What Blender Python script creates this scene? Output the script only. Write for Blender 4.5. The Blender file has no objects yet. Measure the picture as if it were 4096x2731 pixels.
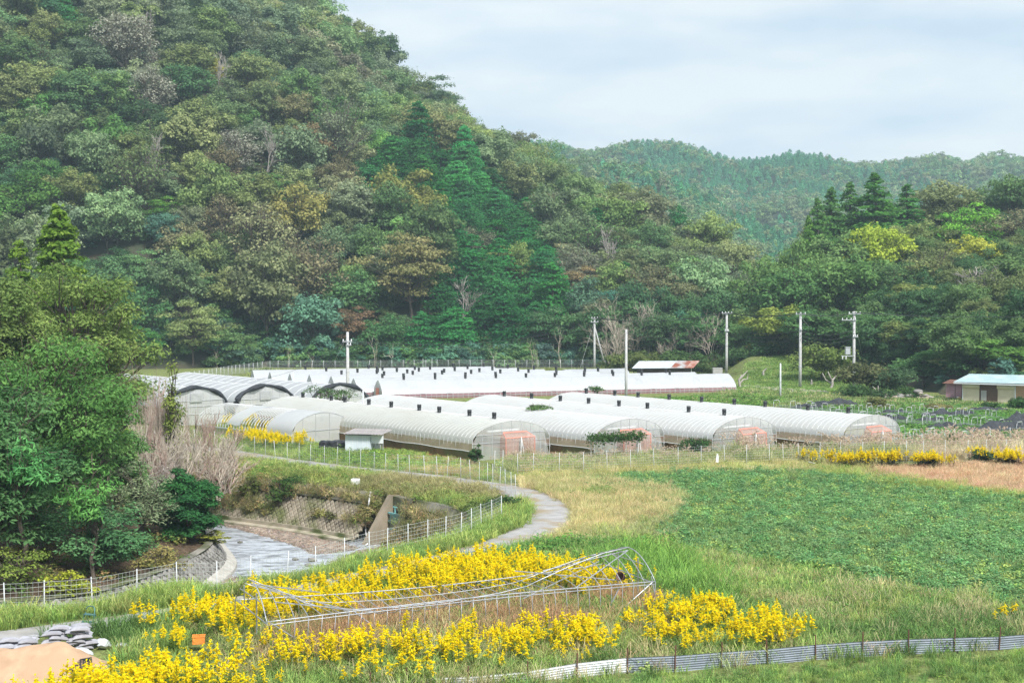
import bpy, bmesh, math, random
import numpy as np
from mathutils import Vector, Matrix

# ------------------------------------------------------------------ camera, sky, sun, exposure
SC = bpy.context.scene
COL = SC.collection
FPX, CX, CY, HOR, CAMH = 5690.0, 2048.0, 1365.5, 1190.0, 12.0   # photo is 4096 x 2731
PITCH = math.atan((CY - HOR) / FPX)
cam = bpy.data.cameras.new('camera'); cam_o = bpy.data.objects.new('camera', cam); COL.objects.link(cam_o)
cam.sensor_width = 36.0; cam.lens = 36.0 * FPX / 4096.0; cam.clip_end = 9000; cam.clip_start = 0.5
cam_o.location = (0, 0, CAMH); cam_o.rotation_euler = (math.pi / 2 - PITCH, 0, 0)
SC.camera = cam_o

SUN_EL, SUN_AZ = math.radians(50), math.radians(148)      # azimuth clockwise from +Y: light comes from the camera's right, a little behind
W = bpy.data.worlds.new('World'); SC.world = W; W.use_nodes = True
nt = W.node_tree; nt.nodes.clear()
o_ = nt.nodes.new('ShaderNodeOutputWorld'); mx = nt.nodes.new('ShaderNodeMixShader')
bg1 = nt.nodes.new('ShaderNodeBackground'); bg2 = nt.nodes.new('ShaderNodeBackground')
sky = nt.nodes.new('ShaderNodeTexSky'); sky.sky_type = 'NISHITA'; sky.sun_disc = False
sky.sun_elevation = SUN_EL; sky.sun_rotation = SUN_AZ; sky.dust_density = 2.0
nt.links.new(sky.outputs[0], bg1.inputs[0]); bg1.inputs[1].default_value = 0.055
tc = nt.nodes.new('ShaderNodeTexCoord'); mp = nt.nodes.new('ShaderNodeMapping'); mp.inputs['Scale'].default_value = (1.0, 1.0, 4.5)
n1 = nt.nodes.new('ShaderNodeTexNoise'); n1.inputs['Scale'].default_value = 5.2; n1.inputs['Detail'].default_value = 7; n1.inputs['Roughness'].default_value = 0.52
n2 = nt.nodes.new('ShaderNodeTexNoise'); n2.inputs['Scale'].default_value = 1.7; n2.inputs['Detail'].default_value = 6
nt.links.new(tc.outputs['Generated'], mp.inputs[0]); nt.links.new(mp.outputs[0], n1.inputs[0]); nt.links.new(mp.outputs[0], n2.inputs[0])
cr = nt.nodes.new('ShaderNodeValToRGB'); cr.color_ramp.elements[0].position = 0.38; cr.color_ramp.elements[1].position = 0.60
cr.color_ramp.elements[0].color = (0.262, 0.312, 0.368, 1); cr.color_ramp.elements[1].color = (0.365, 0.385, 0.398, 1)
nt.links.new(n1.outputs[0], cr.inputs[0]); nt.links.new(cr.outputs[0], bg2.inputs[0]); bg2.inputs[1].default_value = 1.0
mr = nt.nodes.new('ShaderNodeMapRange'); mr.inputs[1].default_value = 0.3; mr.inputs[2].default_value = 0.62; mr.inputs[3].default_value = 0.72; mr.inputs[4].default_value = 0.99
nt.links.new(n2.outputs[0], mr.inputs[0]); nt.links.new(mr.outputs[0], mx.inputs[0])
nt.links.new(bg1.outputs[0], mx.inputs[1]); nt.links.new(bg2.outputs[0], mx.inputs[2]); nt.links.new(mx.outputs[0], o_.inputs[0])

sun = bpy.data.lights.new('sun', 'SUN'); sun.energy = 2.5; sun.angle = math.radians(10); sun.color = (1.0, 0.975, 0.94)
sun_o = bpy.data.objects.new('sun', sun); COL.objects.link(sun_o)
sd = Vector((math.sin(SUN_AZ) * math.cos(SUN_EL), math.cos(SUN_AZ) * math.cos(SUN_EL), math.sin(SUN_EL)))
sun_o.rotation_euler = (-sd).to_track_quat('-Z', 'Y').to_euler()
vs = SC.view_settings; vs.view_transform = 'Standard'; vs.look = 'None'; vs.gamma = 1.0; vs.use_curve_mapping = False
vs.exposure = 1.40
cy = SC.cycles; cy.max_bounces = 6; cy.diffuse_bounces = 3; cy.glossy_bounces = 3; cy.transmission_bounces = 4
cy.transparent_max_bounces = 14; cy.volume_bounces = 0; cy.use_denoising = True; cy.denoising_input_passes = 'RGB_ALBEDO_NORMAL'; cy.denoising_prefilter = 'ACCURATE'; cy.use_adaptive_sampling = True; cy.adaptive_threshold = 0.015
cy.caustics_reflective = False; cy.caustics_refractive = False

# ------------------------------------------------------------------ helpers
CT, ST = math.cos(PITCH), math.sin(PITCH)
def ray(px, py):
    u, v = (px - CX) / FPX, (CY - py) / FPX
    return Vector((u, CT + v * ST, -ST + v * CT))
def at(px, py, z=0.0):                     # point of the place at height z that is seen at photo pixel px, py
    d = ray(px, py); t = (z - CAMH) / d.z
    return Vector((d.x * t, d.y * t, z))
def atY(px, py, Y):                        # ... at depth Y
    d = ray(px, py); t = Y / d.y
    return Vector((d.x * t, Y, CAMH + d.z * t))
def proj(x, y, z):
    zc = z - CAMH
    den = y * CT - zc * ST
    return CX + FPX * x / den, CY - FPX * (y * ST + zc * CT) / den
R = math.radians
PI = math.pi

def new_mesh(name, v, f, mats=(), tone=None, mi=None, smooth=False):
    """v (n,3), f: array (m,k) or list of tuples"""
    me = bpy.data.meshes.new(name)
    v = np.asarray(v, dtype=np.float32).reshape(-1, 3)
    if isinstance(f, np.ndarray):
        k = f.shape[1]; m = f.shape[0]
        me.vertices.add(len(v)); me.vertices.foreach_set('co', v.ravel())
        me.loops.add(m * k); me.loops.foreach_set('vertex_index', f.astype(np.int32).ravel())
        me.polygons.add(m); me.polygons.foreach_set('loop_start', np.arange(0, m * k, k, dtype=np.int32))
        me.polygons.foreach_set('loop_total', np.full(m, k, dtype=np.int32))
        me.update(calc_edges=True)
    else:
        me.from_pydata(v.tolist(), [], f); me.update()
    if not isinstance(mats, (list, tuple)): mats = (mats,)
    for m_ in mats: me.materials.append(m_)
    if mi is not None: me.polygons.foreach_set('material_index', np.asarray(mi, dtype=np.int32))
    if smooth: me.polygons.foreach_set('use_smooth', np.ones(len(me.polygons), dtype=bool))
    if tone is not None:
        a = me.attributes.new('tone', 'FLOAT', 'POINT'); a.data.foreach_set('value', np.asarray(tone, dtype=np.float32))
    return me
def link(name, data, parent=None, loc=None, rz=None):
    o = bpy.data.objects.new(name, data); COL.objects.link(o)
    if parent is not None: o.parent = parent
    if loc is not None: o.location = loc
    if rz is not None: o.rotation_euler = (0, 0, rz)
    return o
def tag(o, label=None, cat=None, group=None, kind=None):
    if label: o['label'] = label
    if cat: o['category'] = cat
    if group: o['group'] = group
    if kind: o['kind'] = kind
    return o
def thing(name, loc, label, cat, group=None, rz=0.0):
    o = link(name, None, None, loc, rz); o.empty_display_size = 0.3
    return tag(o, label, cat, group)

class MB:
    """collects simple solids into one mesh"""
    def __init__(s): s.v = []; s.f = []; s.mi = []
    def add(s, v, f, m=0):
        b = len(s.v); s.v += [tuple(p) for p in v]; s.f += [tuple(b + i for i in q) for q in f]; s.mi += [m] * len(f); return s
    def box(s, x0, x1, y0, y1, z0, z1, m=0):
        v = [(x, y, z) for z in (z0, z1) for y in (y0, y1) for x in (x0, x1)]
        return s.add(v, [(0, 2, 3, 1), (4, 5, 7, 6), (0, 1, 5, 4), (2, 6, 7, 3), (0, 4, 6, 2), (1, 3, 7, 5)], m)
    def quad(s, a, b, c, d, m=0): return s.add([a, b, c, d], [(0, 1, 2, 3)], m)
    def tube(s, pts, r, n=6, m=0, cap=True):
        pts = [Vector(p) for p in pts]; k = len(pts)
        rs = r if isinstance(r, (list, tuple)) else [r] * k
        v = []; f = []
        for i, p in enumerate(pts):
            t = (pts[min(i + 1, k - 1)] - pts[max(i - 1, 0)])
            if t.length < 1e-9: t = Vector((0, 0, 1))
            t.normalize()
            a = Vector((0, 0, 1)) if abs(t.z) < 0.9 else Vector((1, 0, 0))
            e1 = t.cross(a).normalized(); e2 = t.cross(e1)
            for j in range(n):
                q = 2 * PI * j / n + PI / n
                v.append(p + rs[i] * (math.cos(q) * e1 + math.sin(q) * e2))
        for i in range(k - 1):
            for j in range(n):
                f.append((i * n + j, i * n + (j + 1) % n, (i + 1) * n + (j + 1) % n, (i + 1) * n + j))
        if cap and n > 2: f += [tuple(range(n - 1, -1, -1)), tuple((k - 1) * n + j for j in range(n))]
        return s.add(v, f, m)
    def lathe(s, prof, n=12, m=0, c=(0, 0, 0)):
        v = []; f = []; k = len(prof)
        for r_, z in prof:
            for j in range(n):
                q = 2 * PI * j / n; v.append((c[0] + r_ * math.cos(q), c[1] + r_ * math.sin(q), c[2] + z))
        for i in range(k - 1):
            for j in range(n): f.append((i * n + j, i * n + (j + 1) % n, (i + 1) * n + (j + 1) % n, (i + 1) * n + j))
        return s.add(v, f, m)
    def sheet(s, rows, m=0):
        """rows: list of equal-length point lists"""
        k = len(rows[0]); v = [p for r_ in rows for p in r_]
        return s.add(v, [(i * k + j, i * k + j + 1, (i + 1) * k + j + 1, (i + 1) * k + j) for i in range(len(rows) - 1) for j in range(k - 1)], m)
    def mesh(s, name, mats, smooth=False):
        return new_mesh(name, s.v, s.f, mats, mi=s.mi if s.f else None, smooth=smooth)
    def build(s, name, mats, parent=None, loc=None, rz=None, smooth=False):
        return link(name, s.mesh(name, mats, smooth), parent, loc, rz)

# value noise for scattering and terrain
_rt = np.random.RandomState(11).rand(256, 256)
def vnoise(x, y, s=1.0, seed=0):
    x = np.asarray(x, float) / s + 37.3 * seed; y = np.asarray(y, float) / s + 91.7 * seed
    xi = np.floor(x).astype(int); yi = np.floor(y).astype(int); fx = x - xi; fy = y - yi
    fx = fx * fx * (3 - 2 * fx); fy = fy * fy * (3 - 2 * fy)
    g = lambda a, b: _rt[a % 256, b % 256]
    return (g(xi, yi) * (1 - fx) + g(xi + 1, yi) * fx) * (1 - fy) + (g(xi, yi + 1) * (1 - fx) + g(xi + 1, yi + 1) * fx) * fy
def fnoise(x, y, s=1.0, seed=0): return 0.55 * vnoise(x, y, s, seed) + 0.3 * vnoise(x, y, s / 2.1, seed + 3) + 0.15 * vnoise(x, y, s / 4.7, seed + 7)
def inpoly(x, y, poly):
    x = np.asarray(x, float); y = np.asarray(y, float); r = np.zeros(x.shape, bool); n = len(poly)
    for i in range(n):
        x0, y0 = poly[i][0], poly[i][1]; x1, y1 = poly[(i + 1) % n][0], poly[(i + 1) % n][1]
        if y0 == y1: continue
        c = ((y0 > y) != (y1 > y)) & (x < (x1 - x0) * (y - y0) / (y1 - y0) + x0); r ^= c
    return r
def polydist(x, y, line):
    x = np.asarray(x, float); y = np.asarray(y, float); d = np.full(x.shape, 1e9)
    for i in range(len(line) - 1):
        ax, ay = line[i][0], line[i][1]; bx, by = line[i + 1][0] - ax, line[i + 1][1] - ay
        t = np.clip(((x - ax) * bx + (y - ay) * by) / (bx * bx + by * by + 1e-9), 0, 1)
        d = np.minimum(d, np.hypot(x - ax - t * bx, y - ay - t * by))
    return d
def resample(pts, step):
    pts = [Vector(p) for p in pts]; out = [pts[0].copy()]; acc = 0.0
    for a, b in zip(pts[:-1], pts[1:]):
        L = (b - a).length; t = step - acc
        while t <= L: out.append(a.lerp(b, t / L)); t += step
        acc = (acc + L) % step
    return out
def smoothline(pts, n=4):
    pts = [Vector(p) for p in pts]
    for _ in range(n):
        q = [pts[0]]
        for a, b in zip(pts[:-1], pts[1:]): q += [a.lerp(b, 0.25), a.lerp(b, 0.75)]
        q.append(pts[-1]); pts = q
        if len(pts) > 120: break
    return pts

# ------------------------------------------------------------------ materials
def _mat(name):
    m = bpy.data.materials.new(name); m.use_nodes = True; nt = m.node_tree; nt.nodes.clear()
    out = nt.nodes.new('ShaderNodeOutputMaterial'); return m, nt, out
def N(nt, t, **kw):
    n = nt.nodes.new(t)
    for k, v in kw.items(): setattr(n, k, v)
    return n
def pmat(name, c1, c2=None, scale=3.0, rough=0.7, metal=0.0, bump=0.0, detail=6, stretch=(1, 1, 1), spec=0.3, lo=0.35, hi=0.65, c3=None, scale3=0.7, trans=0.0, bscale=None, rnd=0.0):
    m, nt, out = _mat(name); p = N(nt, 'ShaderNodeBsdfPrincipled')
    p.inputs['Roughness'].default_value = rough; p.inputs['Metallic'].default_value = metal; p.inputs['Specular IOR Level'].default_value = spec
    tcn = N(nt, 'ShaderNodeTexCoord'); mpn = N(nt, 'ShaderNodeMapping'); mpn.inputs['Scale'].default_value = stretch
    nt.links.new(tcn.outputs['Object'], mpn.inputs[0])
    if c2 is None: c2 = tuple(min(1, c * 0.8) for c in c1)
    nz = N(nt, 'ShaderNodeTexNoise'); nz.inputs['Scale'].default_value = scale; nz.inputs['Detail'].default_value = detail
    nt.links.new(mpn.outputs[0], nz.inputs[0])
    rp = N(nt, 'ShaderNodeValToRGB'); e = rp.color_ramp.elements; e[0].position = lo; e[1].position = hi
    e[0].color = (*c1, 1); e[1].color = (*c2, 1); nt.links.new(nz.outputs[0], rp.inputs[0]); colout = rp.outputs[0]
    if c3 is not None:
        nz3 = N(nt, 'ShaderNodeTexNoise'); nz3.inputs['Scale'].default_value = scale3; nz3.inputs['Detail'].default_value = 4
        nt.links.new(tcn.outputs['Object'], nz3.inputs[0])
        r3 = N(nt, 'ShaderNodeMapRange'); r3.inputs[1].default_value = 0.48; r3.inputs[2].default_value = 0.62; nt.links.new(nz3.outputs[0], r3.inputs[0])
        mxn = N(nt, 'ShaderNodeMix', data_type='RGBA'); nt.links.new(r3.outputs[0], mxn.inputs[0]); nt.links.new(colout, mxn.inputs[6]); mxn.inputs[7].default_value = (*c3, 1); colout = mxn.outputs[2]
    if rnd:
        oi = N(nt, 'ShaderNodeObjectInfo'); rr_ = N(nt, 'ShaderNodeMapRange'); rr_.inputs[3].default_value = 1 - rnd; rr_.inputs[4].default_value = 1 + rnd; nt.links.new(oi.outputs['Random'], rr_.inputs[0])
        hv = N(nt, 'ShaderNodeHueSaturation'); nt.links.new(rr_.outputs[0], hv.inputs['Value']); nt.links.new(colout, hv.inputs['Color']); colout = hv.outputs[0]
    nt.links.new(colout, p.inputs['Base Color'])
    if bump:
        bn = N(nt, 'ShaderNodeBump'); bn.inputs['Strength'].default_value = bump; bn.inputs['Distance'].default_value = 0.05
        if bscale:
            nb = N(nt, 'ShaderNodeTexNoise'); nb.inputs['Scale'].default_value = bscale; nb.inputs['Detail'].default_value = 5; nt.links.new(mpn.outputs[0], nb.inputs[0]); nt.links.new(nb.outputs[0], bn.inputs['Height'])
        else: nt.links.new(nz.outputs[0], bn.inputs['Height'])
        nt.links.new(bn.outputs[0], p.inputs['Normal'])
    sh = p.outputs[0]
    if trans:
        tr = N(nt, 'ShaderNodeBsdfTranslucent'); nt.links.new(colout, tr.inputs[0]); ms = N(nt, 'ShaderNodeMixShader'); ms.inputs[0].default_value = trans
        nt.links.new(sh, ms.inputs[1]); nt.links.new(tr.outputs[0], ms.inputs[2]); sh = ms.outputs[0]
    nt.links.new(sh, out.inputs[0]); return m
def leafmat(name, src='OBJECT', col=(0.08, 0.12, 0.04), trans=0.36, gloss=0.0, lo=0.68, hi=1.36, sat=1.10):
    """src OBJECT: the object's own colour; INST: the tint each scattered plant carries; FIX: one colour"""
    m, nt, out = _mat(name)
    if src == 'OBJECT': c = N(nt, 'ShaderNodeObjectInfo').outputs['Color']
    elif src == 'INST':
        a = N(nt, 'ShaderNodeAttribute'); a.attribute_type = 'INSTANCER'; a.attribute_name = 'tint'; c = a.outputs['Color']
    else:
        rg = N(nt, 'ShaderNodeRGB'); rg.outputs[0].default_value = (*col, 1); c = rg.outputs[0]
    t = N(nt, 'ShaderNodeAttribute'); t.attribute_name = 'tone'
    rr = N(nt, 'ShaderNodeMapRange'); rr.inputs[3].default_value = lo; rr.inputs[4].default_value = hi; nt.links.new(t.outputs['Fac'], rr.inputs[0])
    hs = N(nt, 'ShaderNodeHueSaturation'); hs.inputs['Saturation'].default_value = sat
    hr = N(nt, 'ShaderNodeMapRange'); hr.inputs[3].default_value = 0.515; hr.inputs[4].default_value = 0.485; nt.links.new(t.outputs['Fac'], hr.inputs[0])
    nt.links.new(hr.outputs[0], hs.inputs['Hue']); nt.links.new(rr.outputs[0], hs.inputs['Value']); nt.links.new(c, hs.inputs['Color'])
    d = N(nt, 'ShaderNodeBsdfDiffuse'); tr = N(nt, 'ShaderNodeBsdfTranslucent'); ms = N(nt, 'ShaderNodeMixShader'); ms.inputs[0].default_value = trans
    nt.links.new(hs.outputs[0], d.inputs[0]); nt.links.new(hs.outputs[0], tr.inputs[0]); nt.links.new(d.outputs[0], ms.inputs[1]); nt.links.new(tr.outputs[0], ms.inputs[2])
    sh = ms.outputs[0]
    if gloss:
        g = N(nt, 'ShaderNodeBsdfGlossy'); g.inputs['Roughness'].default_value = 0.42; g.inputs[0].default_value = (0.9, 0.95, 1, 1)
        m2 = N(nt, 'ShaderNodeMixShader'); m2.inputs[0].default_value = gloss; nt.links.new(sh, m2.inputs[1]); nt.links.new(g.outputs[0], m2.inputs[2]); sh = m2.outputs[0]
    nt.links.new(sh, out.inputs[0]); return m
def filmmat(name, col, clear=0.0, trans=0.4, rough=0.3, gloss=0.06, dirt=None, dscale=1.5, streak=(1, 1, 1), dlo=0.45, dhi=0.7):
    """greenhouse film: partly clear, partly translucent, a faint sheen and dirt"""
    m, nt, out = _mat(name)
    tcn = N(nt, 'ShaderNodeTexCoord'); mpn = N(nt, 'ShaderNodeMapping'); mpn.inputs['Scale'].default_value = streak; nt.links.new(tcn.outputs['Object'], mpn.inputs[0])
    nz = N(nt, 'ShaderNodeTexNoise'); nz.inputs['Scale'].default_value = dscale; nz.inputs['Detail'].default_value = 7; nt.links.new(mpn.outputs[0], nz.inputs[0])
    rp = N(nt, 'ShaderNodeValToRGB'); e = rp.color_ramp.elements; e[0].position = dlo; e[1].position = dhi; e[0].color = (*col, 1); e[1].color = (*(dirt or col), 1); nt.links.new(nz.outputs[0], rp.inputs[0])
    d = N(nt, 'ShaderNodeBsdfDiffuse'); t = N(nt, 'ShaderNodeBsdfTranslucent'); a = N(nt, 'ShaderNodeMixShader'); a.inputs[0].default_value = trans
    nt.links.new(rp.outputs[0], d.inputs[0]); nt.links.new(rp.outputs[0], t.inputs[0]); nt.links.new(d.outputs[0], a.inputs[1]); nt.links.new(t.outputs[0], a.inputs[2]); sh = a.outputs[0]
    if clear:
        tp = N(nt, 'ShaderNodeBsdfTransparent'); b = N(nt, 'ShaderNodeMixShader')
        mr_ = N(nt, 'ShaderNodeMapRange'); mr_.inputs[1].default_value = 0.3; mr_.inputs[2].default_value = 0.7; mr_.inputs[3].default_value = clear + 0.1; mr_.inputs[4].default_value = max(0, clear - 0.12)
        nt.links.new(nz.outputs[0], mr_.inputs[0]); nt.links.new(mr_.outputs[0], b.inputs[0])
        nt.links.new(sh, b.inputs[1]); nt.links.new(tp.outputs[0], b.inputs[2]); sh = b.outputs[0]
    g = N(nt, 'ShaderNodeBsdfGlossy'); g.inputs['Roughness'].default_value = rough
    bn = N(nt, 'ShaderNodeBump'); bn.inputs['Strength'].default_value = 0.25; bn.inputs['Distance'].default_value = 0.05; nt.links.new(nz.outputs[0], bn.inputs['Height']); nt.links.new(bn.outputs[0], g.inputs['Normal'])
    c = N(nt, 'ShaderNodeMixShader'); c.inputs[0].default_value = gloss; nt.links.new(sh, c.inputs[1]); nt.links.new(g.outputs[0], c.inputs[2])
    nt.links.new(c.outputs[0], out.inputs[0]); return m

M = {}
M['galv'] = pmat('galvanised_pipe', (0.56, 0.58, 0.60), (0.45, 0.47, 0.49), 8, 0.45, 0.35)
M['whitepost'] = pmat('white_post', (0.55, 0.57, 0.58), (0.44, 0.46, 0.47), 6, 0.5)
M['wire'] = pmat('fence_wire', (0.55, 0.58, 0.57), None, 6, 0.5, 0.2)
M['concrete'] = pmat('pole_concrete', (0.50, 0.50, 0.49), (0.40, 0.40, 0.395), 3, 0.85, bump=0.1)
M['blackplastic'] = pmat('black_plastic', (0.02, 0.022, 0.025), (0.03, 0.033, 0.035), 4, 0.45)
M['rust'] = pmat('rust', (0.16, 0.07, 0.045), (0.09, 0.05, 0.04), 9, 0.85)
M['bark'] = pmat('bark', (0.13, 0.105, 0.08), (0.07, 0.058, 0.047), 5, 0.9, bump=0.2)
M['palebark'] = pmat('pale_bark', (0.54, 0.48, 0.39), (0.42, 0.36, 0.29), 4, 0.9)
M['deadwood'] = pmat('dead_wood', (0.42, 0.38, 0.34), (0.30, 0.27, 0.25), 4, 0.9)
M['twig'] = pmat('twig', (0.44, 0.33, 0.27), (0.33, 0.23, 0.19), 4, 0.9)
M['leaf'] = leafmat('leaf', 'OBJECT')
M['leafi'] = leafmat('leaf_scattered', 'INST')
M['grassi'] = leafmat('grass_blade', 'INST', trans=0.35, lo=0.6, hi=1.4, sat=0.96)
M['yellow'] = leafmat('goldenrod_plume', 'FIX', (0.93, 0.79, 0.060), trans=0.48, lo=0.85, hi=1.15, sat=1.05)
M['plume'] = leafmat('pampas_plume', 'FIX', (0.60, 0.50, 0.40), trans=0.3, lo=0.8, hi=1.25)
# ------------------------------------------------------------------ the lie of the land
# river: far wall top, near bank, and the bank of the little wood inside the bend
RV_FAR = [at(560, 1850, -0.3), at(700, 1868, -0.3), at(837, 1890, -0.3), at(940, 1909, -0.3), at(1230, 1941, -0.3), at(1357, 1957, -0.3), at(1590, 1990, -0.3), at(1778, 2025, -0.3), at(1890, 2062, -0.3)]
RV_NEAR = [at(1905, 2098, 0), at(1782, 2156, 0), at(1632, 2188, 0), at(1478, 2224, 0), at(1378, 2246, 0), at(1263, 2288, 0), at(1146, 2312, 0), at(1001, 2330, 0), at(868, 2362, 0), at(710, 2358, 0), at(548, 2388, 0), at(371, 2430, 0), at(177, 2445, 0), at(-250, 2470, 0)]
RV_WOOD = [at(-250, 2415, -1.3), at(0, 2410, -1.3), at(200, 2398, -1.3), at(400, 2368, -1.3), at(560, 2316, -1.35), at(700, 2264, -1.4), at(780, 2222, -1.5), at(838, 2186, -1.55), at(852, 2150, -1.5), at(835, 2105, -1.2), at(790, 2040, -1), at(680, 1985, -0.8), at(480, 1940, -0.6)]
RIVER = RV_FAR[::-1][::-1] + RV_NEAR + RV_WOOD
RZ = -3.0                                           # water level
BARS = [[at(*p, RZ) for p in q] for q in (
    [(820, 2040), (880, 2050), (1050, 2088), (1200, 2126), (1350, 2168), (1430, 2190), (1390, 2200), (1300, 2212), (1260, 2214), (1180, 2180), (1060, 2145), (960, 2115), (870, 2095), (800, 2080)],
    [(1345, 2238), (1425, 2205), (1500, 2190), (1600, 2175), (1700, 2230), (1560, 2290), (1360, 2300), (1320, 2262)],
    [(880, 2300), (960, 2308), (1050, 2330), (1130, 2345), (1170, 2400), (700, 2480), (600, 2450), (860, 2330)])]
WOOD = [(-75, 40), (-23, 40)] + [(p.x, p.y) for p in RV_WOOD[1:]] + [(-32, 103), (-75, 110)]
def smooth01(t): t = np.clip(t, 0, 1); return t * t * (3 - 2 * t)
RIVLINE = [(p.x, p.y) for p in RIVER] + [(RIVER[0].x, RIVER[0].y)]
def groundz(x, y):
    x = np.asarray(x, float); y = np.asarray(y, float)
    z = 0.10 * (fnoise(x, y, 9, 1) - 0.5) + 0.05 * (fnoise(x, y, 2.5, 2) - 0.5)
    near = (y < 150) & (np.abs(x) < 90)
    inr = np.zeros(x.shape, bool); inr[near] = inpoly(x[near], y[near], RIVER)
    dr = np.full(x.shape, 99.0); dr[near] = polydist(x[near], y[near], RIVLINE)
    z = z * smooth01(dr / 2.0) - 0.28 * (1 - smooth01(dr / 1.6))
    wd = np.zeros(x.shape, bool); wd[near] = inpoly(x[near], y[near], WOOD)
    wz = -1.45 + 1.5 * smooth01(dr / 22.0) + 0.35 * smooth01(dr / 3.0)
    z = np.where(wd & ~inr, wz + z * 0.8, z)
    if inr.any():
        b = np.full(x.shape, 9.0)
        xs_, ys_ = x[inr], y[inr]
        h = np.full(xs_.shape, -0.16)
        for q in BARS:
            i_ = inpoly(xs_, ys_, q); dd = polydist(xs_, ys_, [(p.x, p.y) for p in q] + [(q[0].x, q[0].y)])
            h = np.maximum(h, np.where(i_, 0.015 + 0.13 * smooth01(dd / 1.6), -0.16 + 0.16 * smooth01(1 - dd / 1.0)))
        h += 0.07 * (fnoise(xs_, ys_, 1.1, 5) - 0.5) + 0.06 * (fnoise(xs_, ys_, 3.3, 6) - 0.5)
        zz = z.copy(); zz[inr] = RZ + h; z = zz
    # the orchard bank on the right, in front of the wood
    px = CX + FPX * x / np.maximum(y, 1)
    t = smooth01((y - 188) / 34.0) * smooth01((px - 2860) / 160.0)
    z = z + 3.0 * t
    return z
xs = np.unique(np.concatenate([np.arange(-38, 40.1, 0.45), np.linspace(-3000, -38, 40) , np.linspace(40, 3000, 40), np.linspace(-140, -38, 30), np.linspace(40, 140, 30)]))
ys = np.unique(np.concatenate([np.arange(40, 104, 0.45), np.arange(104, 262, 2.5), np.linspace(-400, 40, 14), np.linspace(262, 4000, 40)]))
gx, gy = np.meshgrid(xs, ys); gz = groundz(gx.ravel(), gy.ravel()); gv = np.stack([gx.ravel(), gy.ravel(), gz], 1)
nx_, ny_ = len(xs), len(ys); ii = np.arange(nx_ * ny_).reshape(ny_, nx_)
gf = np.stack([ii[:-1, :-1].ravel(), ii[:-1, 1:].ravel(), ii[1:, 1:].ravel(), ii[1:, :-1].ravel()], 1)
# what covers the soil, from place to place (a colour of the ground itself)
def zone(*pp, z=0.0): return [tuple(at(px, py, z))[:2] for px, py in pp]
Z_BROWN = zone((3420, 1905), (3600, 1868), (4300, 1850), (4300, 2010), (4000, 1972), (3700, 1935))
Z_TAN = zone((2050, 1930), (2300, 1905), (2420, 1915), (2560, 1940), (2700, 1975), (2730, 2040), (2640, 2090), (2560, 2110), (2330, 2160), (2180, 2180), (2270, 2100), (2260, 2040), (2180, 1985))
Z_TANF = zone((2100, 1880), (3500, 1840), (3560, 1875), (3300, 1890), (2400, 1905), (2100, 1920))
Z_SOY = zone((2270, 1930), (2330, 1916), (2560, 1898), (3000, 1878), (3260, 1880), (3480, 1915), (3700, 1950), (4000, 1985), (4300, 2020), (4300, 2440), (4096, 2420), (3700, 2370), (3300, 2290), (2900, 2215), (2640, 2160), (2540, 2130), (2600, 2090), (2640, 2035), (2560, 1985), (2400, 1950))
Z_RUST = zone((1150, 2570), (1500, 2470), (2000, 2420), (2480, 2380), (2640, 2420), (2660, 2500), (2300, 2545), (1800, 2580), (1300, 2640), (1000, 2660))
cols = np.empty((len(gv), 4)); cols[:, 3] = 1
nb = fnoise(gv[:, 0], gv[:, 1], 3, 8)[:, None]
cols[:, :3] = np.array([0.15, 0.175, 0.06]) * (0.75 + 0.5 * nb)
def paint(poly, c, soft=0.8):
    i_ = inpoly(gv[:, 0], gv[:, 1], poly); cols[i_, :3] = np.array(c) * (0.75 + 0.5 * nb[i_])
paint(Z_BROWN, (0.42, 0.29, 0.18)); paint(Z_TAN, (0.44, 0.37, 0.19)); paint(Z_TANF, (0.40, 0.35, 0.17)); paint(Z_SOY, (0.10, 0.13, 0.055)); paint(Z_RUST, (0.26, 0.155, 0.085))
wdm = inpoly(gv[:, 0], gv[:, 1], WOOD); cols[wdm, :3] = np.array([0.085, 0.06, 0.04]) * (0.7 + 0.6 * nb[wdm])
rv_ = (gv[:, 2] < -2.5); dry = np.clip((gv[:, 2] - (RZ - 0.03)) / 0.12, 0, 1)[:, None]
cols[rv_, :3] = (np.array([0.11, 0.085, 0.06]) * (1 - dry) + np.array([0.30, 0.24, 0.195]) * dry)[rv_] * (0.8 + 0.4 * nb[rv_])
gme = new_mesh('ground', gv, gf, smooth=True)
ca = gme.color_attributes.new('cover', 'FLOAT_COLOR', 'POINT'); ca.data.foreach_set('color', cols.astype(np.float32).ravel())
m, nt, out = _mat('soil_and_turf'); p = N(nt, 'ShaderNodeBsdfPrincipled'); p.inputs['Roughness'].default_value = 0.95; p.inputs['Specular IOR Level'].default_value = 0.1
va = N(nt, 'ShaderNodeAttribute'); va.attribute_name = 'cover'
tcn = N(nt, 'ShaderNodeTexCoord'); vz = N(nt, 'ShaderNodeTexVoronoi'); vz.inputs['Scale'].default_value = 9.0; nt.links.new(tcn.outputs['Object'], vz.inputs[0])
nz = N(nt, 'ShaderNodeTexNoise'); nz.inputs['Scale'].default_value = 2.2; nz.inputs['Detail'].default_value = 9; nt.links.new(tcn.outputs['Object'], nz.inputs[0])
mr1 = N(nt, 'ShaderNodeMapRange'); mr1.inputs[1].default_value = 0.3; mr1.inputs[2].default_value = 0.7; mr1.inputs[3].default_value = 0.65; mr1.inputs[4].default_value = 1.35; nt.links.new(nz.outputs[0], mr1.inputs[0])
sx = N(nt, 'ShaderNodeSeparateColor'); nt.links.new(vz.outputs['Color'], sx.inputs[0])
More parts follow.
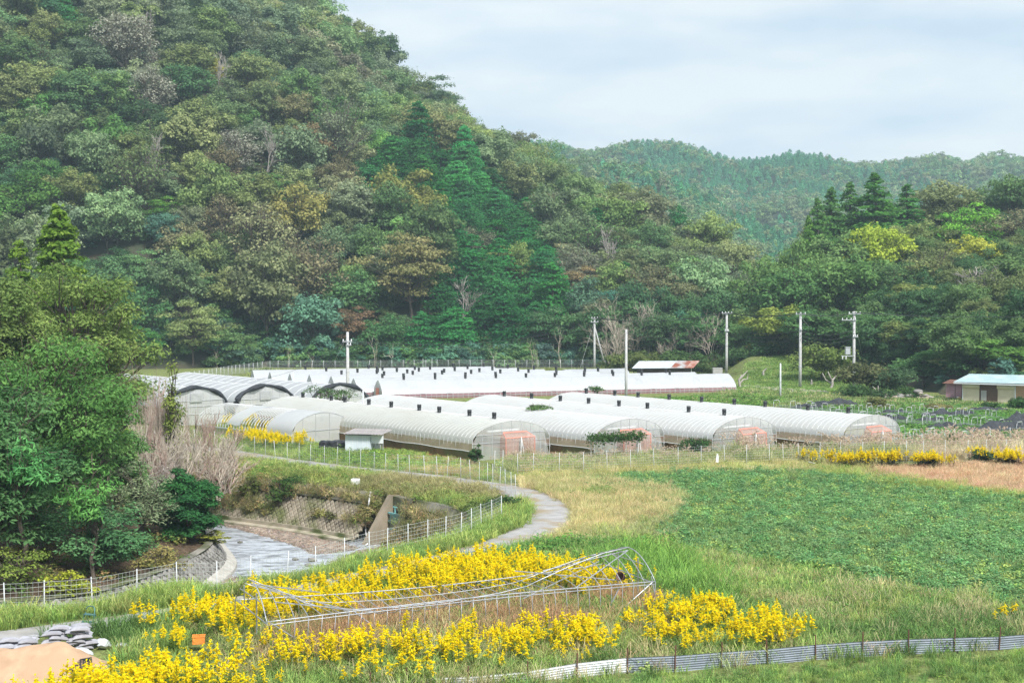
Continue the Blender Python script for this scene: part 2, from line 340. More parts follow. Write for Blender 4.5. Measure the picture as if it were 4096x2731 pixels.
mr2 = N(nt, 'ShaderNodeMapRange'); mr2.inputs[3].default_value = 0.7; mr2.inputs[4].default_value = 1.3; nt.links.new(sx.outputs[0], mr2.inputs[0])
mu = N(nt, 'ShaderNodeMath', operation='MULTIPLY'); nt.links.new(mr1.outputs[0], mu.inputs[0]); nt.links.new(mr2.outputs[0], mu.inputs[1])
hs = N(nt, 'ShaderNodeHueSaturation'); nt.links.new(va.outputs['Color'], hs.inputs['Color']); nt.links.new(mu.outputs[0], hs.inputs['Value']); nt.links.new(hs.outputs[0], p.inputs['Base Color'])
bn = N(nt, 'ShaderNodeBump'); bn.inputs['Strength'].default_value = 0.6; bn.inputs['Distance'].default_value = 0.06; nt.links.new(vz.outputs['Distance'], bn.inputs['Height']); nt.links.new(bn.outputs[0], p.inputs['Normal'])
nt.links.new(p.outputs[0], out.inputs[0]); gme.materials.append(m)
tag(link('ground', gme), 'valley floor of grass and soil with the gravelly river cut', kind='structure')

# road
road_px = [(-400, 2600), (-150, 2570), (0, 2548), (433, 2490), (662, 2456), (1193, 2372), (1600, 2284), (1850, 2226), (2060, 2168), (2175, 2112), (2205, 2055), (2160, 2000), (2050, 1958), (1850, 1928), (1650, 1902), (1300, 1868), (1000, 1826), (850, 1802), (600, 1770)]
ROAD = smoothline([at(px, py, 0) for px, py in road_px], 3)
ROADXY = [(p.x, p.y) for p in ROAD]
mb = MB(); rows = []
for i, p in enumerate(ROAD):
    t = (ROAD[min(i + 1, len(ROAD) - 1)] - ROAD[max(i - 1, 0)]).normalized(); n_ = Vector((t.y, -t.x, 0))
    row = []; wf = 0.62 + 0.38 * min(1, max(0, (proj(p.x, p.y, 0)[0] - 700) / 900)) if p.y < 75 else 1.0
    for k, u in enumerate((-1.35, -1.0, -0.65, -0.25, 0.25, 0.65, 1.0, 1.35)):
        uu = u * (1 + 0.14 * (float(vnoise(p.x, p.y, 1.7, 4 + k)) - 0.5)) if abs(u) > 1.3 else u
        q = p + n_ * uu * wf; row.append((q.x, q.y, 0.075 - 0.05 * (abs(u) > 1.3) + 0.02 * (abs(u) < 0.3)))
    rows.append(row)
mb.sheet(rows)
M['road'] = pmat('gravel_track', (0.36, 0.35, 0.345), (0.25, 0.245, 0.235), 1.2, 0.95, bump=0.4, bscale=14, c3=(0.27, 0.22, 0.15), scale3=0.55, lo=0.3, hi=0.7)
tag(mb.build('road', M['road'], smooth=True), 'pale gravel farm track curving round the river bank', kind='structure')
# water
m, nt, out = _mat('river_water'); g = N(nt, 'ShaderNodeBsdfGlossy'); g.inputs['Roughness'].default_value = 0.5; g.inputs[0].default_value = (0.92, 0.95, 1, 1)
tr = N(nt, 'ShaderNodeBsdfTransparent'); tr.inputs[0].default_value = (0.62, 0.62, 0.55, 1); lw = N(nt, 'ShaderNodeFresnel'); lw.inputs[0].default_value = 2.6
tcn = N(nt, 'ShaderNodeTexCoord'); mpn = N(nt, 'ShaderNodeMapping'); mpn.inputs['Scale'].default_value = (1.0, 2.0, 1); mpn.inputs['Rotation'].default_value = (0, 0, R(30)); nt.links.new(tcn.outputs['Object'], mpn.inputs[0])
nz = N(nt, 'ShaderNodeTexNoise'); nz.inputs['Scale'].default_value = 3.2; nz.inputs['Detail'].default_value = 6; nz.inputs['Roughness'].default_value = 0.65; nt.links.new(mpn.outputs[0], nz.inputs[0])
bn = N(nt, 'ShaderNodeBump'); bn.inputs['Strength'].default_value = 0.9; bn.inputs['Distance'].default_value = 0.2; nt.links.new(nz.outputs[0], bn.inputs['Height']); nt.links.new(bn.outputs[0], g.inputs['Normal']); nt.links.new(bn.outputs[0], lw.inputs['Normal'])
mxs = N(nt, 'ShaderNodeMixShader'); wn = N(nt, 'ShaderNodeTexNoise'); wn.inputs['Scale'].default_value = 0.9; wn.inputs['Detail'].default_value = 8; wn.inputs['Roughness'].default_value = 0.7; nt.links.new(mpn.outputs[0], wn.inputs[0])
wr_ = N(nt, 'ShaderNodeMapRange'); wr_.inputs[1].default_value = 0.36; wr_.inputs[2].default_value = 0.56; wr_.inputs[3].default_value = 0.25; wr_.inputs[4].default_value = 0.92; nt.links.new(wn.outputs[0], wr_.inputs[0]); nt.links.new(wr_.outputs[0], mxs.inputs[0]); nt.links.new(tr.outputs[0], mxs.inputs[1]); nt.links.new(g.outputs[0], mxs.inputs[2]); nt.links.new(mxs.outputs[0], out.inputs[0])
wb = MB(); wb.quad((-60, 45, RZ), (5, 45, RZ), (5, 112, RZ), (-60, 112, RZ))
tag(wb.build('river', m), 'shallow rippled river water reflecting the pale sky', kind='structure')

# ------------------------------------------------------------------ hills
def interp(px, tab): return np.interp(px, [a for a, b in tab], [b for a, b in tab])
LH_SIL = [(-900, -1300), (0, -820), (800, -380), (1300, -20), (1480, 150), (1700, 300), (1870, 400), (2050, 500), (2150, 560), (2300, 655), (2450, 735), (2600, 795), (2800, 870), (2900, 940), (2980, 1000), (3060, 1070), (3200, 1130)]
LH_YR = [(-900, 520), (0, 480), (1300, 420), (2150, 370), (2600, 335), (3000, 300), (3200, 290)]
LH_Y0 = [(-900, 236), (700, 240), (1000, 247), (2400, 248), (2500, 240), (2700, 232), (2950, 228), (3200, 240)]
def hill_l(x, y):
    y = np.asarray(y, float); x = np.asarray(x, float); px = CX + FPX * x / y
    sil = interp(px, LH_SIL); yr = interp(px, LH_YR); y0 = interp(px, LH_Y0)
    zr = np.maximum(3, CAMH + (HOR - sil) / FPX * yr - 11.5)
    t = (y - y0) / (yr - y0)
    f = np.where(t < 1, np.clip(t, -1, 1) ** 1.0 * 1.0 + 0.10 * np.sin(np.clip(t, 0, 1) * PI), 1 - (t - 1) * 1.1)
    z = zr * f + 3.5 * (fnoise(x, y, 38, 21) - 0.5) * np.clip(t * 6, 0, 1) * np.clip((1.25 - t) * 4, 0, 1)
    return z, t, px
RH_SIL = [(2950, 1180), (3050, 1060), (3180, 870), (3300, 770), (3500, 715), (3650, 735), (3800, 730), (4000, 725), (4096, 690), (4600, 520), (5200, 400)]
def hill_r(x, y):
    y = np.asarray(y, float); x = np.asarray(x, float); px = CX + FPX * x / y
    sil = interp(px, RH_SIL); yr = np.full(px.shape, 300.0); y0 = interp(px, [(2900, 226), (3400, 216), (3650, 190), (3800, 174), (4200, 166), (5200, 160)])
    zr = np.maximum(0.5, CAMH + (HOR - sil) / FPX * yr - 13.0)
    t = (y - y0) / (yr - y0)
    f = np.where(t < 1, np.clip(t, -1, 1), 1 - (t - 1) * 1.2)
    z = zr * f + 2.2 * np.clip(t * 8, 0, 1) * smooth01((px - 2900) / 200) + 2.0 * (fnoise(x, y, 22, 23) - 0.5) * np.clip(t * 6, 0, 1)
    return z, t, px
FA_SIL = [(1700, 590), (2150, 610), (2400, 625), (2600, 648), (2750, 705), (2900, 795), (3000, 860), (3150, 905), (3300, 950), (3700, 1050), (4400, 1120)]
FB_SIL = [(1600, 520), (2123, 556), (2230, 565), (2353, 602), (2450, 590), (2600, 570), (2690, 555), (2800, 590), (2940, 632), (3080, 618), (3200, 603), (3300, 622), (3420, 647), (3560, 640), (3700, 620), (3760, 612), (3850, 632), (3980, 605), (4096, 627), (4600, 600)]
def hill_f(x, y, tab, yr, y0, off, seed):
    y = np.asarray(y, float); x = np.asarray(x, float); px = CX + FPX * x / y
    zr = np.maximum(2, CAMH + (HOR - interp(px, tab)) / FPX * yr - off)
    t = (y - y0) / (yr - y0)
    f = np.where(t < 1, np.sin(np.clip(t, 0, 1) * PI / 2) * 0.35 + np.clip(t, -1, 1) * 0.65, 1 - (t - 1) * 1.2)
    z = zr * f + 0.30 * zr * (fnoise(x, y, 95, seed) - 0.5) * np.clip(t * 4, 0, 1) * np.clip((1 - t) * 5, 0, 1)
    return z, t, px
def hill_mesh(name, fn, pxs, yy, mat, label):
    P, Yy = np.meshgrid(pxs, yy); X = (P - CX) / FPX * Yy
    z, t, _ = fn(X.ravel(), Yy.ravel()); v = np.stack([X.ravel(), Yy.ravel(), z - 0.25], 1)
    v[:, 2] = np.where(t < -0.005, -0.6, v[:, 2])
    a, b = len(pxs), len(yy); i_ = np.arange(a * b).reshape(b, a)
    f = np.stack([i_[:-1, :-1].ravel(), i_[:-1, 1:].ravel(), i_[1:, 1:].ravel(), i_[1:, :-1].ravel()], 1)
    return tag(link(name, new_mesh(name, v, f, mat, smooth=True)), label, kind='structure')
M['forestfloor'] = pmat('forest_floor', (0.035, 0.05, 0.025), (0.075, 0.06, 0.04), 0.25, 0.95, bump=0.3)
M['farfloor'] = pmat('far_forest_floor', (0.03, 0.05, 0.03), (0.05, 0.065, 0.035), 0.05, 0.95)
hill_mesh('hillside', hill_l, np.arange(-900, 3200, 55), np.concatenate([np.arange(226, 300, 4), np.arange(300, 580, 9)]), M['forestfloor'], 'steep wooded hillside rising behind the greenhouses')
hill_mesh('hillside_right', hill_r, np.arange(2950, 5200, 50), np.arange(160, 380, 5), M['forestfloor'], 'low wooded hill behind the storage building')
fa = lambda x, y: hill_f(x, y, FA_SIL, 680.0, 470.0, 7.5, 31)
fb = lambda x, y: hill_f(x, y, FB_SIL, 1080.0, 720.0, 7.5, 37)
hill_mesh('hills_middle', fa, np.arange(1700, 4400, 50), np.arange(466, 820, 10), M['farfloor'], 'middle ridge of mixed forest descending to the valley')
hill_mesh('hills_far', fb, np.arange(1600, 4700, 50), np.arange(715, 1300, 14), M['farfloor'], 'farthest blue-green mountain ridge under the sky')
# ------------------------------------------------------------------ plant builders
def unit(v): return v / (np.linalg.norm(v, axis=1, keepdims=True) + 1e-9)
def leaf_cards(c, nrm, size, rng, aspect=0.55, droop=0.0, dirv=None):
    """diamond leaf sprays at c facing nrm; returns verts (4n,3), faces (n,4)"""
    n = len(c); nrm = unit(nrm)
    a = rng.normal(size=(n, 3)) if dirv is None else dirv + 0.35 * rng.normal(size=(n, 3))
    a[:, 2] -= droop
    t = unit(a - (a * nrm).sum(1, keepdims=True) * nrm); b = np.cross(nrm, t)
    s = np.asarray(size).reshape(-1, 1) * np.ones((n, 1))
    w = aspect * (0.75 + 0.5 * rng.rand(n, 1))
    bend = nrm * s * 0.16 * rng.rand(n, 1)
    v = np.stack([c - t * s * 0.5 - bend, c + b * s * w * 0.5 + t * s * 0.08 * rng.normal(size=(n, 1)), c + t * s * 0.5 - bend, c - b * s * w * 0.5], 1).reshape(-1, 3)
    return v, np.arange(4 * n).reshape(n, 4)
def tube_np(paths, n=4):
    """paths: list of (pts (k,3), radii (k,))"""
    V = []; Fq = []; base = 0
    for p, r in paths:
        p = np.asarray(p, float); r = np.asarray(r, float); k = len(p)
        t = unit(np.gradient(p, axis=0)); ref = np.where(np.abs(t[:, 2:3]) < 0.9, np.array([[0, 0, 1.0]]), np.array([[1.0, 0, 0]]))
        e1 = unit(np.cross(t, ref)); e2 = np.cross(t, e1); q = np.arange(n) * 2 * PI / n
        ring = p[:, None] + r[:, None, None] * (np.cos(q)[None, :, None] * e1[:, None] + np.sin(q)[None, :, None] * e2[:, None])
        V.append(ring.reshape(-1, 3))
        i_ = base + np.arange(k * n).reshape(k, n); j_ = np.roll(i_, -1, 1)
        Fq.append(np.stack([i_[:-1].ravel(), j_[:-1].ravel(), j_[1:].ravel(), i_[1:].ravel()], 1)); base += k * n
    return np.concatenate(V), np.concatenate(Fq)
def limb(a, b, r0, r1, rng, k=5, wob=0.06, sag=0.0):
    a = np.asarray(a, float); b = np.asarray(b, float); t = np.linspace(0, 1, k)[:, None]; L = np.linalg.norm(b - a)
    p = a + (b - a) * t + rng.normal(size=(k, 3)) * wob * L * np.sin(t * PI); p[:, 2] += sag * L * np.sin(t[:, 0] * PI)
    return p, r0 + (r1 - r0) * t[:, 0]

def broadleaf(seed, H, Rr, cb=0.3, nl=26, leaf_n=2600, ls=0.5, lobe=0.36, flat=0.62, thin=0.0, cone=0.0, droop=0.15, ns=4, ragged=0.12, up=0.6, aspect=0.6, open_=0.0):
    """tapered trunk with limbs, and a crown of separate leafy lobes; returns trunk mesh, crown mesh (unit colours come from the object)"""
    rng = np.random.RandomState(seed)
    zc, hz = H * (cb + 1) / 2, H * (1 - cb) / 2
    C = []; tries = 0
    while len(C) < nl and tries < 4000:
        tries += 1
        d = unit(rng.normal(size=(1, 3)))[0]; d[2] = d[2] * 0.9 + 0.12; rad = rng.uniform(0.45, 0.92) if len(C) > nl * 0.15 else rng.uniform(0.0, 0.4)
        q = d * rad; hfrac = (q[2] + 1) / 2
        wfac = (1 - cone * hfrac) * (1 + ragged * rng.normal())
        p = np.array([q[0] * Rr * wfac, q[1] * Rr * wfac, zc + q[2] * hz])
        if all(np.linalg.norm((p - c_) / np.array([Rr, Rr, hz])) > 0.85 / nl ** 0.5 for c_, _ in C):
            C.append((p, lobe * Rr * rng.uniform(0.65, 1.25) * (1 - 0.45 * cone * hfrac)))
    V = []; Nn = []; S = []; T = []
    wts = np.array([r_ ** 2 for _, r_ in C]); cnt = (leaf_n * wts / wts.sum()).astype(int)
    for (c_, r_), k in zip(C, cnt):
        d = unit(rng.normal(size=(k, 3))); d[:, 2] = np.where(d[:, 2] < -0.25, -d[:, 2] * 0.7, d[:, 2])
        rr = r_ * (0.55 + 0.5 * rng.rand(k, 1) ** 0.6) * (1 + 0.18 * rng.normal(size=(k, 1)))
        pt = c_ + d * rr * np.array([1, 1, flat]); pt[:, 2] -= droop * r_ * (np.hypot(d[:, 0], d[:, 1])) ** 2
        V.append(pt); Nn.append(d + np.array([0, 0, up]) + 0.45 * rng.normal(size=(k, 3))); S.append(ls * rng.uniform(0.65, 1.35, k))
        T.append(np.clip(0.5 + 0.22 * rng.normal() + 0.2 * rng.normal(size=k), 0, 1))
    V = np.concatenate(V); Nn = np.concatenate(Nn); S = np.concatenate(S); T = np.concatenate(T)
    v, f = leaf_cards(V, Nn, S, rng, aspect); crown = new_mesh('crown', v, f, M['leaf'], tone=np.repeat(T, 4))
    top = np.array([0.04 * H * rng.normal(), 0.04 * H * rng.normal(), H * (0.80 if cone < 0.5 else 0.97)])
    tr = limb((0, 0, -0.6), top, 0.030 * H ** 0.9, 0.05, rng, 7, 0.03); paths = [tr]
    for c_, r_ in C:
        h0 = np.clip(c_[2] * rng.uniform(0.45, 0.8), H * cb * 0.5, H * 0.85); i_ = np.argmin(np.abs(tr[0][:, 2] - h0))
        r0 = tr[1][i_] * 0.5; pth = limb(tr[0][i_], c_, r0, 0.02 + 0.12 * r0, rng, 5, 0.06, -0.04); paths.append(pth)
        for _ in range(ns):
            d = unit(rng.normal(size=(1, 3)))[0]; d[2] = abs(d[2]) * 0.7 + 0.1
            paths.append(limb(pth[0][rng.randint(2, 5)], c_ + d * r_ * rng.uniform(0.8, 1.12), 0.3 * r0 + 0.01, 0.012, rng, 3, 0.08))
    v, f = tube_np(paths, 4); trunk = new_mesh('trunk', v, f, M['bark'], smooth=True)
    return trunk, crown
def conifer(seed, H, Rr, cb=0.12, nb=90, leaf_n=3400, ls=0.5, up=0.5, power=0.85, lob=0.26, droop=0.35):
    rng = np.random.RandomState(seed); V = []; Nn = []; S = []; T = []; paths = [limb((0, 0, -0.6), (0.02 * H * rng.normal(), 0, H * 0.98), 0.022 * H, 0.03, rng, 6, 0.012)]
    hs_ = cb + (1 - cb) * rng.rand(nb) ** 1.15; wt = (1 - hs_) ** power + 0.12; cnt = (leaf_n * wt / wt.sum()).astype(int)
    for h, k in zip(hs_, cnt):
        q = rng.rand() * 2 * PI; w = Rr * ((1 - h) / (1 - cb)) ** power * rng.uniform(0.72, 1.1) + 0.25
        tip = np.array([math.cos(q) * w, math.sin(q) * w, h * H - droop * w * 0.25]); root = np.array([0, 0, h * H - 0.10 * w])
        paths.append(limb(root, tip, 0.03 + 0.008 * w, 0.012, rng, 3, 0.03))
        t = rng.rand(k, 1) ** 0.6; side = np.array([-math.sin(q), math.cos(q), 0])
        pt = root + (tip - root) * t + side * rng.normal(size=(k, 1)) * lob * w * (0.35 + 0.65 * t) + rng.normal(size=(k, 3)) * 0.10 * (0.5 + w * 0.18)
        pt[:, 2] += 0.10 * w * np.sin(t[:, 0] * PI) - 0.06 * w * rng.rand(k)
        V.append(pt); o = np.array([math.cos(q), math.sin(q), 0]); Nn.append(o * 0.6 + np.array([0, 0, up]) + 0.5 * rng.normal(size=(k, 3)))
        S.append(ls * rng.uniform(0.6, 1.3, k)); T.append(np.clip(0.5 + 0.2 * rng.normal() + 0.18 * rng.normal(size=k), 0, 1))
    k = 60; V.append(np.stack([rng.normal(size=k) * 0.15, rng.normal(size=k) * 0.15, H * (0.93 + 0.08 * rng.rand(k))], 1)); Nn.append(rng.normal(size=(k, 3))); S.append(np.full(k, ls * 0.8)); T.append(np.full(k, 0.7))
    V = np.concatenate(V); v, f = leaf_cards(V, np.concatenate(Nn), np.concatenate(S), rng, 0.5, droop=0.5)
    crown = new_mesh('crown', v, f, M['leaf'], tone=np.repeat(np.concatenate(T), 4))
    v, f = tube_np(paths, 4); return new_mesh('trunk', v, f, M['bark'], smooth=True), crown
def bare(seed, H, spread=0.5, levels=4, mat='deadwood', nb=4, r=None, stems=1, up=0.35, leaves=0, ls=0.3, ang=0.75, lk=0.68):
    """leafless tree: forking limbs down to twigs; a few leaves where asked"""
    rng = np.random.RandomState(seed); paths = []; tips = []; r = r or 0.016 * H
    def grow(p, d, L, rad, lv):
        k = 4; pts = [p]
        for i in range(k - 1):
            d = d + rng.normal(size=3) * 0.13 + np.array([0, 0, up * 0.12]); d = d / np.linalg.norm(d); pts.append(pts[-1] + d * L / (k - 1))
        pts = np.array(pts); paths.append((pts, np.linspace(rad, rad * 0.55, k)))
        if lv == 0: tips.append(pts[-1]); tips.append(pts[1]); return
        m_ = nb if lv > 1 else nb - 1
        for j in range(m_):
            i_ = rng.randint(1, k) if j else k - 1
            a = rng.normal(size=3); a -= a.dot(d) * d; a /= np.linalg.norm(a); g = rng.uniform(0.35, ang)
            nd = d * math.cos(g) + a * math.sin(g) * (0.6 + spread); nd[2] += up * 0.25; nd /= np.linalg.norm(nd)
            grow(pts[i_], nd, L * rng.uniform(lk - 0.14, lk + 0.1), rad * (0.6 if j else 0.7), lv - 1)
    for s_ in range(stems):
        d0 = np.array([rng.normal() * 0.16 * stems ** 0.5, rng.normal() * 0.16 * stems ** 0.5, 1.0]); d0 /= np.linalg.norm(d0)
        grow(np.array([rng.normal() * 0.12 * (stems > 1), rng.normal() * 0.12 * (stems > 1), -0.4]), d0, H * 0.36 * rng.uniform(0.8, 1.15), r * rng.uniform(0.7, 1.1), levels)
    v, f = tube_np(paths, 3); z = v[:, 2].max(); v[:, 2] *= H / z if z > 0 else 1
    trunk = new_mesh('trunk', v, f, M[mat], smooth=True); crown = None
    if leaves:
        tp = np.array(tips); tp[:, 2] *= H / z; c = tp[rng.randint(0, len(tp), leaves)] + rng.normal(size=(leaves, 3)) * 0.05 * H
        v, f = leaf_cards(c, rng.normal(size=(leaves, 3)) + np.array([0, 0, 0.8]), ls * rng.uniform(0.6, 1.3, leaves), rng)
        crown = new_mesh('crown', v, f, M['leaf'], tone=np.repeat(rng.rand(leaves), 4))
    return trunk, crown
def plant_tree(name, meshes, loc, s, rz, color, label, cat='tree', group=None, sz=None, crown_name='crown'):
    o = thing(name, loc, label, cat, group, rz); sz = sz or s; o.scale = (s, s, sz)
    link('trunk', meshes[0], o)
    if meshes[1] is not None:
        c = link(crown_name, meshes[1], o); c.color = (*color, 1)
    return o

# ------------------------------------------------------------------ scattering of uncountable plants
def scatter(name, meshes, pts, rz, scl, tint, label, cat=None, tilt=0.0, seed=0, zs=None):
    n = len(pts); rng = np.random.RandomState(seed + 5)
    me = bpy.data.meshes.new(name); me.vertices.add(n); me.vertices.foreach_set('co', np.asarray(pts, np.float32).ravel())
    rot = np.stack([rng.normal(size=n) * tilt, rng.normal(size=n) * tilt, rz], 1)
    s3 = np.stack([scl, scl, scl if zs is None else zs], 1)
    for nm, ty, dat in (('rot', 'FLOAT_VECTOR', rot), ('scl', 'FLOAT_VECTOR', s3)):
        a = me.attributes.new(nm, ty, 'POINT'); a.data.foreach_set('vector', dat.astype(np.float32).ravel())
    a = me.attributes.new('tint', 'FLOAT_COLOR', 'POINT'); t4 = np.ones((n, 4)); t4[:, :3] = tint; a.data.foreach_set('color', t4.astype(np.float32).ravel())
    a = me.attributes.new('pick', 'INT', 'POINT'); a.data.foreach_set('value', rng.randint(0, len(meshes), n).astype(np.int32))
    o = link(name, me); src = bpy.data.collections.new(name + '_kinds')
    for m_ in meshes: src.objects.link(bpy.data.objects.new(name + '_kind', m_))
    g = bpy.data.node_groups.new(name + '_scatter', 'GeometryNodeTree')
    g.interface.new_socket('Geometry', in_out='INPUT', socket_type='NodeSocketGeometry'); g.interface.new_socket('Geometry', in_out='OUTPUT', socket_type='NodeSocketGeometry')
    gi = g.nodes.new('NodeGroupInput'); go = g.nodes.new('NodeGroupOutput'); ip = g.nodes.new('GeometryNodeInstanceOnPoints'); ci = g.nodes.new('GeometryNodeCollectionInfo')
    ci.inputs['Collection'].default_value = src; ci.inputs['Separate Children'].default_value = True; ci.inputs['Reset Children'].default_value = True
    def na(nm, ty):
        q = g.nodes.new('GeometryNodeInputNamedAttribute'); q.data_type = ty; q.inputs['Name'].default_value = nm; return q.outputs['Attribute']
    er = g.nodes.new('FunctionNodeEulerToRotation'); g.links.new(na('rot', 'FLOAT_VECTOR'), er.inputs[0])
    g.links.new(gi.outputs[0], ip.inputs['Points']); g.links.new(ci.outputs[0], ip.inputs['Instance']); ip.inputs['Pick Instance'].default_value = True
    g.links.new(na('pick', 'INT'), ip.inputs['Instance Index']); g.links.new(er.outputs[0], ip.inputs['Rotation']); g.links.new(na('scl', 'FLOAT_VECTOR'), ip.inputs['Scale'])
    g.links.new(ip.outputs[0], go.inputs[0])
    md = o.modifiers.new('scatter', 'NODES'); md.node_group = g
    return tag(o, label, cat, kind='stuff')
def tints(pal, n, rng, jit=0.12, w=None):
    pal = np.array(pal, float); i_ = rng.choice(len(pal), n, p=w); c = pal[i_] * (1 + jit * rng.normal(size=(n, 1))) * (1 + 0.05 * rng.normal(size=(n, 3)))
    return np.clip(c, 0.004, 1)

# ------------------------------------------------------------------ the forest on the hills
BROAD = [broadleaf(100 + i, *a, lobe=lb, flat=0.85, droop=0.1, up=0.45, ns=4, aspect=0.62) for i, (a, lb) in enumerate([
    ((9.5, 4.6, 0.08, 50, 6600, 0.42), 0.29), ((10.5, 5.2, 0.10, 70, 7600, 0.42), 0.24), ((9.0, 4.9, 0.06, 46, 6600, 0.41), 0.29), ((11.0, 4.4, 0.10, 56, 7000, 0.42), 0.26),
    ((10.0, 5.5, 0.12, 84, 8200, 0.40), 0.21), ((8.5, 4.2, 0.05, 38, 5600, 0.42), 0.31), ((12.0, 5.0, 0.12, 70, 7600, 0.42), 0.24), ((9.5, 5.6, 0.10, 56, 7000, 0.42), 0.26)])]
TIER = [broadleaf(130 + i, H, r_, 0.12, 60, 6400, 0.38, lobe=0.31, flat=0.36, droop=0.14, up=0.7, ragged=0.2) for i, (H, r_) in enumerate([(10.5, 5.6), (11.5, 5.0), (9.5, 5.4)])]
SPARSE = [broadleaf(150 + i, H, r_, 0.15, 44, 2400, 0.34, ns=9, lobe=0.29, flat=0.8, up=0.5) for i, (H, r_) in enumerate([(10.0, 4.8), (9.0, 4.5), (11, 4.4)])]
CONIF = [conifer(170 + i, H, r_, 0.04, 150, 6200, 0.44, lob=0.34, power=pw) for i, (H, r_, pw) in enumerate([(10.5, 3.9, 0.46), (11.5, 3.7, 0.52), (9.5, 4.0, 0.42), (10.5, 3.7, 0.46)])]
BARET = [bare(190 + i, H, 0.55, 4, 'deadwood', 4) for i, H in enumerate([8.5, 9.5, 8.0])]
SAPL = [bare(200 + i, H, 0.5, 3, 'palebark', 3, r=0.055, up=0.5) for i, H in enumerate([4.5, 5.5, 5.0])]
P_ = dict(greygreen=(0.204, 0.270, 0.154), olive=(0.220, 0.275, 0.121), darkgreen=(0.099, 0.193, 0.088), tan=(0.285, 0.300, 0.165), rust=(0.250, 0.235, 0.135), bright=(0.154, 0.292, 0.094),
          bluegreen=(0.116, 0.226, 0.165), yellow=(0.440, 0.424, 0.099), pale=(0.330, 0.335, 0.265), brown=(0.200, 0.228, 0.135), conifer=(0.062, 0.200, 0.072), midgreen=(0.154, 0.248, 0.105))
WORD = dict(greygreen='grey-green broadleaf tree', olive='olive broadleaf tree', darkgreen='dark green broadleaf tree', tan='tan autumn tree', rust='rusty brown autumn tree', bright='fresh green broadleaf tree',
            bluegreen='blue-green tree', yellow='yellow-green tree', pale='pale whitish tree', brown='brownish thin-leaved tree', conifer='deep green conifer', midgreen='mid-green broadleaf tree')
CON_POLY = [(1420, 640), (1600, 620), (1800, 635), (1990, 745), (2110, 800), (2200, 900), (2240, 1010), (2235, 1180), (2200, 1330), (2150, 1450), (1650, 1450), (1660, 1380), (1740, 1150), (1780, 1000), (1660, 950), (1500, 900), (1420, 800)]
rng = np.random.RandomState(3)
placed = []                       # x, y, radius
